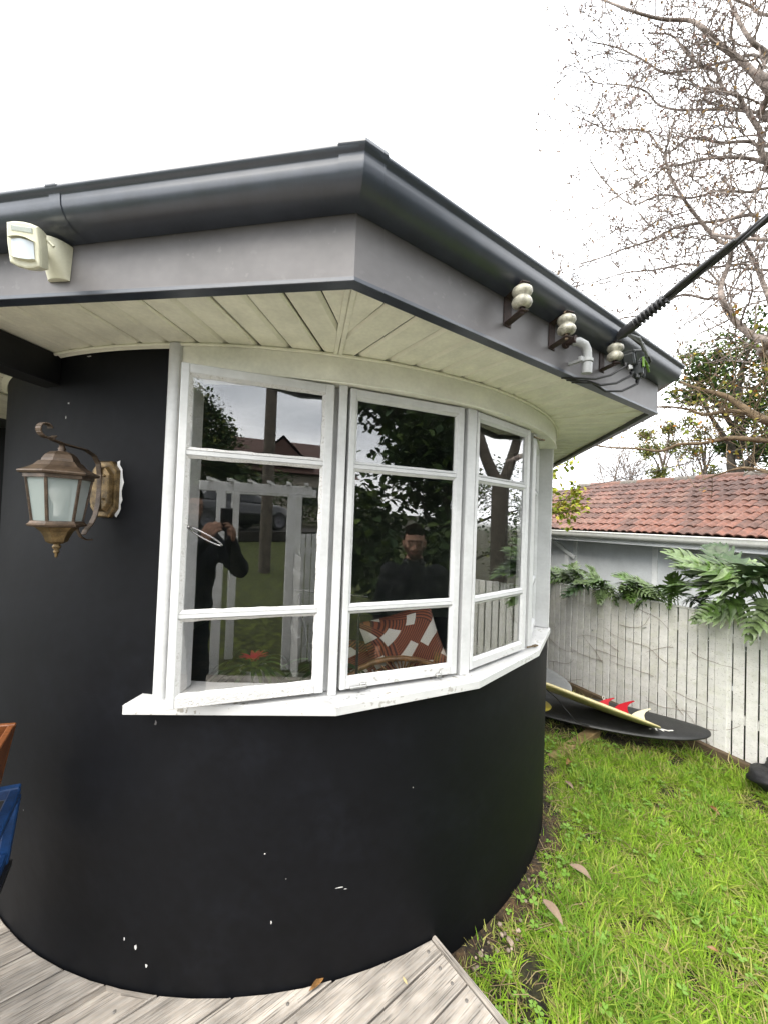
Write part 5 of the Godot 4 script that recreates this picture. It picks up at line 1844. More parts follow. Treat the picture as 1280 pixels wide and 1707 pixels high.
func bare_tree() -> void:
	rng.seed = 77
	var base := Vector3(7.6, -0.7, -2.96)
	var o := thing("bare_tree", "tall grey branching tree with few leaves, reaching over from the right", "tree", base)
	var tr := MB.new()
	tr.tube(smooth_line([base, Vector3(7.62, 0.6, -2.98), Vector3(7.6, 1.8, -2.96), Vector3(7.6, 2.7, -2.97)], 4), 0.19, 12)
	tr.tube(smooth_line([Vector3(7.6, 2.4, -2.96), Vector3(7.6, 3.3, -2.55), Vector3(7.7, 4.6, -2.35), Vector3(7.5, 6.5, -2.9)], 4), [0.14, 0.135, 0.13, 0.125, 0.12, 0.115, 0.11, 0.105, 0.10, 0.095, 0.09, 0.085, 0.08], 10)
	tr.tube(smooth_line([Vector3(7.6, 2.4, -2.98), Vector3(7.62, 3.3, -3.25), Vector3(7.45, 4.4, -3.45), Vector3(7.2, 6.2, -3.7)], 4), [0.13, 0.125, 0.12, 0.115, 0.11, 0.105, 0.10, 0.095, 0.09, 0.085, 0.08, 0.075, 0.07], 10)
	obj("trunk", tr, M.bark_dark, o)
	# limbs: (first point on the trunk) then points given by bearing, rise over run and distance north
	var limbs := [
		[[7.55, 3.6, -2.95], 0.105, 5.7, 6.6, [[1.041, 0.475], [0.993, 0.504], [0.941, 0.527], [0.897, 0.566], [0.871, 0.610], [0.866, 0.653], [0.887, 0.713], [0.886, 0.756], [0.849, 0.777], [0.791, 0.842], [0.760, 0.884], [0.723, 0.943], [0.711, 1.001], [0.721, 1.039], [0.734, 1.100]]],
		[[7.5, 5.4, -2.95], 0.11, 5.6, 6.5, [[1.032, 1.104], [0.983, 1.183], [0.914, 1.256], [0.847, 1.306], [0.802, 1.349], [0.766, 1.367], [0.692, 1.368], [0.611, 1.388], [0.536, 1.415]]],
		[[7.5, 6.0, -3.0], 0.085, 5.3, 5.9, [[1.030, 1.219], [0.981, 1.281], [0.936, 1.316], [0.898, 1.375], [0.874, 1.427], [0.857, 1.493]]],
		[[7.3, 5.4, -3.5], 0.075, 5.8, 6.6, [[1.034, 0.990], [0.960, 1.077], [0.916, 1.142], [0.898, 1.168], [0.864, 1.178], [0.841, 1.230], [0.804, 1.243], [0.760, 1.279], [0.722, 1.324], [0.659, 1.328]]],
		[[7.4, 4.4, -3.3], 0.065, 5.9, 7, [[1.034, 0.958], [0.986, 0.982], [0.941, 0.995], [0.875, 0.997], [0.817, 0.990], [0.758, 0.973], [0.715, 0.964], [0.673, 0.933], [0.622, 0.902], [0.566, 0.867]]],
		[[7.6, 3.0, -3.1], 0.1, 5.6, 6.4, [[1.073, 0.460], [1.008, 0.586], [0.991, 0.628], [0.967, 0.685], [0.945, 0.736], [0.909, 0.791], [0.885, 0.822]]],
		[[7.55, 3.5, -3.1], 0.05, 6.4, 7.4, [[1.009, 0.522], [0.941, 0.527], [0.867, 0.609], [0.824, 0.614], [0.765, 0.623], [0.715, 0.596], [0.681, 0.572], [0.613, 0.555], [0.526, 0.536], [0.439, 0.565], [0.375, 0.594]]],
		[[7.6, 4.0, -2.9], 0.05, 5.5, 6, [[0.894, 0.779], [0.935, 0.861], [0.970, 0.944], [0.984, 1.011]]],
		[[7.5, 4.8, -2.8], 0.06, 6, 7, [[1.021, 0.779], [0.956, 0.841], [0.885, 0.830], [0.814, 0.817], [0.742, 0.801], [0.679, 0.766], [0.609, 0.740], [0.546, 0.713], [0.491, 0.695]]],
		[[7.3, 5.2, -3.6], 0.05, 6.5, 7.2, [[1.016, 1.120], [0.944, 1.121], [0.888, 1.127], [0.814, 1.124], [0.740, 1.121], [0.689, 1.134], [0.653, 1.170], [0.593, 1.183], [0.534, 1.184]]],
		[[7.3, 6.0, -3.7], 0.05, 6.3, 7, [[1.013, 1.268], [0.933, 1.278], [0.861, 1.254], [0.789, 1.239], [0.710, 1.220], [0.645, 1.254], [0.580, 1.284], [0.507, 1.298]]],
		[[7.2, 6.3, -3.7], 0.045, 6, 6.4, [[1.012, 1.383], [0.931, 1.413], [0.850, 1.443], [0.769, 1.457], [0.689, 1.437]]],
		[[7.4, 5.0, -3.4], 0.05, 6.2, 7.2, [[1.017, 1.030], [0.937, 1.042], [0.857, 1.036], [0.777, 1.046], [0.711, 1.001], [0.670, 1.051], [0.625, 1.064], [0.568, 1.056], [0.516, 1.075]]],
		[[7.5, 4.2, -3.2], 0.045, 6.6, 7.6, [[1.006, 0.698], [0.927, 0.711], [0.847, 0.700], [0.768, 0.705], [0.689, 0.686], [0.610, 0.675], [0.532, 0.648], [0.461, 0.630]]],
		[[7.4, 5.2, -3.0], 0.045, 6.2, 7, [[1.019, 0.925], [0.939, 0.905], [0.860, 0.906], [0.780, 0.883], [0.701, 0.888], [0.622, 0.861], [0.549, 0.923], [0.515, 0.971]]]]
	var tips := []
	var tw := MB.new()
	for L in limbs:
		var pts := [Vector3(L[0][0], L[0][1], L[0][2])]
		var np: int = L[4].size()
		for k in np:
			var z: float = lerpf(L[2], L[3], k / float(np)) + 0.12 * sin(k * 2.1 + np)
			pts.append(Vector3(L[4][k][0] * z, 1.6 + L[4][k][1] * z, -z))
		var fine := smooth_line(pts, 5)
		var rads := []
		for k in fine.size():
			rads.append(L[1] * 0.56 * lerpf(1.0, 0.16, pow(k / float(fine.size()), 0.75)) + 0.004)
		var lm := MB.new()
		lm.tube(fine, rads, 8)
		obj("limb", lm, M.bark_grey, o)
		for k in range(6, fine.size() - 1):
			if rng.randf() < 0.72:
				var d: Vector3 = (fine[k + 1] - fine[k - 1]).normalized()
				var s := d.cross(Vector3(rr(-1, 1), rr(-1, 1), rr(-1, 1)).normalized()).normalized()
				twig(tw, fine[k], (d * 0.5 + s).normalized(), rr(0.45, 1.35), clampf(rads[k] * 0.42, 0.004, 0.016), 2, tips)
		twig(tw, fine[-1], (fine[-1] - fine[-3]).normalized(), 0.9, 0.008, 2, tips)
	obj("twigs", tw, M.bark_grey, o, true, "stuff")
	var xs := []
	var cs := []
	var pick := []
	for t in tips:
		if rng.randf() < 0.5:
			pick.append(t)
	spread(pick, 1, Vector2(0.5, 1.2), 0.006, [Color(0.22, 0.15, 0.13), Color(0.25, 0.165, 0.13), Color(0.20, 0.14, 0.14), Color(0.30, 0.19, 0.08)], xs, cs)
	many("buds", leaf_mesh(0.062, 0.030, M.leafy), xs, cs, o)
	# tan limbs of the maple nearer the roof, with a few red and yellow leaves
	var mb := Vector3(6.3, -0.7, -4.1)
	var mt := thing("maple_tree", "tan limbed tree with red and yellow leaves above the tile roof", "tree", mb)
	var mtr := MB.new()
	mtr.tube(smooth_line([mb, mb + Vector3(0.05, 1.2, -0.05), mb + Vector3(0.0, 2.2, -0.2), mb + Vector3(-0.1, 3.0, -0.3)], 4), [0.16, 0.15, 0.15, 0.14, 0.14, 0.13, 0.13, 0.12, 0.12, 0.11, 0.10, 0.09, 0.08], 10)
	obj("trunk", mtr, M.bark_tan, mt)
	var ml := [
		[[6.3, 1.9, -4.25], 0.07, 5.4, 6.3, [[1.044, 0.277], [0.997, 0.294], [0.952, 0.315], [0.924, 0.333], [0.881, 0.358], [0.841, 0.368], [0.795, 0.379], [0.762, 0.392]]],
		[[6.25, 2.3, -4.3], 0.045, 5.5, 6.6, [[0.989, 0.299], [0.952, 0.312], [0.916, 0.318], [0.881, 0.317], [0.833, 0.307], [0.809, 0.311], [0.782, 0.320], [0.713, 0.323], [0.635, 0.301]]],
		[[6.3, 1.7, -4.2], 0.04, 5.3, 6.6, [[1.045, 0.238], [0.997, 0.244], [0.906, 0.248], [0.870, 0.242], [0.823, 0.231], [0.762, 0.226], [0.715, 0.207], [0.652, 0.211], [0.574, 0.212], [0.495, 0.225]]],
		[[6.3, 1.6, -4.2], 0.03, 5, 6.2, [[1.062, 0.144], [1.014, 0.158], [0.936, 0.171], [0.873, 0.153], [0.827, 0.135]]]]
	var mtips := []
	var mtw := MB.new()
	for L in ml:
		var pts := [Vector3(L[0][0], L[0][1], L[0][2])]
		var np: int = L[4].size()
		for k in np:
			var z: float = lerpf(L[2], L[3], k / float(np))
			pts.append(Vector3(L[4][k][0] * z, 1.6 + L[4][k][1] * z, -z))
		var fine := smooth_line(pts, 5)
		var rads := []
		for k in fine.size():
			rads.append(L[1] * lerpf(1.0, 0.16, k / float(fine.size())) + 0.003)
		var lm := MB.new()
		lm.tube(fine, rads, 8)
		obj("limb", lm, M.bark_tan, mt)
		for k in range(6, fine.size() - 1):
			if rng.randf() < 0.5:
				var d: Vector3 = (fine[k + 1] - fine[k - 1]).normalized()
				var s := d.cross(Vector3(rr(-1, 1), rr(-1, 1), rr(-1, 1)).normalized()).normalized()
				twig(mtw, fine[k], (d * 0.5 + s + Vector3.UP * 0.3).normalized(), rr(0.4, 1.0), 0.006, 1, mtips)
	obj("twigs", mtw, M.bark_tan, mt, true, "stuff")
	var mx := []
	var mc := []
	var some := []
	for t in mtips:
		if rng.randf() < 0.16: some.append(t)
	spread(some, 3, Vector2(0.6, 1.3), 0.07, [Color(0.28, 0.13, 0.03), Color(0.26, 0.22, 0.04), Color(0.20, 0.24, 0.04), Color(0.17, 0.22, 0.04), Color(0.27, 0.24, 0.05)], mx, mc)
	many("leaves", leaf_mesh(0.062, 0.045, M.leafy), mx, mc, mt)
	# a young maple spray between the eave and the roof
	var yb := Vector3(2.1, -0.4, -5.6)
	var ym := thing("young_maple", "young maple with yellow green leaves in front of the tile roof", "tree", yb)
	var ys := MB.new()
	var yt := []
	var top := Vector3(2.12, 1.9, -5.5)
	ys.tube([yb, yb.lerp(top, 0.5) + Vector3(0.05, 0, 0), top], [0.03, 0.022, 0.012], 7)
	obj("trunk", ys, M.bark_tan, ym)
	var yw := MB.new()
	for e in [[Vector3(0.35, 0.42, 0.1), 0.55], [Vector3(0.6, 0.15, 0.15), 0.75], [Vector3(0.3, 0.7, 0.0), 0.7], [Vector3(0.7, -0.05, 0.1), 0.6], [Vector3(-0.3, 0.4, 0.1), 0.5], [Vector3(0.5, 0.3, -0.2), 0.6], [Vector3(0.1, 0.9, 0.1), 0.6]]:
		twig(yw, top - Vector3.UP * 0.1, (e[0] as Vector3).normalized(), e[1], 0.007, 1, yt, 0.2)
	obj("twigs", yw, M.bark_tan, ym, true, "stuff")
	var yx := []
	var yc := []
	spread(yt, 13, Vector2(0.8, 1.5), 0.09, [Color(0.24, 0.26, 0.02), Color(0.18, 0.23, 0.02), Color(0.28, 0.24, 0.03)], yx, yc)
	many("leaves", leaf_mesh(0.06, 0.045, M.leafy), yx, yc, ym)

# a broadleaf tree: trunk, a few limbs and a crown of leaves gathered in uneven clumps
func leaf_tree(called: String, label: String, base: Vector3, height: float, clumps: Array, leaf: ArrayMesh, per: int, cols: Array, trunk_r: float, bark: Material, group := "") -> Node3D:
	var o := thing(called, label, "tree", base, group)
	var tr := MB.new()
	var top := base + Vector3(rr(-0.2, 0.2), height, rr(-0.2, 0.2))
	tr.tube(smooth_line([base, base.lerp(top, 0.35) + Vector3(rr(-0.15, 0.15), 0, rr(-0.15, 0.15)), base.lerp(top, 0.7) + Vector3(rr(-0.2, 0.2), 0, rr(-0.2, 0.2)), top], 3), [1.0, 0.93, 0.87, 0.8, 0.72, 0.64, 0.55, 0.45, 0.34, 0.2].map(func(q): return q * trunk_r), 9)
	obj("trunk", tr, bark, o)
	var br := MB.new()
	var xs := []
	var cs := []
	for c in clumps:
		var p: Vector3 = c[0]
		var r: Vector3 = c[1]
		var root := base.lerp(top, clampf((p.y - base.y) / height - 0.25, 0.15, 0.95))
		br.tube(smooth_line([root, root.lerp(p, 0.5) + Vector3(rr(-0.1, 0.1), rr(0, 0.2), rr(-0.1, 0.1)), p], 3), [0.5, 0.44, 0.38, 0.32, 0.26, 0.2, 0.12].map(func(q): return q * trunk_r), 6)
		var lumps := []
		for k in 9:
			lumps.append(p + Vector3(rr(-1, 1), rr(-1, 1), rr(-1, 1)).normalized() * rr(0.25, 0.95) * r)
		for l in lumps:
			br.tube([p, l], [trunk_r * 0.10, trunk_r * 0.04], 4, false)
		for k in int(per * c[2]):
			var l: Vector3 = lumps[rng.randi_range(0, 8)]
			var d := Vector3(rng.randfn(), rng.randfn(), rng.randfn()) * 0.23
			var q := l + d * r
			xs.append(Transform3D(Basis.from_euler(Vector3(rr(-0.9, 0.9), rr(0, TAU), rr(-0.7, 0.7))).scaled_local(Vector3.ONE * rr(0.7, 1.35)), q))
			var k2: Color = cols[rng.randi_range(0, cols.size() - 1)]
			var s := rr(0.7, 1.3)
			cs.append(Color(k2.r * s, k2.g * s, k2.b * s))
	obj("branches", br, bark, o)
	many("crown", leaf, xs, cs, o)
	return o

func far_trees() -> void:
	rng.seed = 191
	var lf := leaf_mesh(0.13, 0.075, M.leafy)
	var sm := leaf_mesh(0.10, 0.05, M.leafy)
	var P := func(bear: float, rise: float, z: float) -> Vector3: return Vector3(bear * z, 1.6 + rise * z, -z)
	var dark := [Color(0.05, 0.085, 0.03), Color(0.07, 0.11, 0.03), Color(0.035, 0.06, 0.025), Color(0.13, 0.17, 0.03)]
	# dark evergreen at the right
	var cl := []
	for e in [[0.86, 0.47, 1.0], [0.95, 0.50, 1.2], [1.04, 0.46, 1.2], [0.80, 0.40, 0.9], [0.90, 0.40, 1.2], [1.0, 0.38, 1.2], [1.10, 0.40, 1.2], [0.82, 0.345, 0.8], [0.93, 0.32, 1.0], [1.03, 0.30, 1.0], [0.98, 0.22, 0.8], [0.90, 0.24, 0.7], [1.08, 0.22, 0.9]]:
		cl.append([P.call(e[0], e[1], 13.0 + rr(-0.8, 0.8)), Vector3(0.95, 0.75, 0.95) * e[2], e[2]])
	leaf_tree("evergreen_tree", "dense dark evergreen tree behind the bare branches at the right", Vector3(12.2, -0.6, -13.2), 6.5, cl, lf, 950, dark, 0.22, M.bark_dark, "trees beyond the tile roof")
	# thin pale trees beyond the ridge
	var pale := [Color(0.19, 0.20, 0.05), Color(0.14, 0.17, 0.05), Color(0.23, 0.20, 0.06), Color(0.10, 0.13, 0.04)]
	var specs := [
		["thin tree with pale green leaves just right of the eave tip", 0.72, [[0.69, 0.20, 0.8], [0.75, 0.215, 0.8], [0.71, 0.14, 0.9], [0.68, 0.245, 0.6], [0.74, 0.27, 0.6]], 900],
		["slim forked tree with sparse leaves above the middle of the ridge", 0.83, [[0.80, 0.21, 0.8], [0.85, 0.16, 0.8], [0.83, 0.26, 0.7], [0.87, 0.23, 0.6], [0.79, 0.29, 0.6]], 520],
		["sparse yellowing tree above the ridge near the right edge", 0.95, [[0.93, 0.16, 0.8], [0.98, 0.13, 0.9], [0.90, 0.12, 0.6], [1.01, 0.18, 0.8]], 620]]
	for s in specs:
		var c2 := []
		for e in s[2]:
			c2.append([P.call(e[0], e[1], 14.5 + rr(-0.6, 0.6)), Vector3(0.6, 0.55, 0.6) * e[2], e[2]])
		leaf_tree("thin_tree", s[0], Vector3(s[1] * 14.5, -0.6, -14.5), 5.0, c2, sm, s[3], pale, 0.10, M.bark_grey, "trees beyond the tile roof")
	for e in [[0.655, 0.40], [0.60, 0.36], [0.77, 0.34], [0.81, 0.42]]:
		var tips := []
		var m := MB.new()
		var b: Vector3 = P.call(e[0], 0.0, 16.0)
		b.y = -0.6
		for k in 5:
			twig(m, b + Vector3.UP * rr(1.6, 3.5), Vector3(rr(-0.7, 0.7), 1.2, rr(-0.4, 0.4)).normalized(), rr(1.8, 3.2), 0.03, 2, tips, 0.16)
		var o := thing("sapling", "leafless grey sapling seen over the ridge, " + ["left of the pale tree", "leftmost, near the eave", "right of the pale tree", "between the two thin trees"][[0.655, 0.60, 0.77, 0.81].find(e[0])], "tree", b, "trees beyond the tile roof")
		var t := MB.new()
		t.tube([b, b + Vector3(0.05, 1.8, 0), b + Vector3(0.0, 3.8, 0.05)], [0.06, 0.05, 0.03], 7)
		obj("trunk", t, M.bark_grey, o)
		obj("twigs", m, M.bark_grey, o, true, "stuff")

# ---------------------------------------------------------------- the room behind the window
func room() -> void:
	rng.seed = 404
	var o := Node3D.new()
	o.name = "interior"
	add_child(o, true)
	tag(o, "", "", "", "structure")
	var fl := MB.new()
	var fp := PackedVector2Array()
	for k in 46:
		var q := cyl(-90.0 + k * 4.0, R - 0.12, 0)
		fp.append(Vector2(q.x, q.z))
	fp.append_array([Vector2(1.02, -5.6), Vector2(-2.19, -5.6)])
	fl.slab(fp, 0.17, 0.23)
	obj("floor", fl, M.room_floor, o)
	var wl := MB.new()
	wl.box(Transform3D(Basis(), Vector3(-1.0, 1.2, -5.6)), Vector3(4.1, 2.0, 0.06))
	wl.box(Transform3D(Basis(), Vector3(1.02, 1.2, -4.4)), Vector3(0.05, 2.0, 2.5))
	wl.box(Transform3D(Basis(), Vector3(-2.22, 1.2, -4.4)), Vector3(0.06, 2.0, 2.5))
	obj("room_wall", wl, M.room_wall, o)
	# rattan tub chair with a printed cushion
	var seat := Vector3(0.12, 0.23, -2.10)
	var ch := thing("rattan_chair", "round cane chair inside, behind the middle window", "chair", seat)
	for k in 4:
		var m := MB.new()
		var pts := []
		for j in 15:
			var a := PI * j / 14.0
			pts.append(seat + Vector3(cos(a) * (0.33 - 0.03 * k), 0.44 + 0.255 * sin(a) - 0.06 * k, 0.20 + 0.03 * k))
		m.tube(pts, 0.014 - 0.002 * k, 7)
		obj("hoop", m, M.rattan, ch)
	for k in 13:
		var m := MB.new()
		var a := TAU * k / 13.0
		m.tube([seat + Vector3(cos(a) * 0.22, 0.02, sin(a) * 0.22), seat + Vector3(cos(a + 0.4) * 0.17, 0.20, sin(a + 0.4) * 0.17), seat + Vector3(cos(a + 0.1) * 0.33, 0.44, sin(a + 0.1) * 0.33)], 0.008, 5)
		obj("cane", m, M.rattan, ch)
	for y in [0.03, 0.44]:
		var m := MB.new()
		var pts := []
		for j in 25:
			var a := TAU * j / 24.0
			pts.append(seat + Vector3(cos(a) * (0.24 if y < 0.1 else 0.34), y, sin(a) * (0.24 if y < 0.1 else 0.34)))
		m.tube(pts, 0.015, 7, false)
		obj("ring", m, M.rattan, ch)
	for k in 14:
		var m := MB.new()
		var x := -0.26 + 0.04 * k
		m.tube([seat + Vector3(x, 0.45, 0.20), seat + Vector3(-x * 0.6, 0.45 + 0.25 * sqrt(maxf(0.02, 1.0 - pow(x / 0.33, 2))), 0.21)], 0.004, 4)
		obj("lattice", m, M.rattan, ch)
	# cushion print: pale patches between bundles of rust strokes
	var pr := tex(func(i: int):
		var x := (i % TS) / float(TS)
		var y := (i / TS) / float(TS)
		var u := x * 3.0 + 0.5 * sin(y * 6.0)
		var v := y * 3.0 + 0.4 * sin(x * 5.0)
		var cu := u - floorf(u) - 0.5
		var cv := v - floorf(v) - 0.5
		var r := absf(cu) * 0.9 + absf(cv) * 1.1 + 0.10 * sin(floorf(u) * 7.0 + floorf(v) * 3.0)
		if r < 0.36: return Color(0.70, 0.69, 0.65)
		var stripe := sin((u * (1.0 if int(floorf(u + v)) % 2 == 0 else -1.0) + v) * 34.0)
		return Color(0.46, 0.25, 0.14) if stripe > -0.2 else Color(0.24, 0.12, 0.08))
	var cm := StandardMaterial3D.new()
	cm.resource_name = "cushion_print"
	cm.albedo_texture = pr
	cm.roughness = 0.85
	var cu := thing("cushion", "rust and white printed cushion on the cane chair inside the window", "cushion", seat + Vector3(0, 0.6, 0))
	var cb := MB.new()
	var cbas := Basis(Vector3.UP, 0.15) * Basis(Vector3.RIGHT, -0.35) * Basis(Vector3.BACK, 0.30)
	var cc := seat + Vector3(0.02, 0.70, 0.06)
	for sg in [1.0, -1.0]:
		cb.sheet(18, 18, func(u: float, v: float):
			var x := u * 2.0 - 1.0
			var y := v * 2.0 - 1.0
			var pinch := 1.0 - 0.10 * (1.0 - x * x) * absf(y) - 0.10 * (1.0 - y * y) * absf(x) * 0.0
			var th := 0.085 * pow(maxf(0.0, (1.0 - x * x) * (1.0 - y * y)), 0.42)
			return cc + cbas * Vector3(x * 0.21 * (1.0 - 0.08 * (1.0 - y * y)), y * 0.20 * pinch, sg * th), sg < 0.0)
	obj("cover", cb, cm, cu)
	# second cushion lower left, pot plant with a red bract, folding stand, papers
	var c3 := thing("cushion", "second printed cushion, lower and left of the first, inside the window", "cushion", seat + Vector3(-0.3, 0.4, 0))
	var cb2 := MB.new()
	var b2 := Basis(Vector3.UP, -0.2) * Basis(Vector3.RIGHT, -0.9)
	for sg in [1.0, -1.0]:
		cb2.sheet(14, 14, func(u: float, v: float):
			var x := u * 2.0 - 1.0
			var y := v * 2.0 - 1.0
			var th := 0.07 * pow(maxf(0.0, (1.0 - x * x) * (1.0 - y * y)), 0.42)
			return seat + Vector3(-0.22, 0.53, 0.04) + b2 * Vector3(x * 0.22, y * 0.22, sg * th), sg < 0.0)
	obj("cover", cb2, cm, c3)
	var pb := Vector3(-0.60, 0.23, -1.95)
	var tb := thing("plant_table", "small pale table holding pot plants inside the left window", "table", pb)
	var tt := MB.new()
	tt.box(Transform3D(Basis(), pb + Vector3(0.1, 0.50, 0)), Vector3(0.75, 0.03, 0.36), 0.004)
	obj("top", tt, M.room_wall, tb)
	for e in [[-0.23, -0.14], [0.43, -0.14], [-0.23, 0.14], [0.43, 0.14]]:
		var m := MB.new()
		m.box(Transform3D(Basis(), pb + Vector3(e[0], 0.243, e[1])), Vector3(0.03, 0.484, 0.03), 0.003)
		obj("leg", m, M.room_wall, tb)
	var pots := [["spiky bromeliad with a red centre inside the left window", Vector3(-0.02, 0.515, 0.02), true], ["dark leafy pot plant inside the left window, right of the bromeliad", Vector3(0.36, 0.515, 0.0), false]]
	for q in pots:
		var pp: Vector3 = pb + q[1]
		var pl := thing("pot_plant", q[0], "plant", pp)
		var pm := MB.new()
		pm.lathe([Vector2(0.0, 0.0), Vector2(0.05, 0.0), Vector2(0.065, 0.09), Vector2(0.07, 0.10), Vector2(0.06, 0.10), Vector2(0.055, 0.085), Vector2(0.0, 0.085)], Transform3D(Basis(), pp), 16)
		obj("pot", pm, M.pot_white, pl)
		for k in 26:
			var m := MB.new()
			var a := TAU * k * 0.382
			var ln := rr(0.16, 0.30)
			var up := rr(0.3, 1.1)
			var d := Vector3(cos(a), 0, sin(a))
			m.sheet(7, 2, func(u: float, v: float):
				var w := 0.014 * (1.0 - 0.9 * u * u)
				return pp + Vector3.UP * (0.09 + ln * (up * u - 0.9 * u * u)) + d * (ln * u) + d.cross(Vector3.UP) * ((v * 2.0 - 1.0) * w))
			obj("leaf", m, M.philo_dark if k % 3 else M.philo_green, pl)
		if q[2]:
			for k in 12:
				var m := MB.new()
				var a := TAU * k * 0.382
				var d := Vector3(cos(a), 0, sin(a))
				m.sheet(5, 2, func(u: float, v: float):
					return pp + Vector3.UP * (0.13 + 0.07 * u - 0.04 * u * u) + d * (0.075 * u) + d.cross(Vector3.UP) * ((v * 2.0 - 1.0) * 0.014 * (1.0 - u * u)))
				obj("bract", m, M.bromeliad_red, pl)
	var sd := thing("folding_stand", "black folding stand with crossed legs inside the left window", "stand", Vector3(-0.25, 0.23, -1.85))
	for e in [[-0.36, 0.18, -0.15, 1.30], [-0.18, 0.34, -0.38, 1.24], [-0.22, 0.2, -0.22, 1.28], [-0.10, 0.25, -0.10, 1.22]]:
		var m := MB.new()
		m.tube([Vector3(e[0], 0.24, -1.86 + e[1] * 0.1), Vector3(e[2], e[3], -1.80)], 0.007, 6)
		obj("leg", m, M.stand_black, sd)
	var bar := MB.new()
	bar.tube([Vector3(-0.40, 1.26, -1.80), Vector3(-0.06, 1.24, -1.80)], 0.007, 6)
	obj("bar", bar, M.stand_black, sd)
	var pa := thing("paper_pile", "white papers lying on the table inside the left window", "papers", pb + Vector3(0.3, 0.52, 0.1))
	for k in 3:
		var m := MB.new()
		m.box(Transform3D(Basis(Vector3.UP, 0.3 * k), pb + Vector3(0.20, 0.522 + 0.005 * k, 0.10)), Vector3(0.20, 0.004, 0.14))
		obj("sheet", m, M.print_white, pa)

# ---------------------------------------------------------------- the yard behind the camera, seen in the panes
func yard_behind() -> void:
	rng.seed = 515
	var pd := Vector3(0.936, 0, -0.352)
	var pn := Vector3(0.352, 0, 0.936)
	var g0 := Vector3(0.35, 0, 1.80)
	var ar := thing("gate_arbor", "white timber arbor over the gate, reflected in the open window", "arbor", g0 + Vector3(0.4, -0.1, 0.1))
	for e in [[0.0, 0.0], [0.74, 0.0], [0.12, 0.46], [0.86, 0.46]]:
		var p: Vector3 = g0 + pd * e[0] + pn * e[1]
		var m := MB.new()
		m.beam(p + Vector3.UP * (ground_y(p.x, p.z) - 0.05), p + Vector3.UP * 1.86, 0.09, 0.09, 0.004, pd)
		obj("post", m, M.arbor_white, ar)
	for e in [0.0, 0.46]:
		var m := MB.new()
		var p: Vector3 = g0 + pn * e + pd * (0.12 * e / 0.46)
		m.beam(p - pd * 0.22 + Vector3.UP * 1.90, p + pd * 0.96 + Vector3.UP * 1.90, 0.045, 0.10, 0.004)
		obj("beam", m, M.arbor_white, ar)
	for k in 6:
		var m := MB.new()
		var p := g0 + pd * (-0.12 + 0.2 * k) + Vector3.UP * 1.965
		m.beam(p - pn * 0.16, p + pn * 0.66 + pd * 0.12, 0.04, 0.03, 0.003)
		obj("slat", m, M.arbor_white, ar)
	var run := func(called: String, label: String, a: Vector3, b: Vector3, top: float) -> void:
		var o := thing(called, label, "fence", a, "")
		var L := a.distance_to(b)
		var d := (b - a) / L
		var n := int(L / 0.085)
		for k in n:
			var p := a + d * (k + 0.5) * 0.085
			var m := MB.new()
			var gy := ground_y(p.x, p.z)
			m.beam(p + Vector3.UP * (gy + 0.04), p + Vector3.UP * top, 0.016, 0.066, 0.003, d)
			obj("paling", m, M.arbor_white, o)
		for y in [0.35, top - 0.2]:
			var m := MB.new()
			m.beam(a + Vector3.UP * y + pn * 0.03, b + Vector3.UP * y + pn * 0.03, 0.035, 0.07, 0.003)
			obj("rail", m, M.arbor_white, o)
	run.call("picket_fence", "white paling fence right of the gate arbor, reflected in the window", Vector3(1.2, 0, 1.62), Vector3(2.55, 0, 1.74), 1.40)
	run.call("picket_fence", "white paling fence left of the gate arbor, reflected in the window", Vector3(0.28, 0, 1.83), Vector3(-2.4, 0, 2.8), 1.15)
	run.call("garden_gate", "white paling gate standing open under the arbor, reflected in the window", Vector3(1.12, 0, 1.60), Vector3(0.92, 0, 0.98), 1.18)
	# street pole
	var pl := thing("street_pole", "grey timber street pole, reflected in the open window", "pole", Vector3(2.49, 0.3, 5.82))
	var pm := MB.new()
	pm.tube([Vector3(2.49, 0.1, 5.82), Vector3(2.49, 4.0, 5.82), Vector3(2.49, 8.6, 5.82)], [0.135, 0.125, 0.11], 14)
	obj("shaft", pm, M.pole_wood, pl)
	var xa := MB.new()
	xa.beam(Vector3(1.5, 8.1, 6.2), Vector3(3.5, 8.1, 5.4), 0.09, 0.11, 0.005)
	obj("cross_arm", xa, M.pole_wood, pl)
	car(Vector3(3.05, 0.0, 10.35), -0.36)
	# hedge across the street, house and trees beyond
	var lf := leaf_mesh(0.12, 0.07, M.leafy)
	var dark := [Color(0.030, 0.055, 0.018), Color(0.045, 0.075, 0.02), Color(0.022, 0.042, 0.018), Color(0.07, 0.11, 0.02)]
	var hx := []
	var hc := []
	for k in 9000:
		var p := Vector3(rr(-6, 16), 0, 14.4 + rr(-0.7, 0.7))
		p.y = 1.1 + pow(rr(0, 1), 0.7) * (2.1 + 0.3 * sin(p.x * 1.3) + 0.2 * sin(p.x * 3.1))
		hx.append(Transform3D(Basis.from_euler(Vector3(rr(-0.9, 0.9), rr(0, TAU), rr(-0.7, 0.7))).scaled_local(Vector3.ONE * rr(1.0, 2.0)), p))
		var c: Color = dark[rng.randi_range(0, 3)]
		hc.append(c * rr(0.7, 1.3))
	var hg := thing("hedge", "clipped dark green hedge across the street, reflected in the window", "hedge", Vector3(5, 1.1, 14.4))
	many("foliage", lf, hx, hc, hg)
	var hs := MB.new()
	for k in 20:
		var x := -5.5 + k * 1.1
		hs.tube([Vector3(x, 1.0, 14.4), Vector3(x + 0.1, 2.0, 14.45), Vector3(x, 2.9, 14.4)], [0.04, 0.03, 0.015], 5)
	obj("stems", hs, M.bark_dark, hg)
	var hb := Vector3(12.0, 1.3, 25.0)
	var ho := thing("street_house", "house with a red brown tiled gable roof across the street, reflected", "house", hb)
	var hw := MB.new()
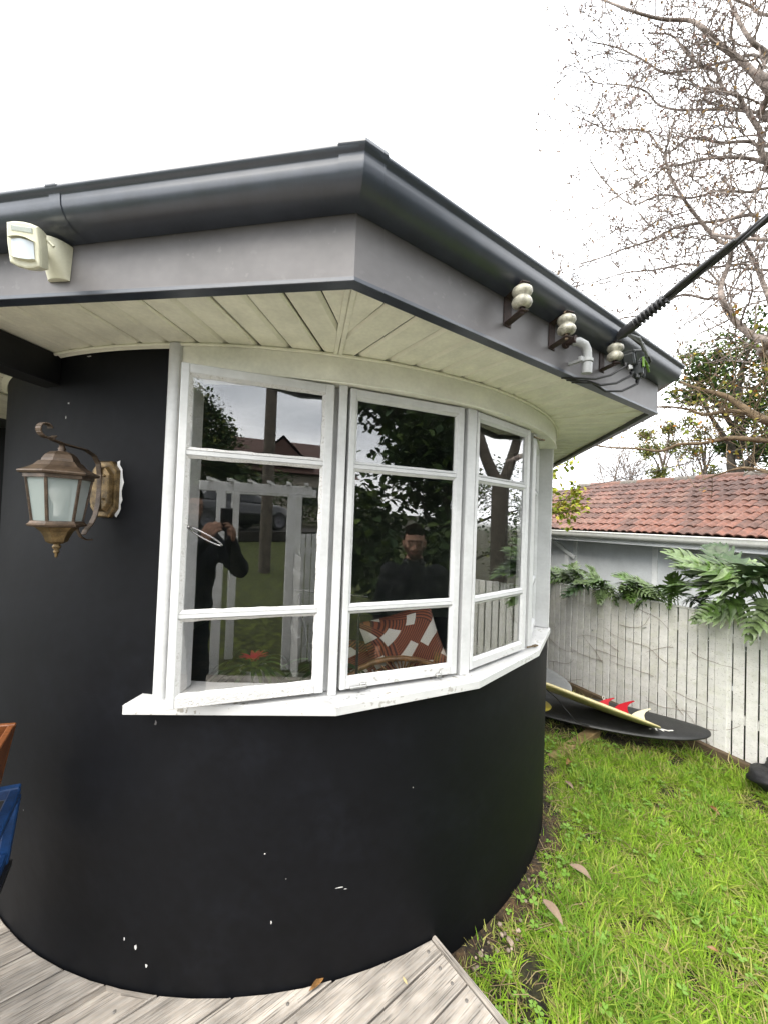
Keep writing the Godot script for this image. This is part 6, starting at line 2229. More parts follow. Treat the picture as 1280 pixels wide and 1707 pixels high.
	hw.box(Transform3D(Basis(Vector3.UP, 0.3), hb + Vector3(0, 1.5, 0)), Vector3(14, 3.2, 9))
	obj("wall", hw, M.far_wall, ho)
	var hr := Basis(Vector3.UP, 0.3)
	for row in 16:
		for s in [-1.0, 1.0]:
			var m := MB.new()
			var t := row / 16.0
			var z: float = s * lerpf(5.2, 0.0, t + 0.031)
			m.box(Transform3D(hr * Basis(Vector3.RIGHT, s * 0.50 - s * 0.05), hb + hr * Vector3(0, 3.1 + 2.9 * (t + 0.031), z)), Vector3(15.0, 0.04, 0.42))
			obj("tile_course", m, M.tile_old, ho)
	var gb := MB.new()
	gb.face([hb + hr * Vector3(-3, 3.6, -4.9), hb + hr * Vector3(0.6, 3.6, -4.9), hb + hr * Vector3(-1.2, 5.3, -4.9)], hb + Vector3(0, 3, 3))
	gb.face([hb + hr * Vector3(-3.3, 3.5, -5.0), hb + hr * Vector3(-1.2, 5.5, -5.0), hb + hr * Vector3(-1.2, 5.5, -1.0), hb + hr * Vector3(-3.3, 3.5, -1.0)], hb)
	gb.face([hb + hr * Vector3(0.9, 3.5, -5.0), hb + hr * Vector3(-1.2, 5.5, -5.0), hb + hr * Vector3(-1.2, 5.5, -1.0), hb + hr * Vector3(0.9, 3.5, -1.0)], hb)
	obj("gable", gb, M.tile_old, ho)
	for k in 2:
		var m := MB.new()
		m.box(Transform3D(hr, hb + hr * Vector3(-4.0 + 5.0 * k, 1.7, -4.53)), Vector3(1.8, 1.2, 0.06))
		obj("window", m, M.car_glass, ho)
	# big tree left of the street view, another at the right behind the photographer
	var cl := []
	for e in [[3.8, 4.4, 1.3], [5.2, 3.6, 1.0], [3.0, 5.6, 1.3], [3.7, 6.6, 1.0], [2.2, 7.2, 1.3], [1.8, 4.4, 1.6], [3.4, 2.9, 1.1], [1.0, 6.2, 1.5], [4.5, 5.2, 0.8]]:
		cl.append([Vector3(e[0], e[1], 17.0), Vector3(1.25, 1.1, 1.25) * e[2], e[2]])
	leaf_tree("street_tree", "tall dark tree across the street, reflected in the open window", Vector3(1.8, 1.2, 17.2), 6.5, cl, leaf_mesh(0.20, 0.12, M.leafy), 1500, [Color(0.05, 0.085, 0.03), Color(0.07, 0.11, 0.03), Color(0.035, 0.06, 0.025), Color(0.12, 0.13, 0.03)], 0.25, M.bark_dark)
	cl = []
	for e in [[3.4, 1.2, 1.6, 0.8], [3.9, 2.2, 1.2, 1.0], [4.1, 1.0, 0.5, 0.9], [4.5, 2.0, 0.1, 0.9], [4.0, 3.3, 0.9, 1.0], [4.4, 4.5, 0.6, 0.9], [3.6, 3.9, 1.7, 0.8], [3.5, 0.5, 0.9, 0.7]]:
		cl.append([Vector3(e[0], e[1], e[2] + 0.4), Vector3(1.0, 0.95, 1.0) * e[3], e[3]])
	leaf_tree("garden_tree", "dense leafy garden tree beside the lawn, reflected in the middle window", Vector3(4.2, -0.25, 1.3), 4.2, cl, leaf_mesh(0.16, 0.10, M.leafy), 1700, dark, 0.10, M.bark_dark)
	cl = []
	for e in [[12.0, 2.6, -3.2, 1.3], [12.4, 1.2, -1.6, 1.2], [12.6, 3.6, -1.2, 1.2], [12.8, 2.2, -4.8, 1.2], [11.8, 0.8, -4.2, 1.0], [12.6, 3.0, 0.6, 1.2]]:
		cl.append([Vector3(e[0], e[1], e[2]), Vector3(1.1, 0.9, 1.1) * e[3], e[3]])
	leaf_tree("garden_tree", "bushy green tree in the far garden, reflected in the right hand window", Vector3(12.5, -0.6, -2.4), 3.6, cl, lf, 800, [Color(0.06, 0.10, 0.03), Color(0.10, 0.12, 0.03), Color(0.04, 0.07, 0.02)], 0.14, M.bark_dark)
	cl = []
	for e in [[3.0, 6.4, 5.6, 0.9], [3.6, 5.6, 6.0, 0.8], [4.6, 6.8, 5.4, 1.1]]:
		cl.append([Vector3(e[0], e[1], e[2]), Vector3(0.9, 0.4, 0.9) * e[3], e[3]])
	leaf_tree("street_tree", "light feathery tree by the street pole, reflected in the open window", Vector3(5.4, 0.4, 6.0), 6.0, cl, leaf_mesh(0.09, 0.025, M.leafy), 500, [Color(0.06, 0.10, 0.03), Color(0.08, 0.12, 0.04)], 0.11, M.bark_grey)

func car(at: Vector3, turn: float) -> void:
	at.y = 1.105
	var o := thing("parked_car", "black sedan parked in the street, reflected behind the arbor", "car", at)
	o.rotation.y = turn
	# local frame: x forwards, y up, z to its right
	var body := MB.new()
	var st := [[-2.25, 0.36, 0.80, 0.66], [-2.20, 0.26, 0.92, 0.80], [-1.7, 0.20, 0.98, 0.88], [-0.6, 0.19, 0.96, 0.90], [0.6, 0.19, 0.94, 0.90], [1.4, 0.20, 0.90, 0.88], [2.0, 0.24, 0.78, 0.80], [2.22, 0.32, 0.66, 0.66], [2.28, 0.40, 0.56, 0.50]]
	body.sheet(st.size() - 1, 20, func(u: float, v: float):
		var s: Array = st[roundi(u * (st.size() - 1))]
		var a := TAU * v
		var y: float = (s[1] + s[2]) * 0.5 + (s[2] - s[1]) * 0.5 * signf(sin(a)) * pow(absf(sin(a)), 0.45)
		var z: float = s[3] * signf(cos(a)) * pow(absf(cos(a)), 0.35)
		return Vector3(s[0], y, z), true)
	obj("body", body, M.car_paint, o, false)
	var cab := MB.new()
	var sc := [[-1.75, 0.95, 0.97, 0.70], [-1.1, 0.92, 1.34, 0.66], [-0.4, 0.92, 1.44, 0.64], [0.3, 0.92, 1.41, 0.64], [1.15, 0.90, 0.94, 0.70]]
	cab.sheet(sc.size() - 1, 16, func(u: float, v: float):
		var s: Array = sc[roundi(u * (sc.size() - 1))]
		var a := PI * v
		return Vector3(s[0], s[1] + (s[2] - s[1]) * pow(sin(a), 0.5), (s[3] + 0.12 * (1.0 - sin(a))) * signf(cos(a)) * pow(absf(cos(a)), 0.4)), true)
	obj("cabin", cab, M.car_glass, o, false)
	var rf := MB.new()
	rf.sheet(6, 6, func(u: float, v: float): return Vector3(lerpf(-1.1, 0.35, u), 1.452 - 0.10 * pow(u * 2.0 - 1.0, 2.0) - 0.05 * pow(v * 2.0 - 1.0, 2.0), lerpf(-0.60, 0.60, v)), true)
	obj("roof", rf, M.car_paint, o, false)
	var tr := MB.new()
	for s in [-1.0, 1.0]:
		tr.tube([Vector3(-1.6, 1.0, s * 0.81), Vector3(-1.05, 1.33, s * 0.72), Vector3(-0.3, 1.43, s * 0.69), Vector3(0.3, 1.39, s * 0.70), Vector3(1.1, 0.97, s * 0.80)], 0.014, 6)
	obj("window_trim", tr, M.chrome, o, false)
	for e in [[-1.38, -0.80], [1.38, -0.80], [-1.38, 0.80], [1.38, 0.80]]:
		var w := MB.new()
		var xf := Transform3D(Basis(Vector3.RIGHT, PI / 2 * signf(e[1])), Vector3(e[0], 0.32, e[1]))
		w.lathe([Vector2(0.20, -0.10), Vector2(0.31, -0.09), Vector2(0.325, -0.04), Vector2(0.325, 0.06), Vector2(0.31, 0.10), Vector2(0.22, 0.105)], xf, 24)
		var wh := obj("wheel", w, M.tyre, o, false)
		var rm := MB.new()
		rm.lathe([Vector2(0.22, 0.10), Vector2(0.20, 0.09), Vector2(0.06, 0.07), Vector2(0.03, 0.09), Vector2(0.0, 0.09)], xf, 24)
		obj("rim", rm, M.wheel_alloy, wh, false)
	for s in [-1.0, 1.0]:
		var hl := MB.new()
		hl.box(Transform3D(Basis(Vector3.UP, -0.5 * s), Vector3(2.10, 0.64, s * 0.62)), Vector3(0.22, 0.10, 0.26), 0.03)
		obj("headlight", hl, M.wheel_alloy, o, false)

# ---------------------------------------------------------------- people, from joints: smooth union of tapered capsules, surface nets
func nets(m: MB, bones: Array, cell: float, k: float) -> void:
	# bone: [a, b, ra, rb, colour]
	var lo := Vector3(1e9, 1e9, 1e9)
	var hi := -lo
	for b in bones:
		for e in [[b[0], b[2]], [b[1], b[3]]]:
			lo = lo.min(e[0] - Vector3.ONE * (e[1] + cell * 3.0))
			hi = hi.max(e[0] + Vector3.ONE * (e[1] + cell * 3.0))
	var nx := int((hi.x - lo.x) / cell) + 2
	var ny := int((hi.y - lo.y) / cell) + 2
	var nz := int((hi.z - lo.z) / cell) + 2
	var sum := PackedFloat32Array()
	sum.resize(nx * ny * nz)
	var near := PackedFloat32Array()
	near.resize(nx * ny * nz)
	near.fill(1e9)
	var who := PackedByteArray()
	who.resize(nx * ny * nz)
	for bi in bones.size():
		var b: Array = bones[bi]
		var A: Vector3 = b[0]
		var B: Vector3 = b[1]
		var pad: float = maxf(b[2], b[3]) + 4.5 / k
		var l := (A.min(B) - Vector3.ONE * pad - lo) / cell
		var h := (A.max(B) + Vector3.ONE * pad - lo) / cell
		var AB := B - A
		var L2 := maxf(AB.length_squared(), 1e-9)
		for z in range(maxi(0, int(l.z)), mini(nz, int(h.z) + 1)):
			for y in range(maxi(0, int(l.y)), mini(ny, int(h.y) + 1)):
				for x in range(maxi(0, int(l.x)), mini(nx, int(h.x) + 1)):
					var p := lo + Vector3(x, y, z) * cell
					var t := clampf((p - A).dot(AB) / L2, 0.0, 1.0)
					var d: float = p.distance_to(A + AB * t) - lerpf(b[2], b[3], t)
					var i := (z * ny + y) * nx + x
					sum[i] += exp(-k * d)
					if d < near[i]:
						near[i] = d
						who[i] = bi
	var folds := FastNoiseLite.new()
	folds.seed = 4
	folds.frequency = 4.5
	folds.fractal_type = FastNoiseLite.FRACTAL_RIDGED
	folds.fractal_octaves = 2
	var vid := {}
	var val := PackedFloat32Array()
	val.resize(sum.size())
	for i in sum.size():
		val[i] = -log(maxf(sum[i], 1e-9)) / k
	var corner := [0, 1, nx, nx + 1, nx * ny, nx * ny + 1, nx * ny + nx, nx * ny + nx + 1]
	var cp := [Vector3(0, 0, 0), Vector3(1, 0, 0), Vector3(0, 1, 0), Vector3(1, 1, 0), Vector3(0, 0, 1), Vector3(1, 0, 1), Vector3(0, 1, 1), Vector3(1, 1, 1)]
	var edges := [[0, 1], [2, 3], [4, 5], [6, 7], [0, 2], [1, 3], [4, 6], [5, 7], [0, 4], [1, 5], [2, 6], [3, 7]]
	for z in nz - 1:
		for y in ny - 1:
			var row := (z * ny + y) * nx
			for x in nx - 1:
				var i := row + x
				var mask := 0
				for q in 8:
					if val[i + corner[q]] < 0.0: mask |= 1 << q
				if mask == 0 or mask == 255:
					continue
				var s := Vector3.ZERO
				var cnt := 0
				for e in edges:
					var va := val[i + corner[e[0]]]
					var vb := val[i + corner[e[1]]]
					if (va < 0.0) != (vb < 0.0):
						s += cp[e[0]].lerp(cp[e[1]], va / (va - vb))
						cnt += 1
				var g := Vector3(val[i + corner[1]] - val[i], val[i + corner[2]] - val[i], val[i + corner[4]] - val[i]) + Vector3(val[i + corner[7]] - val[i + corner[6]], val[i + corner[7]] - val[i + corner[5]], val[i + corner[7]] - val[i + corner[3]])
				m.col = bones[who[i]][4]
				var q := lo + (Vector3(x, y, z) + s / cnt) * cell
				var gn := g.normalized()
				if m.col == COAT or m.col == JEAN:      # folds in the cloth
					var e := 0.02
					var f0 := folds.get_noise_3dv(q)
					var gr := Vector3(folds.get_noise_3dv(q + Vector3(e, 0, 0)) - f0, folds.get_noise_3dv(q + Vector3(0, e, 0)) - f0, folds.get_noise_3dv(q + Vector3(0, 0, e)) - f0) / e
					q += gn * f0 * 0.016
					gn = (gn - (gr - gn * gr.dot(gn)) * 0.016).normalized()
				vid[i] = m.add(q, gn)
	m.col = Color.WHITE
	for i in vid:
		for ax in 3:
			var st: int = [1, nx, nx * ny][ax]
			var u: int = [nx, nx * ny, 1][ax]
			var w: int = [nx * ny, 1, nx][ax]
			var a := val[i]
			var b := val[i + st]
			if (a < 0.0) == (b < 0.0): continue
			if not (vid.has(i - u) and vid.has(i - w) and vid.has(i - u - w)): continue
			var q := [vid[i], vid[i - u], vid[i - u - w], vid[i - w]]
			if a < 0.0:
				m.tri(q[0], q[1], q[2]); m.tri(q[0], q[2], q[3])
			else:
				m.tri(q[0], q[2], q[1]); m.tri(q[0], q[3], q[2])

const SKIN := Color(0.35, 0.21, 0.15)
const LIP := Color(0.33, 0.16, 0.13)
const BEARD := Color(0.07, 0.04, 0.028)
const COAT := Color(0.010, 0.011, 0.014)
const JEAN := Color(0.014, 0.016, 0.022)
const SHOE := Color(0.012, 0.012, 0.012)

func head_bones(c: Vector3, b: Basis, beard: bool) -> Array:
	# c: centre of the skull; b.z looks ahead
	var q := func(x: float, y: float, z: float) -> Vector3: return c + b * Vector3(x, y, z)
	var o := [
		[q.call(0, 0.035, -0.022), q.call(0, 0.030, 0.012), 0.080, 0.072, SKIN],
		[q.call(0, 0.02, 0.02), q.call(0, -0.070, 0.042), 0.066, 0.040, SKIN],
		[q.call(0, -0.092, 0.060), q.call(0, -0.095, 0.058), 0.020, 0.020, BEARD if beard else SKIN],
		[q.call(-0.026, 0.020, 0.078), q.call(0.026, 0.020, 0.078), 0.010, 0.010, SKIN],
		[q.call(0, 0.012, 0.080), q.call(0, -0.026, 0.098), 0.0085, 0.0125, SKIN],
		[q.call(-0.013, -0.031, 0.088), q.call(0.013, -0.031, 0.088), 0.008, 0.008, SKIN],
		[q.call(-0.018, -0.058, 0.080), q.call(0.018, -0.058, 0.080), 0.0075, 0.0075, LIP],
		[q.call(0.078, 0.008, -0.005), q.call(0.080, -0.026, -0.002), 0.014, 0.010, SKIN],
		[q.call(-0.078, 0.008, -0.005), q.call(-0.080, -0.026, -0.002), 0.014, 0.010, SKIN],
		[q.call(-0.038, -0.020, 0.062), q.call(-0.030, -0.030, 0.060), 0.018, 0.016, SKIN],
		[q.call(0.038, -0.020, 0.062), q.call(0.030, -0.030, 0.060), 0.018, 0.016, SKIN]]
	for s in [-1.0, 1.0]:
		o.append([q.call(s * 0.031, 0.004, 0.072), q.call(s * 0.033, 0.004, 0.072), 0.0100, 0.0100, Color(0.16, 0.10, 0.08)])
		o.append([q.call(s * 0.016, 0.027, 0.086), q.call(s * 0.045, 0.027, 0.075), 0.006, 0.005, BEARD])
		if beard:
			o.append([q.call(s * 0.056, -0.035, 0.030), q.call(s * 0.020, -0.086, 0.062), 0.022, 0.022, BEARD])
			o.append([q.call(s * 0.020, -0.046, 0.084), q.call(s * 0.004, -0.043, 0.087), 0.006, 0.006, BEARD])
	return o

func hand_bones(wrist: Vector3, b: Basis, curl: float, side: float) -> Array:
	# b.z runs from wrist to fingertips, b.y out of the back of the hand, b.x towards the thumb times side
	var q := func(x: float, y: float, z: float) -> Vector3: return wrist + b * Vector3(x * side, y, z)
	var o := []
	for k in 4:
		var x := 0.030 - 0.020 * k
		o.append([q.call(x * 0.6, 0, 0.01), q.call(x, 0, 0.082 - 0.004 * absf(k - 1.2)), 0.013, 0.0105, SKIN])
		var p: Vector3 = q.call(x, 0, 0.084 - 0.004 * absf(k - 1.2))
		var ln: float = [0.040, 0.045, 0.041, 0.032][k]
		var a := curl * 0.5
		for j in 3:
			var d := b * Vector3(0, -sin(a), cos(a))
			var e := p + d * ln
			o.append([p, e, 0.0092 - 0.001 * j, 0.0084 - 0.001 * j, SKIN])
			p = e
			ln *= 0.68
			a += curl * 0.6
	var t0: Vector3 = q.call(0.018, -0.004, 0.022)
	var t1: Vector3 = q.call(0.052, -0.014, 0.050)
	var t2: Vector3 = q.call(0.060, -0.026, 0.082)
	var t3: Vector3 = q.call(0.056, -0.036, 0.106)
	o.append([t0, t1, 0.015, 0.012, SKIN])
	o.append([t1, t2, 0.011, 0.0095, SKIN])
	o.append([t2, t3, 0.0095, 0.008, SKIN])
	return o

# pose: joints in the figure's own frame (x to its left, z ahead), feet at y = 0
func person(label: String, at: Vector3, face: Vector3, tall: float, pose: Dictionary, beard: bool) -> Node3D:
	var o := thing("person", label, "person", at)
	o.rotation.y = atan2(face.x, face.z)
	var s := tall / 1.78
	var bones := []
	var J := func(x: float, y: float, z: float) -> Vector3: return Vector3(x, y, z) * s
	var hip := 0.93
	for e in [-1.0, 1.0]:
		bones.append([J.call(e * 0.095, hip, 0.0), J.call(e * 0.115, 0.50, 0.02), 0.092 * s, 0.062 * s, JEAN])
		bones.append([J.call(e * 0.115, 0.50, 0.02), J.call(e * 0.125, 0.10, -0.01), 0.060 * s, 0.045 * s, JEAN])
		bones.append([J.call(e * 0.125, 0.055, -0.03), J.call(e * 0.14, 0.040, 0.17), 0.050 * s, 0.036 * s, SHOE])
		bones.append([J.call(e * 0.075, 0.98, -0.01), J.call(e * 0.105, 1.28, 0.0), 0.108 * s, 0.112 * s, COAT])
		bones.append([J.call(e * 0.09, 1.28, 0.0), J.call(e * 0.165, 1.43, -0.01), 0.104 * s, 0.058 * s, COAT])
		var sh: Vector3 = J.call(e * 0.195, 1.425, -0.01)
		var el: Vector3 = pose["elbow_left" if e > 0 else "elbow_right"] * s
		var wr: Vector3 = pose["wrist_left" if e > 0 else "wrist_right"] * s
		bones.append([sh, el, 0.066 * s, 0.052 * s, COAT])
		bones.append([el, wr, 0.052 * s, 0.037 * s, COAT])
	bones.append([J.call(0, 0.96, -0.01), J.call(0, 1.40, -0.005), 0.105 * s, 0.105 * s, COAT])
	bones.append([J.call(0, 1.43, -0.02), J.call(0, 1.51, 0.0), 0.075 * s, 0.066 * s, COAT])
	bones.append([J.call(0, 1.48, -0.005), J.call(0, 1.60, 0.018), 0.056 * s, 0.052 * s, SKIN])
	var m := MB.new()
	nets(m, bones, 0.016, 55.0)
	var hb: Basis = Basis(Vector3.UP, pose["head_turn"]) * Basis(Vector3.RIGHT, pose["head_tilt"])
	var hc: Vector3 = J.call(0, 1.675, 0.02)
	nets(m, head_bones(hc, hb, beard), 0.0055, 150.0)
	for e in ["left", "right"]:
		var wr: Vector3 = pose["wrist_" + e] * s
		nets(m, hand_bones(wr, pose["hand_" + e], pose["curl"], 1.0 if e == "right" else -1.0), 0.0042, 260.0)
	obj("body", m, M.skin, o, false)
	var h := MB.new()
	var q := func(x: float, y: float, z: float) -> Vector3: return hc + hb * Vector3(x, y, z)
	var hbn := [[q.call(0, 0.058, -0.030), q.call(0, 0.085, 0.008), 0.080, 0.058, Color.WHITE], [q.call(0, 0.02, -0.055), q.call(0, -0.03, -0.060), 0.070, 0.048, Color.WHITE], [q.call(-0.045, 0.090, 0.035), q.call(0.040, 0.098, 0.040), 0.022, 0.026, Color.WHITE], [q.call(-0.072, 0.04, 0.0), q.call(-0.074, 0.01, -0.01), 0.016, 0.012, Color.WHITE], [q.call(0.072, 0.04, 0.0), q.call(0.074, 0.01, -0.01), 0.016, 0.012, Color.WHITE]]
	for k in 16:
		var a := TAU * k * 0.382
		var r := 0.055 * sqrt(k / 16.0)
		hbn.append([q.call(cos(a) * r, 0.120 - r * 0.35, sin(a) * r + 0.0), q.call(cos(a) * r * 1.3 + 0.01, 0.142 - r * 0.5, sin(a) * r * 1.3 + 0.012), 0.016, 0.008, Color.WHITE])
	nets(h, hbn, 0.008, 120.0)
	obj("hair", h, M.hair, o, false)
	# jacket collar
	var cl := MB.new()
	var pts := []
	for k in 17:
		var a := lerpf(-2.5, 2.5, k / 16.0)
		pts.append(J.call(sin(a) * 0.075, 1.505 - 0.03 * cos(a + PI) * -1.0, -cos(a) * 0.078 + 0.005))
	cl.tube(pts, 0.020, 8)
	obj("collar", cl, M.bag_black, o, false)
	return o

func people() -> void:
	# the photographer stands behind the camera; a second man on the lawn looks at the window
	var pf := Vector3(0.30, 0, -0.954)
	var at := Vector3(-0.255, 0.0, 0.465)
	var up := Basis(Vector3(1, 0, 0), Vector3(0, 0.25, -0.97).normalized(), Vector3(0, 0.97, 0.25).normalized())
	var pose := {
		"elbow_left": Vector3(0.30, 1.20, 0.20), "wrist_left": Vector3(0.115, 1.455, 0.395),
		"elbow_right": Vector3(-0.33, 1.22, 0.17), "wrist_right": Vector3(-0.085, 1.455, 0.400),
		"hand_left": Basis(Vector3(0, 0, -1), Vector3(0.9, -0.1, 0.1).normalized(), Vector3(-0.30, 0.85, 0.2)).orthonormalized(),
		"hand_right": Basis(Vector3(0, 0, -1), Vector3(-0.9, -0.1, 0.1).normalized(), Vector3(0.30, 0.85, 0.2)).orthonormalized(),
		"curl": 1.0, "head_turn": 0.0, "head_tilt": 0.12}
	for e in ["hand_left", "hand_right"]:
		# fingers forward and up along the phone's edge, thumb behind it
		var z: Vector3 = (Vector3(-0.18 if e == "hand_left" else 0.16, 0.72, 0.45)).normalized()
		var y: Vector3 = (Vector3(0.9 if e == "hand_left" else -0.9, 0.1, 0.35))
		y = (y - z * y.dot(z)).normalized()
		pose[e] = Basis(y.cross(z), y, z)
	var p := person("person in a black jacket holding up a phone, reflected in the open window", at, pf, 1.74, pose, true)
	var ph := thing("phone", "black phone held up in both hands, reflected in the open window", "phone", Vector3(-0.115, 1.555, 0.045))
	var pm := MB.new()
	var pbz := Vector3(0.2, 0, 0.98)
	var pbs := Basis(Vector3.UP, atan2(pbz.x, pbz.z)) * Basis(Vector3.RIGHT, -0.02)
	pm.box(Transform3D(pbs, Vector3(-0.115, 1.565, 0.055)), Vector3(0.074, 0.150, 0.009), 0.003)
	obj("body", pm, M.stand_black, ph)
	for e in [[0.022, 0.055], [0.022, 0.030], [0.004, 0.043]]:
		var ln := MB.new()
		ln.tube([Vector3(-0.115, 1.565, 0.055) + pbs * Vector3(e[0], e[1], -0.004), Vector3(-0.115, 1.565, 0.055) + pbs * Vector3(e[0], e[1], -0.0065)], 0.007, 12)
		obj("lens", ln, M.car_glass, ph)
	var at2 := Vector3(1.27, 0.0, -0.56)
	at2.y = ground_y(at2.x, at2.z) + 0.01
	var down := func(sd: float) -> Basis:
		var z := Vector3(0.05 * sd, -0.98, 0.15).normalized()
		var y := Vector3(sd, 0.0, 0.1)
		y = (y - z * y.dot(z)).normalized()
		return Basis(y.cross(z), y, z)
	var pose2 := {
		"elbow_left": Vector3(0.27, 1.13, -0.02), "wrist_left": Vector3(0.26, 0.88, 0.08),
		"elbow_right": Vector3(-0.27, 1.13, -0.02), "wrist_right": Vector3(-0.26, 0.88, 0.08),
		"hand_left": down.call(1.0), "hand_right": down.call(-1.0), "curl": 0.35, "head_turn": -0.05, "head_tilt": 0.16}
	person("bearded person in a dark jacket looking down, reflected in the middle window", at2, Vector3(-0.78, 0, -0.62), 1.69, pose2, true)

# ---------------------------------------------------------------- lawn
func lawn() -> void:
	rng.seed = 909
	var mk := func(n: int, l0: float, l1: float, w: float, lean: float, flop: float) -> ArrayMesh:
		var m := MB.new()
		for k in n:
			var a := rr(0, TAU)
			var d := Vector3(cos(a), 0, sin(a))
			var s := d.cross(Vector3.UP)
			var base := d * rr(0.0, 0.02) + s * rr(-0.012, 0.012)
			var ln := rr(l0, l1)
			var le := rr(0.1, lean)
			var fl := rr(0.2, flop)
			var prev := []
			var q := rr(0.75, 1.2)
			m.col = Color(q, q * rr(0.95, 1.05), q * rr(0.7, 1.1))
			for j in 5:
				var t := j / 4.0
				var p := base + Vector3.UP * (ln * (t - 0.45 * fl * t * t)) + d * (ln * (le * t + fl * 0.75 * t * t))
				var hw := w * (1.0 - pow(t, 2.2)) * 0.5
				var now := [p - s * hw, p + s * hw]
				if j > 0:
					if j < 4:
						m.face([prev[0], prev[1], now[1], now[0]])
					else:
						m.face([prev[0], prev[1], p])
				prev = now
		m.col = Color.WHITE
		return m.mesh(M.blade)
	var kinds := [mk.call(9, 0.022, 0.052, 0.0042, 0.9, 1.3), mk.call(9, 0.035, 0.078, 0.0047, 0.8, 1.4), mk.call(7, 0.07, 0.13, 0.0058, 0.6, 1.3), mk.call(10, 0.02, 0.06, 0.0030, 0.9, 1.2)]
	var nz := FastNoiseLite.new()
	nz.seed = 31
	nz.frequency = 2.2
	var nf := FastNoiseLite.new()
	nf.seed = 32
	nf.frequency = 7.0
	var xs := [[], [], [], []]
	var cs := [[], [], [], []]
	var edge := func(p: Vector3) -> float: return (p.x - 0.252) * 0.787 - (p.z + 1.53) * 0.617      # metres right of the deck edge
	for k in 52000:
		var p := Vector3(rr(0.2, 3.3), 0, rr(-4.6, 0.6))
		if p.z > -0.5 and rng.randf() < 0.6: continue
		var rad := Vector2(p.x - CX, p.z - CZ).length() - R
		if rad < 0.015 or (p.z < CZ and p.x < 1.2): continue
		var ed: float = edge.call(p)
		if ed < 0.03: continue
		var fd := -(p - FP).dot(FN)
		if fd < 0.09: continue
		var q := nz.get_noise_2d(p.x, p.z)
		var f := nf.get_noise_2d(p.x, p.z)
		var thin := 0.0
		if rad < 0.16: thin = maxf(thin, 0.85 * (1.0 - rad / 0.16) + 0.25 * f)
		if p.z < -2.95: thin = maxf(thin, smoothstep(-2.95, -3.35, p.z) * 0.97)
		if fd < 0.42: thin = maxf(thin, 1.15 * (1.0 - fd / 0.42) + 0.35 * f)
		thin = maxf(thin, smoothstep(0.06, 0.40, -q + 0.45 * f) * 0.92)
		if rng.randf() < thin: continue
		p.y = ground_y(p.x, p.z) + 0.004
		var kind := 0
		var pick := rng.randf() + q * 0.7
		if pick > 1.12: kind = 2
		elif pick > 0.55: kind = 1
		elif pick < 0.10: kind = 3
		if fd < 0.35 and rng.randf() < 0.25: kind = 2
		var sc := rr(0.75, 1.25) * (0.8 if rad < 0.25 else 1.0)
		xs[kind].append(Transform3D(Basis(Vector3.UP, rr(0, TAU)) * Basis(Vector3.RIGHT, rr(-0.25, 0.25)).scaled(Vector3(sc, sc * rr(0.8, 1.2), sc)), p))
		var g := Color(0.222, 0.365, 0.028).lerp(Color(0.14, 0.265, 0.03), clampf(0.5 + q * 1.4, 0, 1))
		if rng.randf() < 0.30: g = g.lerp(Color(0.34, 0.42, 0.07), rr(0.3, 0.9))
		if rng.randf() < 0.13 + 0.45 * clampf(thin, 0, 1): g = Color(0.36, 0.30, 0.14).lerp(g, rr(0.0, 0.6))
		cs[kind].append(g * rr(0.82, 1.18))
	var names := ["grass", "tall_grass", "long_grass", "fine_grass"]
	for k in 4:
		tag(many(names[k], kinds[k], xs[k], cs[k]), ["short bright green lawn grass", "taller green lawn grass", "long floppy grass blades in tufts", "fine thin lawn grass"][k], "grass")
	# clover leaves: three round leaflets on a thin stalk
	var cm := MB.new()
	for j in 3:
		var a := TAU * j / 3.0
		var d := Vector3(cos(a), 0, sin(a))
		var s := d.cross(Vector3.UP)
		var pts := [Vector3(0, 0.03, 0), Vector3(0, 0.034, 0) + d * 0.006 + s * 0.006, Vector3(0, 0.035, 0) + d * 0.013 + s * 0.0065, Vector3(0, 0.033, 0) + d * 0.0145, Vector3(0, 0.035, 0) + d * 0.013 - s * 0.0065, Vector3(0, 0.034, 0) + d * 0.006 - s * 0.006]
		cm.face(pts, Vector3(0, -1, 0))
	cm.tube([Vector3.ZERO, Vector3(0.003, 0.015, 0), Vector3(0, 0.030, 0)], 0.0008, 3, false)
	var cx := []
	var cc := []
	for k in 9000:
		var p := Vector3(rr(0.3, 3.0), 0, rr(-3.4, -0.6))
		var rad := Vector2(p.x - CX, p.z - CZ).length() - R
		if rad < 0.03 or edge.call(p) < 0.05 or -(p - FP).dot(FN) < 0.2: continue
		var q := nz.get_noise_2d(p.x * 1.4 + 9.0, p.z * 1.4)
		if q < 0.08: continue
		if rng.randf() < 0.7: continue
		p.y = ground_y(p.x, p.z) + 0.004
		cx.append(Transform3D(Basis(Vector3.UP, rr(0, TAU)) * Basis(Vector3.RIGHT, rr(-0.4, 0.4)).scaled(Vector3.ONE * rr(0.7, 1.5)), p))
		cc.append(Color(0.15, 0.28, 0.04).lerp(Color(0.20, 0.34, 0.07), rr(0, 1)))
	tag(many("clover", cm.mesh(M.blade), cx, cc), "patches of small three leafed clover among the grass", "clover")
	# dry straw and crumbs of bark where the turf is thin
	var sm := MB.new()
	sm.tube([Vector3(-0.03, 0.002, 0), Vector3(0, 0.006, 0.004), Vector3(0.035, 0.003, -0.003)], 0.0011, 3, false)
	var sx := []
	var sc2 := []
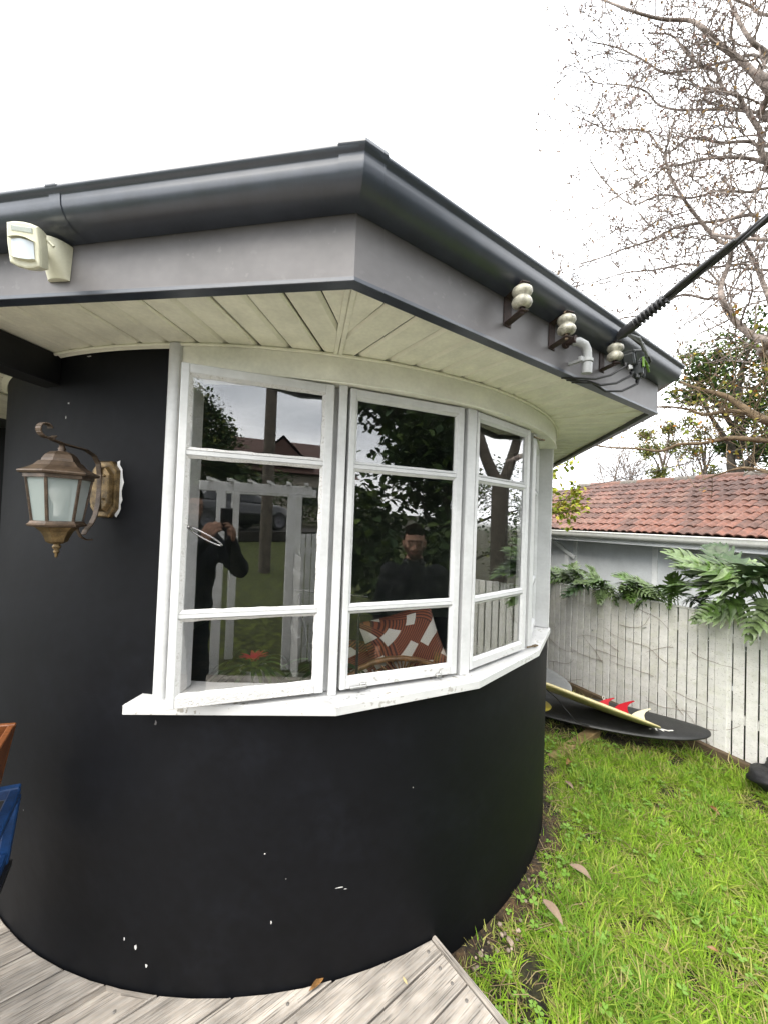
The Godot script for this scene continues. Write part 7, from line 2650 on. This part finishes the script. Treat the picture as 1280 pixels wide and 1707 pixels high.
	for k in 5200:
		var p := Vector3(rr(0.25, 3.0), 0, rr(-3.5, -0.6))
		var rad := Vector2(p.x - CX, p.z - CZ).length() - R
		if rad < 0.03 or edge.call(p) < 0.03 or -(p - FP).dot(FN) < 0.10: continue
		if rad > 0.45 and rng.randf() < 0.45: continue
		p.y = ground_y(p.x, p.z) + rr(0.010, 0.035)
		sx.append(Transform3D(Basis.from_euler(Vector3(rr(-0.3, 0.3), rr(0, TAU), rr(-0.4, 0.4))).scaled(Vector3.ONE * rr(0.5, 1.6)), p))
		sc2.append(Color(0.40, 0.33, 0.18).lerp(Color(0.16, 0.10, 0.06), rr(0, 1)))
	tag(many("straw", sm.mesh(M.blade), sx, sc2), "dry straw and bits of bark in the thin turf", "straw")
	# fallen leaves one by one
	var spots := [["pale curled dead leaf on the grass in the middle of the lawn", Vector3(1.03, 0, -1.93), 0.105, 0.9, M.dead_leaf], ["pinkish dead leaf on the grass nearer the wall corner", Vector3(0.80, 0, -1.72), 0.11, 0.5, M.dead_leaf], ["brown dead leaf by the sawn timber", Vector3(1.42, 0, -2.86), 0.10, 2.4, M.rattan], ["orange dead leaf in the grass near the fence", Vector3(2.18, 0, -2.50), 0.075, 0.2, M.rattan], ["small orange leaf in the grass toward the right", Vector3(1.42, 0, -1.62), 0.045, 1.2, M.rattan], ["tan dead leaf close behind the lawn's near edge of boards", Vector3(1.30, 0, -2.60), 0.07, 0.4, M.dead_leaf]]
	for e in spots:
		var p: Vector3 = e[1]
		p.y = ground_y(p.x, p.z) + 0.055
		var o := thing("fallen_leaf", e[0], "leaf", p, "dead leaves on the lawn")
		var m := MB.new()
		var ln: float = e[2]
		m.sheet(10, 4, func(u: float, v: float):
			var w := ln * 0.17 * pow(sin(PI * clampf(u, 0.0, 1.0)), 0.8)
			var x := v * 2.0 - 1.0
			return Vector3(x * w, 0.75 * absf(x) * w + 0.16 * ln * sin(u * 3.4) * u, (u - 0.5) * ln))
		var mi := obj("blade", m, e[4], o, false)
		mi.rotation = Vector3(0.15, e[3], 0.2)
	var dl := [["tan leaf sliver on the deck boards by the wall foot", Vector3(0.13, 0.004, -1.365), 0.03, 0.4], ["curved orange leaf stuck between wall and deck", Vector3(-0.165, 0.006, -1.345), 0.07, 2.2], ["crumb of orange leaf at the wall foot on the deck", Vector3(-0.71, 0.006, -1.315), 0.022, 1.0]]
	for e in dl:
		var o := thing("leaf_scrap", e[0], "leaf", e[1])
		var m := MB.new()
		var ln: float = e[2]
		m.sheet(8, 2, func(u: float, v: float): return Vector3((v - 0.5) * ln * 0.28 * sin(PI * clampf(u, 0, 1)) + 0.15 * ln * u * u, 0.002 + 0.08 * ln * sin(u * 3.0), (u - 0.5) * ln))
		var mi := obj("blade", m, M.rattan if e[2] > 0.04 else M.dry_grass, o, false)
		mi.rotation.y = e[3]
	# pebbles at the wall foot by the deck corner
	var st := MB.new()
	st.lathe([Vector2(0.0, -0.5), Vector2(0.42, -0.32), Vector2(0.55, 0.0), Vector2(0.36, 0.34), Vector2(0.0, 0.42)], Transform3D(), 6, true)
	var gx := []
	var gc := []
	for k in 34:
		var p := cyl(rr(32, 50), R + rr(0.02, 0.12), 0)
		if edge.call(p) < 0.03: continue
		p.y = ground_y(p.x, p.z) + 0.026
		var s := rr(0.006, 0.022)
		gx.append(Transform3D(Basis.from_euler(Vector3(rr(0, 6), rr(0, 6), rr(0, 6))).scaled(Vector3(s, s * 0.7, s * rr(0.8, 1.4))), p))
		gc.append(Color(1, 0.92, 0.82) * rr(0.35, 1.0))
	tag(many("pebbles", st.mesh(M.gravel_stone), gx, gc), "small pale stones at the wall foot by the deck corner", "pebbles")
